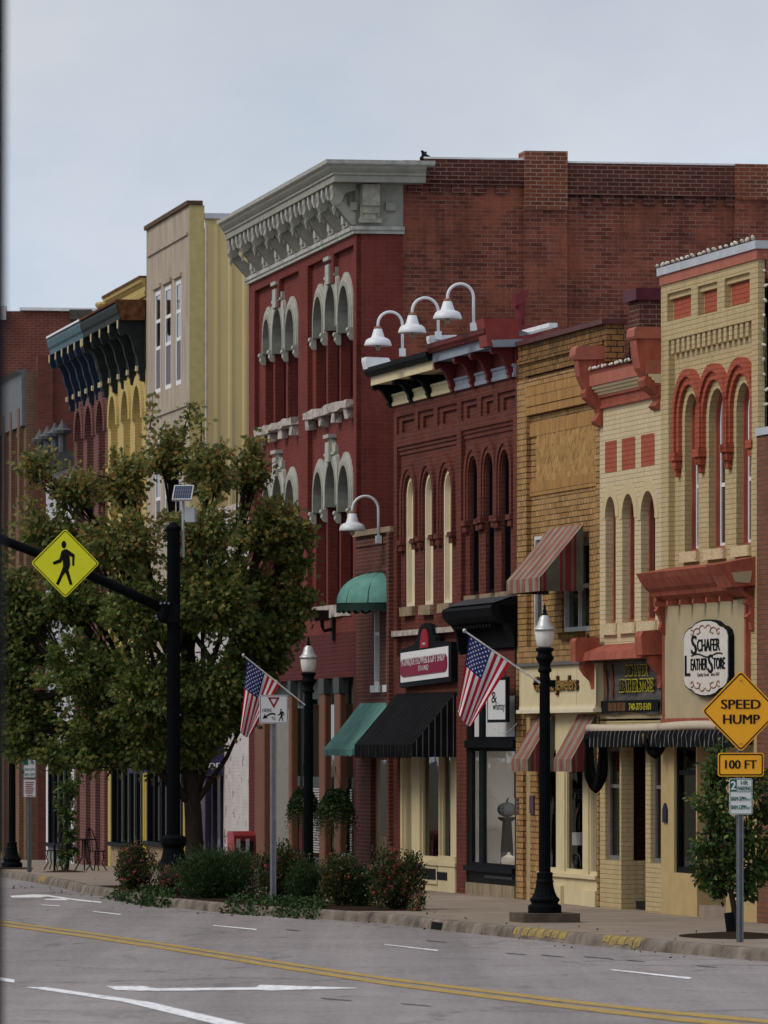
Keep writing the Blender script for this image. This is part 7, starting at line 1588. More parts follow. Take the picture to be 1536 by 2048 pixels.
q.prism([sxz(u, v) for u, v in ((0.11, 0.83), (0.18, 0.66), (0.215, 0.72), (0.33, 0.645), (0.44, 0.62), (0.56, 0.64), (0.56, 0.70), (0.44, 0.675), (0.34, 0.70), (0.25, 0.765), (0.29, 0.80))], 'y', -0.0235, -0.0205)
def walker(q, S, y0, y1):
    q.prism([S(0.5 + 0.085 * math.cos(a), 0.10 + 0.085 * math.sin(a)) for a in [2 * math.pi * k / 14 for k in range(14)]], 'y', y0, y1)
    q.prism([S(u, v) for u, v in ((0.42, 0.24), (0.52, 0.20), (0.62, 0.205), (0.86, 0.31), (0.88, 0.34), (0.86, 0.57), (0.79, 0.565), (0.79, 0.38), (0.70, 0.345), (0.72, 0.56), (0.66, 0.66), (0.80, 0.98), (0.71, 1.0), (0.56, 0.72), (0.46, 0.80), (0.32, 1.0), (0.22, 0.97), (0.38, 0.74), (0.47, 0.58), (0.46, 0.44), (0.40, 0.50), (0.14, 0.55), (0.11, 0.49), (0.34, 0.42))], 'y', y0, y1)
walker(q, lambda u, v: sxz(0.60 + 0.30 * u, 0.47 + 0.44 * v), -0.0235, -0.0205)
q.build('legend', ink, o)
# parking signs far left
fr = sframe(59, 143); k_ = 143 / F
def zq(py): return CH - (py - HY) * k_
T = thing('sign_post', 'grey sign post near the left edge with green plate above red lettered plate', 'road sign', fr.w(0, 0, zs(143)), R(12))
q = MB(fr); chan(q, zs(143) - 0.05, zq(1518), 0.035); q.build('post', postm, T)
o = panel(fr, T, 'parking_panel', rrect(-0.15, 0.15, zq(1556), zq(1519), 0.02), sgn_w, (rrect(-0.147, 0.147, zq(1556) + 0.003, zq(1519) - 0.003, 0.018), rrect(-0.13, 0.13, zq(1556) + 0.016, zq(1519) - 0.016, 0.012), g_ink))
q = MB(fr); q.box(-0.13, -0.03, -0.0235, -0.0205, zq(1530), zq(1521)); q.text('HR', 0.0, 0.11, zq(1529), zq(1523), -0.0205, 0.003); q.text('8AM-5PM', -0.11, 0.11, zq(1542), zq(1536), -0.0205, 0.003); q.text('8AM-12PM', -0.11, 0.11, zq(1552), zq(1546), -0.0205, 0.003); q.build('lettering', g_ink, o)
r_ink = mat('sign_dull_red', (0.22, 0.02, 0.03), 0.5)
o = panel(fr, T, 'notice_panel', rrect(-0.15, 0.15, zq(1595), zq(1558), 0.02), sgn_w, (rrect(-0.147, 0.147, zq(1595) + 0.003, zq(1558) - 0.003, 0.018), rrect(-0.135, 0.135, zq(1595) + 0.013, zq(1558) - 0.013, 0.012), r_ink))
q = MB(fr)
for k in range(6): q.box(-0.10 + 0.01 * (k % 2), 0.10 - 0.015 * (k % 3), -0.0235, -0.0205, zq(1566 + k * 4.2), zq(1564 + k * 4.2))
q.box(-0.07, 0.07, -0.0235, -0.0205, zq(1592), zq(1590.5)); q.build('lettering', r_ink, o)
# crossing signal mast with pedestrian diamond and solar panel
YP = 111.0; kP = YP / F; XP = (347 - CX) * kP
def zm_(py): return CH - (py - HY) * kP
T = thing('signal_mast', 'tall black fluted mast with a rising arm carrying a yellow pedestrian crossing diamond', 'sign mast', (XP, YP, 0), R(12))
q = MB(); z0 = zm_(1788)
q.lathe((XP, YP, z0 - 0.05), [(0.30, 0), (0.30, 0.12), (0.28, 0.16), (0.24, 0.18), (0.235, 0.24), (0.255, 0.28), (0.26, 0.34), (0.23, 0.37), (0.235, 0.42), (0.29, 0.48), (0.285, 0.52), (0.235, 0.60), (0.20, 0.72), (0.18, 0.84), (0.19, 0.87), (0.215, 0.90), (0.225, 0.93), (0.225, 1.02), (0.20, 1.05), (0.125, 1.08)], 36, 0.04, (0.5, 0.86)); q.build('base', lampblack, T)
q = MB(); q.lathe((XP, YP, z0), [(0.118, 1.03), (0.112, zm_(1060) - z0)], 36, 0.10, (1.0, 9)); q.build('shaft', lampblack, T)
q = MB(); q.lathe((XP, YP, zm_(1060)), [(0.115, 0.001), (0.13, 0.01), (0.13, 0.05), (0.06, 0.12), (0.005, 0.15)], 16); q.build('cap', lampblack, T)
aux = Vector((-0.977, -0.21, 0)); s0 = Vector((XP, YP, zm_(1215)))
def armp(px, py):
    t = 0
    X = lambda t: (s0.x + aux.x * t) / (s0.y + aux.y * t)
    tt = ((px - CX) / F * s0.y - s0.x) / (aux.x - (px - CX) / F * aux.y); p = s0 + aux * tt
    p.z = CH - (py - HY) * p.y / F; return p
q = MB(); q.smooth = True; q.tube([armp(333, 1221), armp(250, 1182), armp(128, 1127), armp(0, 1078), armp(-160, 1020)], [0.088, 0.086, 0.082, 0.078, 0.074], 16); q.build('arm', lampblack, T)
q = MB(); q.fr = FS
q = MB(); q.box(XP - 0.22, XP + 0.1, YP - 0.13, YP + 0.13, zm_(1245), zm_(1208)); q.tube([armp(322, 1243), armp(336, 1204)], 0.13, 12); q.build('arm_clamp', lampblack, T)
q = MB()
for px_, py_ in ((314, 1238), (322, 1207), (330, 1206), (312, 1232), (338, 1207)): 
    p = armp(px_, py_); q.tube([p + Vector((0, -0.16, 0)), p + Vector((0, 0.16, 0))], 0.022, 8)
q.build('bolts', postm, T)
pc = armp(127.5, 1127); fr = Frame(0, 0, 0.2); fr.m = Matrix.Translation(pc + Vector((0.03, -0.13, 0))) @ Matrix.Rotation(R(12), 4, 'Z')
hx = 69.5 * pc.y / F
lime = mat('lime_sign_face', (0.88, 0.88, 0.016), 0.45, var=0.05, sc=2, spec=0.4)
o = panel(fr, T, 'crossing_panel', rdiamond(hx, 0, 0.05), lime, (rdiamond(hx - 0.026, 0, 0.04), rdiamond(hx - 0.045, 0, 0.03), ink))
q = MB(fr); S_ = lambda u, v: (-0.26 + 0.50 * (u - 0.03), 0.40 - 0.78 * v); walker(q, S_, -0.0235, -0.0205); q.build('walking_figure', ink, o)
q = MB(fr); q.box(-0.03, 0.03, 0.0, 0.10, -0.1, 0.1); q.build('sign_bracket', lampblack, o)
fr = Frame(0, 0, 0.2); px_ = 366; fr.m = Matrix.Translation(Vector(((px_ - CX) * kP, YP + 0.1, 0))) @ Matrix.Rotation(R(-8), 4, 'Z')
q = MB(fr); q.tube([(0, 0, zm_(1114)), (0, 0, zm_(985))], 0.026, 10); q.build('solar_stem', mat('pale_grey_metal', (0.42, 0.44, 0.46), 0.45, 0.2, var=0.15), T)
q = MB(fr); hw_ = 20 * kP; z0p, z1p = zm_(999), zm_(969)
q.add([(-hw_, -0.16, z0p), (hw_, -0.16, z0p), (hw_, 0.10, z1p), (-hw_, 0.10, z1p), (-hw_, -0.14, z0p - 0.03), (hw_, -0.14, z0p - 0.03), (hw_, 0.12, z1p - 0.03), (-hw_, 0.12, z1p - 0.03)], [(0, 1, 2, 3), (4, 7, 6, 5), (0, 4, 5, 1), (1, 5, 6, 2), (2, 6, 7, 3), (3, 7, 4, 0)]); so = q.build('solar_panel', silver, T)
q = MB(fr)
for i in range(8):
    for k in range(3):
        u0, u1 = -hw_ + 0.018 + (2 * hw_ - 0.036) * i / 8 + 0.003, -hw_ + 0.018 + (2 * hw_ - 0.036) * (i + 1) / 8 - 0.003
        f0, f1 = 0.06 + 0.88 * k / 3 + 0.01, 0.06 + 0.88 * (k + 1) / 3 - 0.01
        y_ = lambda f: -0.16 + 0.26 * f - 0.004; z_ = lambda f: z0p + (z1p - z0p) * f + 0.003
        q.add([(u0, y_(f0), z_(f0)), (u1, y_(f0), z_(f0)), (u1, y_(f1), z_(f1)), (u0, y_(f1), z_(f1))], [(0, 1, 2, 3)])
q.build('solar_cells', mat('solar_blue', (0.04, 0.05, 0.10), 0.2), so)
q = MB(fr); q.cham(0.05, 0.05 + 20 * kP, -0.08, 0.06, zm_(1044), zm_(1015), 0.015); q.box(0.0, 0.05, -0.02, 0.02, zm_(1040), zm_(1020)); q.build('control_box', mat('pale_grey_box', (0.40, 0.43, 0.45), 0.5, var=0.1), T)
# dark post right beside the camera, out of focus at the left edge
YN = 14.0; XN = (6 - CX) / F * YN
T = thing('dark_post', 'dark blurred post close to the viewer along the left edge', 'post', (XN, YN, 0.3))
pL = lambda px, z: Vector(((px - CX) / F * YN, YN, z))
q = MB(); q.smooth = True; q.tube([pL(-36, 0.0), pL(-34, 1.6), pL(-28, 3.0), pL(-24, 4.6), pL(-23, 5.0)], [0.042, 0.042, 0.041, 0.041, 0.041], 20); q.build('shaft', mat('blue_black_paint', (0.008, 0.008, 0.012), 0.6), T)
q = MB(); q.smooth = True; q.lathe(pL(-23, 5.0), [(0.05, 0.001), (0.06, 0.04), (0.03, 0.1), (0.005, 0.14)], 16); q.build('cap', MATS['blue_black_paint'], T)
# bistro chairs and table, news box, slatted table
ironm = mat('black_iron', (0.008, 0.008, 0.009), 0.5)
def bistro_chair(px, py, Y, rz, label):
    X = (px - CX) / F * Y; z0 = zs(Y) + 0.006
    T = thing('bistro_chair', label, 'chair', (X, Y, z0), rz, 'iron bistro chairs by the arcaded fronts')
    fr = Frame(0, 0, 0.2); fr.m = W[T]
    q = MB(fr); q.lathe((0, 0, 0.43), [(0.2, 0), (0.21, 0.012), (0.2, 0.025)], 18); q.build('seat', ironm, T)
    for a in (45, 135, 225, 315):
        c_, s_ = math.cos(R(a)), math.sin(R(a)); q = MB(fr); q.tube([(0.15 * c_, 0.15 * s_, 0.43), (0.17 * c_, 0.17 * s_, 0.28), (0.13 * c_, 0.13 * s_, 0.16), (0.24 * c_, 0.24 * s_, 0.0)], 0.014, 6); q.build('leg', ironm, T)
    q = MB(fr); q.tube([(-0.19, 0.08, 0.44), (-0.2, 0.16, 0.7), (-0.12, 0.2, 0.92), (0, 0.21, 0.97), (0.12, 0.2, 0.92), (0.2, 0.16, 0.7), (0.19, 0.08, 0.44)], 0.013, 6)
    for u in (-0.08, 0, 0.08): q.tube([(u, 0.16, 0.45), (u * 1.2, 0.19, 0.7), (u * 0.4, 0.2, 0.95)], 0.009, 5)
    q.build('backrest', ironm, T)
bistro_chair(193, 1733, 146.0, R(60), 'black iron bistro chair on the right of the iron table')
bistro_chair(107, 1730, 148.0, R(-110), 'black iron bistro chair on the left, behind the young street tree')
Xb = (168 - CX) / F * 146.5; zt_ = zs(146.5)
T = thing('bistro_table', 'round black iron table between the bistro chairs', 'table', (Xb, 146.5, zt_))
q = MB(); q.lathe((Xb, 146.5, zt_ + 0.7), [(0.3, 0), (0.31, 0.015), (0.3, 0.03)], 20); q.build('tabletop', ironm, T)
for a in (90, 210, 330):
    c_, s_ = math.cos(R(a)), math.sin(R(a)); q = MB(); q.tube([(Xb + 0.04 * c_, 146.5 + 0.04 * s_, zt_ + 0.7), (Xb + 0.05 * c_, 146.5 + 0.05 * s_, zt_ + 0.3), (Xb + 0.24 * c_, 146.5 + 0.24 * s_, zt_)], 0.016, 6); q.build('leg', ironm, T)
Yn = 122.0; Xn = (483 - CX) / F * Yn; zn_ = zs(Yn); fr = Frame(0, 0, 0.2); fr.m = Matrix.Translation(Vector((Xn, Yn, zn_))) @ Matrix.Rotation(R(20), 4, 'Z')
T = thing('newspaper_box', 'red newspaper box with a white letter, half hidden by the shrubs', 'newspaper box', (Xn, Yn, zn_), R(20))
nred = mat('newsbox_red', (0.36, 0.03, 0.04), 0.4, var=0.1, spec=0.5)
q = MB(fr); q.prism([(-0.2, 0.35), (-0.22, 0.7), (-0.2, 0.92), (-0.12, 1.0), (0.2, 1.0), (0.2, 0.35)], 'x', -0.22, 0.22); q.build('cabinet', nred, T)
q = MB(fr); q.box(-0.17, 0.17, -0.235, -0.222, 0.55, 0.82); q.build('window', dglass, T)
q = MB(fr); q.text('U', -0.16, 0.06, 0.58, 0.86, -0.236, 0.004, bold=0.03); q.build('lettering', white_p, T)
q = MB(fr); q.box(-0.05, 0.05, -0.05, 0.05, 0.02, 0.35); q.box(-0.2, 0.2, -0.18, 0.18, 0, 0.02); q.build('pedestal', ironm, T)
Yt = 116.5; Xt = (439 - CX) / F * Yt; zt_ = CH - (1712 - HY) * Yt / F
T = thing('slatted_bin', 'round black slatted litter bin with a flared rim, behind the juniper', 'litter bin', (Xt, Yt, zs(Yt)))
q = MB()
for k in range(36):
    a = 2 * math.pi * k / 36; c_, s_ = math.cos(a), math.sin(a); h = zt_ - zs(Yt)
    q.tube([(Xt + 0.26 * c_, Yt + 0.26 * s_, zs(Yt)), (Xt + 0.27 * c_, Yt + 0.27 * s_, zs(Yt) + h * 0.6), (Xt + 0.36 * c_, Yt + 0.36 * s_, zt_)], 0.014, 4)
q.build('slats', ironm, T)
q = MB(); q.tube([(Xt + 0.37 * math.cos(2 * math.pi * k / 28), Yt + 0.37 * math.sin(2 * math.pi * k / 28), zt_) for k in range(29)], 0.022, 6); q.build('rim', ironm, T)
# jewellery display behind the shop glass, and a cycle hoop by the red block
xj = F1.x(1138, 0.35); zj = zcs - 0.015
T = thing('necklace_bust', 'white necklace bust on the ledge of the jewellery window', 'display bust', F1.w(xj, 0.35, zj), F1.rz)
q = MB(F1); q.smooth = True; q.lathe((xj, 0.35, zj), [(0.17, 0.0), (0.15, 0.03), (0.10, 0.12), (0.05, 0.18), (0.035, 0.24), (0.01, 0.25)], 18); q.build('bust', white_p, T)
q = MB(F1); q.tube([(xj + 0.1 * math.cos(a), 0.35 - 0.1 * abs(math.sin(a)) - 0.03, zj + 0.16 - 0.06 * math.sin(a)) for a in [math.pi * k / 12 for k in range(13)]], 0.006, 5); q.build('necklace', ironm, T)
xg = F1.x(1163, 0.6)
q = MB(F1); q.box(xg - 0.55, xg + 0.1, 0.5, 0.9, zj, zj + 0.42); tag(q.build('display_box', black), 'black display box at the back of the jewellery window', 'display box')
q = MB(F1); q.lathe((xg - 0.2, 0.65, zj + 0.421), [(0.16, 0), (0.16, 0.2), (0.15, 0.21)], 16); tag(q.build('gift_tin', white_p), 'round white tin standing on the black display box', 'tin')
h = CH_[1]
q = MB(F1); q.text('COI', h[1][0] - 0.95, h[1][0] - 0.1, Z1(1160, 1588), Z1(1160, 1579), 0.07, 0.003, bold=0.03); q.text('BU', h[1][0] - 0.62, h[1][0] - 0.1, Z1(1160, 1599), Z1(1160, 1591), 0.07, 0.003, bold=0.03)
q.build('window_lettering', black, BC)
Yh = 112.0; Xh = (690 - CX) / F * Yh; zh_ = zs(Yh)
T = thing('cycle_hoop', 'bare metal cycle hoop standing before the narrow brick building', 'cycle rack', (Xh, Yh, zh_), R(60))
fr = Frame(0, 0, 0.2); fr.m = W[T]
q = MB(fr); q.smooth = True; q.tube([(-0.18, 0, 0)] + [(-0.18 * math.cos(math.pi * k / 10), 0, 0.5 + 0.18 * math.sin(math.pi * k / 10)) for k in range(11)] + [(0.18, 0, 0)], 0.024, 10); q.build('hoop', galv, T)
for sx_ in (-0.18, 0.18): MB(fr).box(sx_ - 0.06, sx_ + 0.06, -0.06, 0.06, 0.001, 0.012).build('base_plate', galv, T)
# ================================================================== trees, shrubs and ground planting
bark = mat('bark', (0.045, 0.036, 0.028), 0.95, var=0.4, sc=14, bump=0.8, stretch=(1, 1, 0.25))
MAPLE = [(0, 0.0), (0.34, 0.16), (0.22, 0.36), (0.42, 0.68), (0.17, 0.66), (0.0, 1.0), (-0.17, 0.66), (-0.42, 0.68), (-0.22, 0.36), (-0.34, 0.16)]
OVAL = [(0, 0), (0.22, 0.25), (0.27, 0.55), (0.14, 0.85), (0, 1), (-0.14, 0.85), (-0.27, 0.55), (-0.22, 0.25)]
def leaf(vs, fs, p, d, size, shape, rnd, droop=0.4):
    """one leaf: tip direction d, random roll, folded a little along its midrib"""
    d = (d + Vector((rnd.uniform(-.7, .7), rnd.uniform(-.7, .7), rnd.uniform(-.7, .5) - droop))).normalized()
    s = d.cross(Vector((rnd.uniform(-1, 1), rnd.uniform(-1, 1), rnd.uniform(-0.3, 1)))).normalized()
    nrm = s.cross(d); b = len(vs)
    for a, l in shape: vs.append(p + d * (l * size) + s * (a * size) + nrm * (abs(a) * size * 0.3 - l * l * size * 0.15))
    fs.append(tuple(range(b, b + len(shape))))
def emit_leaves(name, vs, fs, matl, parent, split=None):
    q = MB(); q.v = vs; q.f = fs; q.mi = [0] * len(fs)
    if split: q.mi = [0 if (vs[f[0]].z + 1.6 * noise.noise(vs[f[0]] * 0.7) + ((i * 7919) % 13 - 6) * 0.2 > split) else 1 for i, f in enumerate(fs)]
    q.mi = list(q.mi); q.sm = [False] * len(fs); return q.build(name, matl, parent)
def grow(T, base, trunk_top, trunk_r, lobes, twigs, leaves_per, lsize, shape, leafm, rnd, twig_len=(0.35, 0.8), droop=0.4, inner=0.25, up=0.35, limb_start=0.35, stray=0, split=None):
    """trunk, limbs to each crown lobe, twigs to the lobe's skin, leaves along the twigs"""
    base = Vector(base); tt = Vector(trunk_top)
    q = MB(); q.smooth = True
    n = 8; path = [base.lerp(tt, k / n) + Vector((math.sin(k * 1.3) * 0.03, math.cos(k * 1.1) * 0.03, 0)) * (k > 0) for k in range(n + 1)]
    q.tube([base - Vector((0, 0, 0.1))] + path, [trunk_r * 1.35] + [trunk_r * (1.15 - 0.55 * k / n) for k in range(n + 1)], 12)
    vs, fs = [], []
    for (c, rx, ry, rz_, wgt) in lobes:
        c = Vector(c); st = path[min(n, max(1, int(n * (limb_start + rnd.random() * (1 - limb_start)))))]
        mid = st.lerp(c, 0.5) + Vector((rnd.uniform(-.2, .2), rnd.uniform(-.2, .2), -0.12))
        limb = [st, st.lerp(mid, 0.5), mid, mid.lerp(c, 0.6), c]
        q.tube(limb, [trunk_r * 0.42, trunk_r * 0.34, trunk_r * 0.27, trunk_r * 0.18, trunk_r * 0.09], 7)
        for _ in range(int(twigs * wgt)):
            d = Vector((rnd.gauss(0, 1), rnd.gauss(0, 1), rnd.gauss(0, 1))).normalized()
            rad = inner + (1 - inner) * rnd.random() ** 0.55
            e = c + Vector((d.x * rx, d.y * ry, d.z * rz_)) * rad * (0.85 + 0.3 * noise.noise(d * 2.2 + c))
            tl = rnd.uniform(*twig_len); dr = (d + Vector((0, 0, up))).normalized(); s = e - dr * tl
            if rnd.random() < 0.45: q.tube([mid.lerp(c, rnd.random()), s.lerp(c, 0.35), s, e], [0.02, 0.014, 0.009, 0.004], 4, False)
            else: q.tube([s, e], [0.008, 0.003], 4, False)
            for k in range(leaves_per):
                f = rnd.random() ** 0.8
                p = s.lerp(e, f) + Vector((rnd.gauss(0, 1), rnd.gauss(0, 1), rnd.gauss(0, 1))) * tl * 0.13
                leaf(vs, fs, p, dr, lsize * rnd.uniform(0.6, 1.15), shape, rnd, droop)
    for k in range(stray):                             # upright leader shoots above the outline
        c, rx, ry, rz_, _ = lobes[rnd.randrange(len(lobes))]; c = Vector(c)
        a = rnd.uniform(0, 6.28); s = c + Vector((math.cos(a) * rx * 0.6, math.sin(a) * ry * 0.6, rz_ * rnd.uniform(0.55, 0.8))); hgt = rnd.uniform(0.35, 0.75)
        e = s + Vector((rnd.uniform(-.25, .25), rnd.uniform(-.2, .2), hgt)); q.tube([s, s.lerp(e, 0.5) + Vector((0.03, 0, 0)), e], [0.014, 0.009, 0.003], 4, False)
        for i in range(int(leaves_per * 1.9)):
            f = rnd.random(); p = s.lerp(e, f) + Vector((rnd.gauss(0, 1), rnd.gauss(0, 1), rnd.gauss(0, 1))) * 0.09 * (1.3 - f)
            leaf(vs, fs, p, Vector((rnd.uniform(-1, 1), rnd.uniform(-1, 1), 0.2)), lsize * rnd.uniform(0.6, 1.1), shape, rnd, droop)
    q.build('trunk', bark, T); emit_leaves('crown', vs, fs, leafm, T, split)
maple_l = leafmat('maple_leaves', [(0.0, (0.07, 0.098, 0.03)), (0.3, (0.145, 0.165, 0.046)), (0.58, (0.225, 0.225, 0.065)), (0.78, (0.285, 0.235, 0.072)), (0.92, (0.36, 0.23, 0.065)), (1.0, (0.32, 0.155, 0.05))], 0.42)
maple_g = leafmat('maple_leaves_green', [(0.0, (0.05, 0.088, 0.024)), (0.35, (0.105, 0.155, 0.038)), (0.7, (0.175, 0.22, 0.055)), (0.9, (0.23, 0.235, 0.065)), (1.0, (0.29, 0.20, 0.06))], 0.42)
rnd = random.Random(11); YM = 118.5
def pm(px, py, dy=0.0): return at(px, py, YM + dy)
T = thing('maple_tree', 'big maple turning bronze behind the crossing mast, hiding the far shop fronts', 'tree', (pm(390, 1755).x, YM, zs(YM)))
lob = []
for (px, py, rx, rz_, dy, wg) in ((335, 905, 62, 80, 0.2, .75), (250, 960, 62, 80, -0.3, .7), (420, 940, 70, 85, -0.2, .8), (505, 935, 48, 80, 0.4, .5), (150, 975, 85, 62, 0.2, .6), (75, 930, 50, 42, 0, .25), (240, 1080, 105, 90, -0.9, 1.1), (400, 1060, 105, 90, -0.9, 1.2),
                                    (530, 1060, 75, 85, 0.0, .85), (90, 1060, 90, 75, 0.3, .6), (590, 1120, 58, 42, 0.2, .35), (130, 1200, 125, 85, 0.0, 1.1), (290, 1220, 120, 100, -1.1, 1.4), (440, 1200, 110, 100, -1.1, 1.3), (545, 1190, 75, 85, 0.2, .8), (40, 1290, 85, 85, 0.5, .8), (160, 1340, 115, 95, -0.5, 1.2),
                                    (300, 1370, 120, 95, -1.0, 1.3), (430, 1350, 105, 85, -0.8, 1.0), (530, 1310, 70, 75, 0.1, .7), (70, 1430, 85, 75, 0.4, .75), (190, 1455, 95, 75, -0.2, .9), (300, 1450, 85, 65, -0.6, .7), (405, 1440, 75, 62, -0.6, .8), (455, 1430, 55, 55, -0.2, .5), (355, 1480, 60, 45, -0.5, .5), (510, 1390, 60, 60, 0, .5), (30, 1180, 60, 60, .2, .5), (25, 1400, 50, 70, .2, .45), (240, 1500, 70, 40, -.3, .5), (120, 1500, 70, 45, -.1, .6), (40, 1480, 60, 55, .1, .6), (175, 1505, 70, 42, -.3, .5), (300, 1500, 70, 45, -.5, .6), (395, 1495, 60, 45, -.3, .5), (15, 1250, 60, 80, .3, .5), (20, 1360, 55, 80, .3, .5), (600, 1200, 45, 50, .1, .4), (500, 1270, 60, 60, -.5, .7), (565, 1255, 45, 45, -.2, .5), (480, 1340, 60, 55, -.5, .6), (405, 1165, 55, 55, -.9, .6), (160, 1090, 55, 45, .2, .4), (580, 1050, 50, 60, .2, .4), (250, 1330, 180, 120, 1.0, .9), (420, 1150, 160, 150, 1.0, .9), (150, 1140, 120, 80, .9, .5)):
    c = pm(px, py, dy); lob.append(((c.x, c.y, c.z), rx * YM / F, min(rx, 95) * YM / F * 1.1, rz_ * YM / F, wg))
grow(T, pm(388, 1760), pm(372, 1180), 0.155, lob, 80, 34, 0.115, MAPLE, [maple_l, maple_g], rnd, stray=26, limb_start=0.30, split=6.0)
for (pts) in (((420, 1520), (445, 1530)), ((265, 1515), (280, 1530)), ((100, 1500), (80, 1520)), ((620, 1150), (650, 1150)), ((560, 950), (600, 960)), ((45, 1010), (20, 1025))): pass
green_l = leafmat('street_tree_leaves', [(0.0, (0.022, 0.046, 0.014)), (0.45, (0.05, 0.095, 0.022)), (0.8, (0.085, 0.14, 0.03)), (0.95, (0.16, 0.19, 0.04)), (1.0, (0.22, 0.17, 0.03))])
rnd = random.Random(3); YT = 86.0
def pt(px, py, dy=0.0): return at(px, py, YT + dy)
T = thing('young_tree', 'young green street tree with a black trunk guard, behind the speed hump post', 'tree', (pt(1465, 1870).x, YT, 0))
lob = []
for (px, py, rx, rz_, dy, wg) in ((1440, 1530, 38, 45, 0, .6), (1500, 1560, 40, 50, 0.1, .6), (1440, 1610, 62, 55, -0.1, 1.0), (1420, 1685, 62, 52, 0, 1.0), (1500, 1660, 55, 60, -0.1, .9), (1475, 1730, 70, 50, 0, 1.0), (1410, 1740, 40, 40, 0.1, .5), (1530, 1720, 40, 60, 0.1, .6), (1530, 1610, 40, 60, 0.1, .6), (1440, 1775, 34, 26, 0, .3), (1490, 1775, 34, 24, 0, .3)):
    c = pt(px, py, dy); lob.append(((c.x, c.y, c.z), rx * 1.22 * YT / F, rx * 1.1 * YT / F, rz_ * 1.12 * YT / F, wg * 1.15))
grow(T, pt(1466, 1872), pt(1463, 1640), 0.038, lob, 46, 16, 0.085, OVAL, green_l, rnd, twig_len=(0.15, 0.35), up=0.5, limb_start=0.5, stray=8)
q = MB(); q.tube([pt(1464, 1872), pt(1458.5, 1825)], 0.07, 10); q.build('trunk_guard', black, T)
m = MB(); ns = 18
m.add([(pt(1468, 1880).x, YT, zs(YT) + 0.07)] + [(pt(1468, 1880).x + 0.75 * math.cos(6.283 * k / ns), YT + 1.7 * math.sin(6.283 * k / ns) * 0.9, zs(YT) + 0.004) for k in range(ns)], [(0, 1 + k, 1 + (k + 1) % ns) for k in range(ns)])
tag(m.build('mulch', soil), kind='structure')
rnd = random.Random(5); YL_ = 143.0
def pl_(px, py, dy=0.0): return at(px, py, YL_ + dy)
T = thing('young_tree', 'small leafy street tree tied to a stake on the far left sidewalk', 'tree', (pl_(130, 1750).x, YL_, zs(YL_)))
lob = [((pl_(px, py).x, YL_, pl_(px, py).z), rx * YL_ / F, rx * YL_ / F, rz_ * YL_ / F, wg) for (px, py, rx, rz_, wg) in ((138, 1575, 28, 32, 1), (132, 1620, 30, 35, 1), (140, 1670, 24, 32, .8), (125, 1705, 18, 30, .6), (145, 1700, 16, 25, .4))]
grow(T, pl_(131, 1750), pl_(134, 1580), 0.05, lob, 34, 12, 0.10, OVAL, green_l, rnd, twig_len=(0.15, 0.35))
q = MB(); q.tube([pl_(109, 1752), pl_(109, 1690)], 0.025, 6); q.build('stake', black, T)
q = MB(); q.add([(pl_(130, 1750).x, YL_, zs(YL_) + 0.06)] + [(pl_(130, 1750).x + 0.5 * math.cos(6.283 * k / 14), YL_ + 0.9 * math.sin(6.283 * k / 14), zs(YL_) + 0.004) for k in range(14)], [(0, 1 + k, 1 + (k + 1) % 14) for k in range(14)]); tag(q.build('mulch', soil), kind='structure')
# planting bed behind the kerb
bedY = [100.0 + i * 0.8 for i in range(0, 25)]
m = grid(lambda Y: xc(Y) + 0.17, lambda Y: xc(Y) + (1.9 if 101 < Y < 117 else 1.2), bedY, lambda Y: zs(Y) + 0.012 + 0.02 * noise.noise(Vector((Y * 2, 0, 0))), 6)
tag(m.build('planting_bed', soil), kind='structure')
rose_l = leafmat('rose_leaves', [(0.0, (0.02, 0.034, 0.013)), (0.5, (0.042, 0.062, 0.02)), (0.8, (0.075, 0.085, 0.026)), (0.93, (0.14, 0.09, 0.03)), (1.0, (0.18, 0.065, 0.03))])
rose_f = leafmat('rose_petals', [(0.0, (0.45, 0.03, 0.06)), (0.6, (0.58, 0.08, 0.13)), (1.0, (0.55, 0.14, 0.13))], 0.15)
juni_l = leafmat('juniper_needles', [(0.0, (0.014, 0.036, 0.011)), (0.6, (0.03, 0.066, 0.016)), (1.0, (0.055, 0.095, 0.022))], 0.15)
NEEDLE = [(0, 0), (0.07, 0.3), (0.04, 0.8), (0, 1), (-0.04, 0.8), (-0.07, 0.3)]
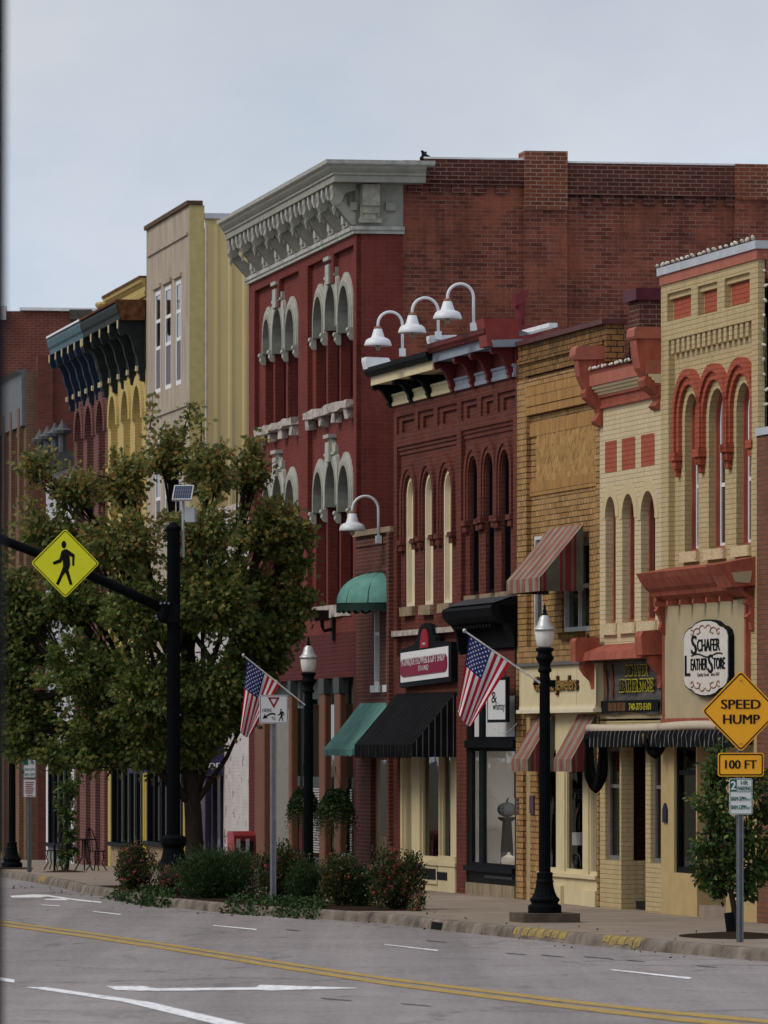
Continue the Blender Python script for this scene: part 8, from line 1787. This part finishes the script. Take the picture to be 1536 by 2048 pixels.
def bush(name, label, cat, px0, px1, pytop, pybase, Y, kind, n, lsize, flowers=0, seed=1, group=None):
    rnd = random.Random(seed); k = Y / F
    x0, x1 = (px0 - CX) * k, (px1 - CX) * k; zt_ = CH - (pytop - HY) * k; zb = min(CH - (pybase - HY) * k, zs(Y) + 0.05)
    cx_, rx = (x0 + x1) / 2, (x1 - x0) / 2; h = zt_ - zb; ry = rx * 0.85
    T = thing(name, label, cat, (cx_, Y, zb), 0, group)
    q = MB(); q.smooth = True; vs, fs, blooms = [], [], []
    lob = [(rnd.uniform(-.55, .55), rnd.uniform(-.5, .5), rnd.uniform(0.45, 0.75), rnd.uniform(0.38, 0.6)) for _ in range(9)]
    shape, mt = (NEEDLE, juni_l) if kind == 'juniper' else (OVAL, rose_l)
    for i in range(n):
        a, b, c, r = lob[i % 9]
        d = Vector((rnd.gauss(0, 1), rnd.gauss(0, 1), rnd.gauss(0.25, 0.9))).normalized()
        rr = r * rnd.random() ** 0.35
        e = Vector((cx_ + (a * 0.95 + d.x * rr) * rx, Y + (b + d.y * rr) * ry, zb + max(0.04, (c * 0.9 + d.z * rr * 0.95)) * h))
        e += noise.noise_vector(e * 3) * 0.05
        root = Vector((cx_ + a * rx * 0.35, Y + b * ry * 0.35, zb)); dr = ((e - root).normalized() + Vector((0, 0, 0.4))).normalized()
        if i % 5 == 0: q.tube([root, root.lerp(e, 0.5) + Vector((0, 0, 0.05)), e], [0.009, 0.006, 0.003], 4, False)
        for _ in range(10 if kind != 'juniper' else 16):
            p = e + Vector((rnd.gauss(0, 1), rnd.gauss(0, 1), rnd.gauss(0, 1))) * lsize * 0.9
            leaf(vs, fs, p, dr, lsize * rnd.uniform(0.6, 1.2), shape, rnd, 0.1)
        if flowers and i < flowers:
            e2 = e + Vector((0, -0.06, 0.05))
            fv, ff = [], []; blooms.append((fv, ff))
            for _ in range(9): leaf(fv, ff, e2 + Vector((rnd.gauss(0, 1), rnd.gauss(0, 1), rnd.gauss(0, 1))) * 0.02, Vector((rnd.gauss(0, 1), rnd.gauss(0, 1), rnd.gauss(0.4, 1))), 0.030, OVAL, rnd, 0)
    q.build('stems', bark, T); emit_leaves('foliage', vs, fs, mt, T)
    for bv, bf in blooms: emit_leaves('bloom', bv, bf, rose_f, T)
    return T
bush('rose_bush', 'rose bush full of pink blooms left of the crossing mast base', 'shrub', 229, 328, 1697, 1792, 113.0, 'rose', 560, 0.055, 60, 1)
bush('rose_bush', 'pink flowered rose bush around the yield sign post', 'shrub', 505, 622, 1700, 1800, 105.3, 'rose', 620, 0.055, 40, 2)
bush('rose_bush', 'sparser rose bush with reddish leaves, middle of the bed', 'shrub', 624, 738, 1722, 1815, 102.6, 'rose', 540, 0.055, 22, 3)
bush('rose_bush', 'rounded rose bush with pink blooms at the right end of the bed', 'shrub', 732, 858, 1712, 1826, 100.8, 'rose', 520, 0.055, 44, 4)
bush('rose_sprig', 'low rose sprig leaning out past the right end of the bed', 'shrub', 818, 848, 1792, 1832, 99.8, 'rose', 34, 0.045, 4, 5)
bush('rose_bush', 'small rose clump with red blooms at the foot of the crossing mast', 'shrub', 315, 372, 1735, 1798, 110.0, 'rose', 90, 0.05, 26, 6)
bush('juniper', 'broad dark green juniper mound beside the crossing mast', 'shrub', 352, 530, 1708, 1812, 108.2, 'juniper', 1700, 0.085, 0, 7)
bush('juniper', 'small dark evergreen mound between two rose bushes', 'shrub', 580, 660, 1735, 1808, 104.6, 'juniper', 520, 0.08, 0, 8)
bush('juniper', 'low dark evergreen tuft just left of the right hand rose bush', 'shrub', 690, 770, 1742, 1818, 102.6, 'juniper', 420, 0.075, 0, 9)
# creeping ground cover
def cover(label, spots, n, seed, hmax=0.13, lm=None):
    rnd = random.Random(seed); vs, fs = [], []
    for _ in range(n):
        px, py, rx, ry = spots[rnd.randrange(len(spots))]
        a = rnd.random() * 6.283; r = math.sqrt(rnd.random())
        p = gnd(px + rx * r * math.cos(a), py + ry * r * math.sin(a), zs, 0.02)
        p.z = zs(p.y) + rnd.uniform(0.0, hmax); 
        if p.x < xc(p.y) + 0.1: p.z = zs(p.y) + rnd.uniform(-0.06, 0.05) - max(0, (xc(p.y) - p.x)) * 0.8
        leaf(vs, fs, p, Vector((rnd.uniform(-1, 1), rnd.uniform(-1, 0.4), 0.6)), rnd.uniform(0.05, 0.09), OVAL, rnd, -0.1)
    q = MB(); q.v = vs; q.f = fs; q.mi = [0] * len(fs); q.sm = [False] * len(fs)
    return tag(q.build('ground_cover', lm or juni_l), label, None, None, 'stuff')
cover('creeping green ground cover spilling over the kerb', [(470, 1811, 40, 8), (540, 1811, 60, 7), (600, 1814, 50, 5), (450, 1818, 18, 6)], 3600, 1)
cover('low green ground cover left of the mast', [(220, 1786, 40, 8), (270, 1786, 55, 9), (200, 1789, 30, 5), (310, 1792, 40, 6)], 3200, 2)
cover('loose green and reddish undergrowth filling the bed between the shrubs', [(520, 1792, 60, 4), (620, 1798, 60, 4), (700, 1804, 60, 4), (780, 1810, 50, 4)], 2000, 3, 0.34, rose_l)
# ornamental grass tuft
rnd = random.Random(9); gp = at(352, 1796, 110.2); T = thing('ornamental_grass', 'arching tuft of ornamental grass between mast and juniper', 'plant', (gp.x, gp.y, zs(110.2)))
vs, fs = [], []
for i in range(260):
    a = rnd.random() * 6.283; b = Vector((gp.x + rnd.gauss(0, .05), gp.y + rnd.gauss(0, .05), zs(110.2))); o_ = Vector((math.cos(a), math.sin(a), 0)); l = rnd.uniform(0.35, 0.62); w_ = 0.007; sd_ = Vector((-o_.y, o_.x, 0)) * w_
    pts = [b, b + o_ * l * 0.25 + Vector((0, 0, l * 0.75)), b + o_ * l * 0.7 + Vector((0, 0, l * 0.9)), b + o_ * l + Vector((0, 0, l * 0.6))]
    k = len(vs)
    for j, p in enumerate(pts): vs += [p + sd_ * (1 - j / 3.2), p - sd_ * (1 - j / 3.2)]
    fs += [(k + 2 * j, k + 2 * j + 1, k + 2 * j + 3, k + 2 * j + 2) for j in range(3)]
emit_leaves('blades', vs, fs, leafmat('grass_blades', [(0, (0.02, 0.04, 0.012)), (1, (0.06, 0.085, 0.03))]), T)
# hanging ferns in front of the red block
fern_l = leafmat('fern_fronds', [(0.0, (0.010, 0.024, 0.006)), (0.6, (0.022, 0.048, 0.010)), (1.0, (0.05, 0.08, 0.018))], 0.2)
def fern(label, px, py, Y, rr, seed):
    rnd = random.Random(seed); c = at(px, py, Y)
    T = thing('hanging_fern', label, 'hanging plant', c, 0, 'hanging ferns before the red block')
    vs, fs = [], []
    for i in range(520):
        a = rnd.random() * 6.283; l = rr * rnd.uniform(0.75, 1.15); o_ = Vector((math.cos(a), math.sin(a), 0)); e = rnd.uniform(0.1, 1.0)
        prev = None
        for j in range(11):
            t = j / 10; p = c + o_ * (l * (math.sin(t * 1.6) * (0.3 + 0.7 * e))) + Vector((0, 0, l * ((2.3 - 1.3 * e) * t - (2.5 + 0.9 * rnd.random() * e) * t * t)))
            if prev is not None:
                dr = (p - prev).normalized(); sd_ = dr.cross(Vector((0, 0, 1)))
                if sd_.length > 1e-3:
                    sd_.normalize()
                    for sg in (-1, 1): leaf(vs, fs, p, sd_ * sg * 1.6 + dr, rr * 0.30 * (1.15 - t), NEEDLE if 0 else OVAL, rnd, 0.25)
            prev = p
    emit_leaves('fronds', vs, fs, fern_l, T)
    q = MB(); q.smooth = True; q.lathe(c + Vector((0, 0, -0.08)), [(0.10, 0), (0.15, 0.1), (0.16, 0.18)], 16); q.build('basket', mat('fibre_basket', (0.05, 0.032, 0.02), 0.95), T)
    q = MB()
    for a in (0, 2.1, 4.2): q.tube([c + Vector((0.15 * math.cos(a), 0.15 * math.sin(a), 0.1)), c + Vector((0, 0, 0.55))], 0.004, 4)
    q.tube([c + Vector((0, 0, 0.55)), c + Vector((0, 0, 0.62))], 0.01, 5); q.build('hanger', ironm, T)
fern('fuller hanging fern on the left, partly behind the second street lamp', 607, 1598, 117.5, 0.35, 1)
fern('hanging fern on the right, below the teal canvas awning', 671, 1602, 116.0, 0.39, 2)
# fallen leaves and scraps in the gutter and on the sidewalk
rnd = random.Random(21); vs, fs = [], []
for _ in range(170):
    Y = rnd.uniform(72, 128); u = rnd.gauss(-0.25, 0.35) if rnd.random() < 0.7 else rnd.uniform(0.3, 3.2)
    X = xc(Y) + u; z = (zs(Y) if u > 0.17 else zr(Y)) + 0.012
    if -0.05 < u < 0.17: continue
    leaf(vs, fs, Vector((X, Y, z)), Vector((rnd.uniform(-1, 1), rnd.uniform(-1, 1), 0.25)), rnd.uniform(0.025, 0.06), OVAL, rnd, -0.1)
q = MB(); q.v = vs; q.f = fs; q.mi = [0] * len(fs); q.sm = [False] * len(fs)
tag(q.build('fallen_leaves', leafmat('dry_leaves', [(0, (0.05, 0.03, 0.015)), (0.6, (0.12, 0.07, 0.03)), (0.93, (0.2, 0.12, 0.05)), (1.0, (0.5, 0.48, 0.45))], 0.1)), 'dry fallen leaves scattered along the gutter', None, None, 'stuff')
# ================================================================== unseen far side of the street, added for the shop windows to reflect
F3 = Frame(5.44 - 27 * F1.ey.x, 93 - 27 * F1.ey.y, 0.215)
def opposite(label, xa, xb, h, bm_, nw, trim):
    T = thing('brick_building', label, 'building', F3.w(xb, 0, -0.3), F3.rz)
    hs = []; st = (xb - xa) / nw
    for i in range(nw):
        for z_ in ((4.4, 6.4),) if h < 9 else ((4.2, 6.0), (7.4, 9.0)): hs.append(rect(xa + st * (i + 0.3), xa + st * (i + 0.7), *z_))
    q = MB(F3); q.wall(rect(xa, xb, -0.8, h), hs + [rect(xa + 0.6, xb - 0.6, 0.5, 2.9)], 0, -0.25); q.box(xa, xb, -10, -0.3, -0.8, h - 0.4); q.build('wall', bm_, T)
    for r in hs: 
        q = MB(F3); q.wall(r, [rect(r[0][0] + 0.08, r[1][0] - 0.08, r[0][1] + 0.08, r[2][1] - 0.08)], -0.1, -0.08); o = q.build('window', white_p, T)
        q = MB(F3); q.box(r[0][0] + 0.08, r[1][0] - 0.08, -0.2, -0.19, r[0][1] + 0.08, r[2][1] - 0.08); q.build('pane', dglass, o)
    q = MB(F3); q.box(xa + 0.6, xb - 0.6, -0.2, -0.18, 0.5, 2.9); q.build('shop_glass', dglass, T)
    q = MB(F3); q.strip([(0.0, h - 0.5), (-0.2, h - 0.4), (-0.35, h), (0.0, h + 0.05)], xa, xb); q.build('cornice', trim, T)
opposite('red brick building across the street, unseen, added for the shop windows to reflect', -62, -46, 9.5, brown_brick, 5, white_p)
opposite('tan brick building across the street, unseen, added for the shop windows to reflect', -45.9, -30, 8.2, tan_brick, 4, coral)
opposite('dark brick building across the street, unseen, added for the shop windows to reflect', -29.9, -10, 10.0, d_brick, 6, slate)
opposite('maroon brick building across the street, nearest of the unseen row added for reflections', -9.9, 22, 8.6, maroon_brick, 8, cream)
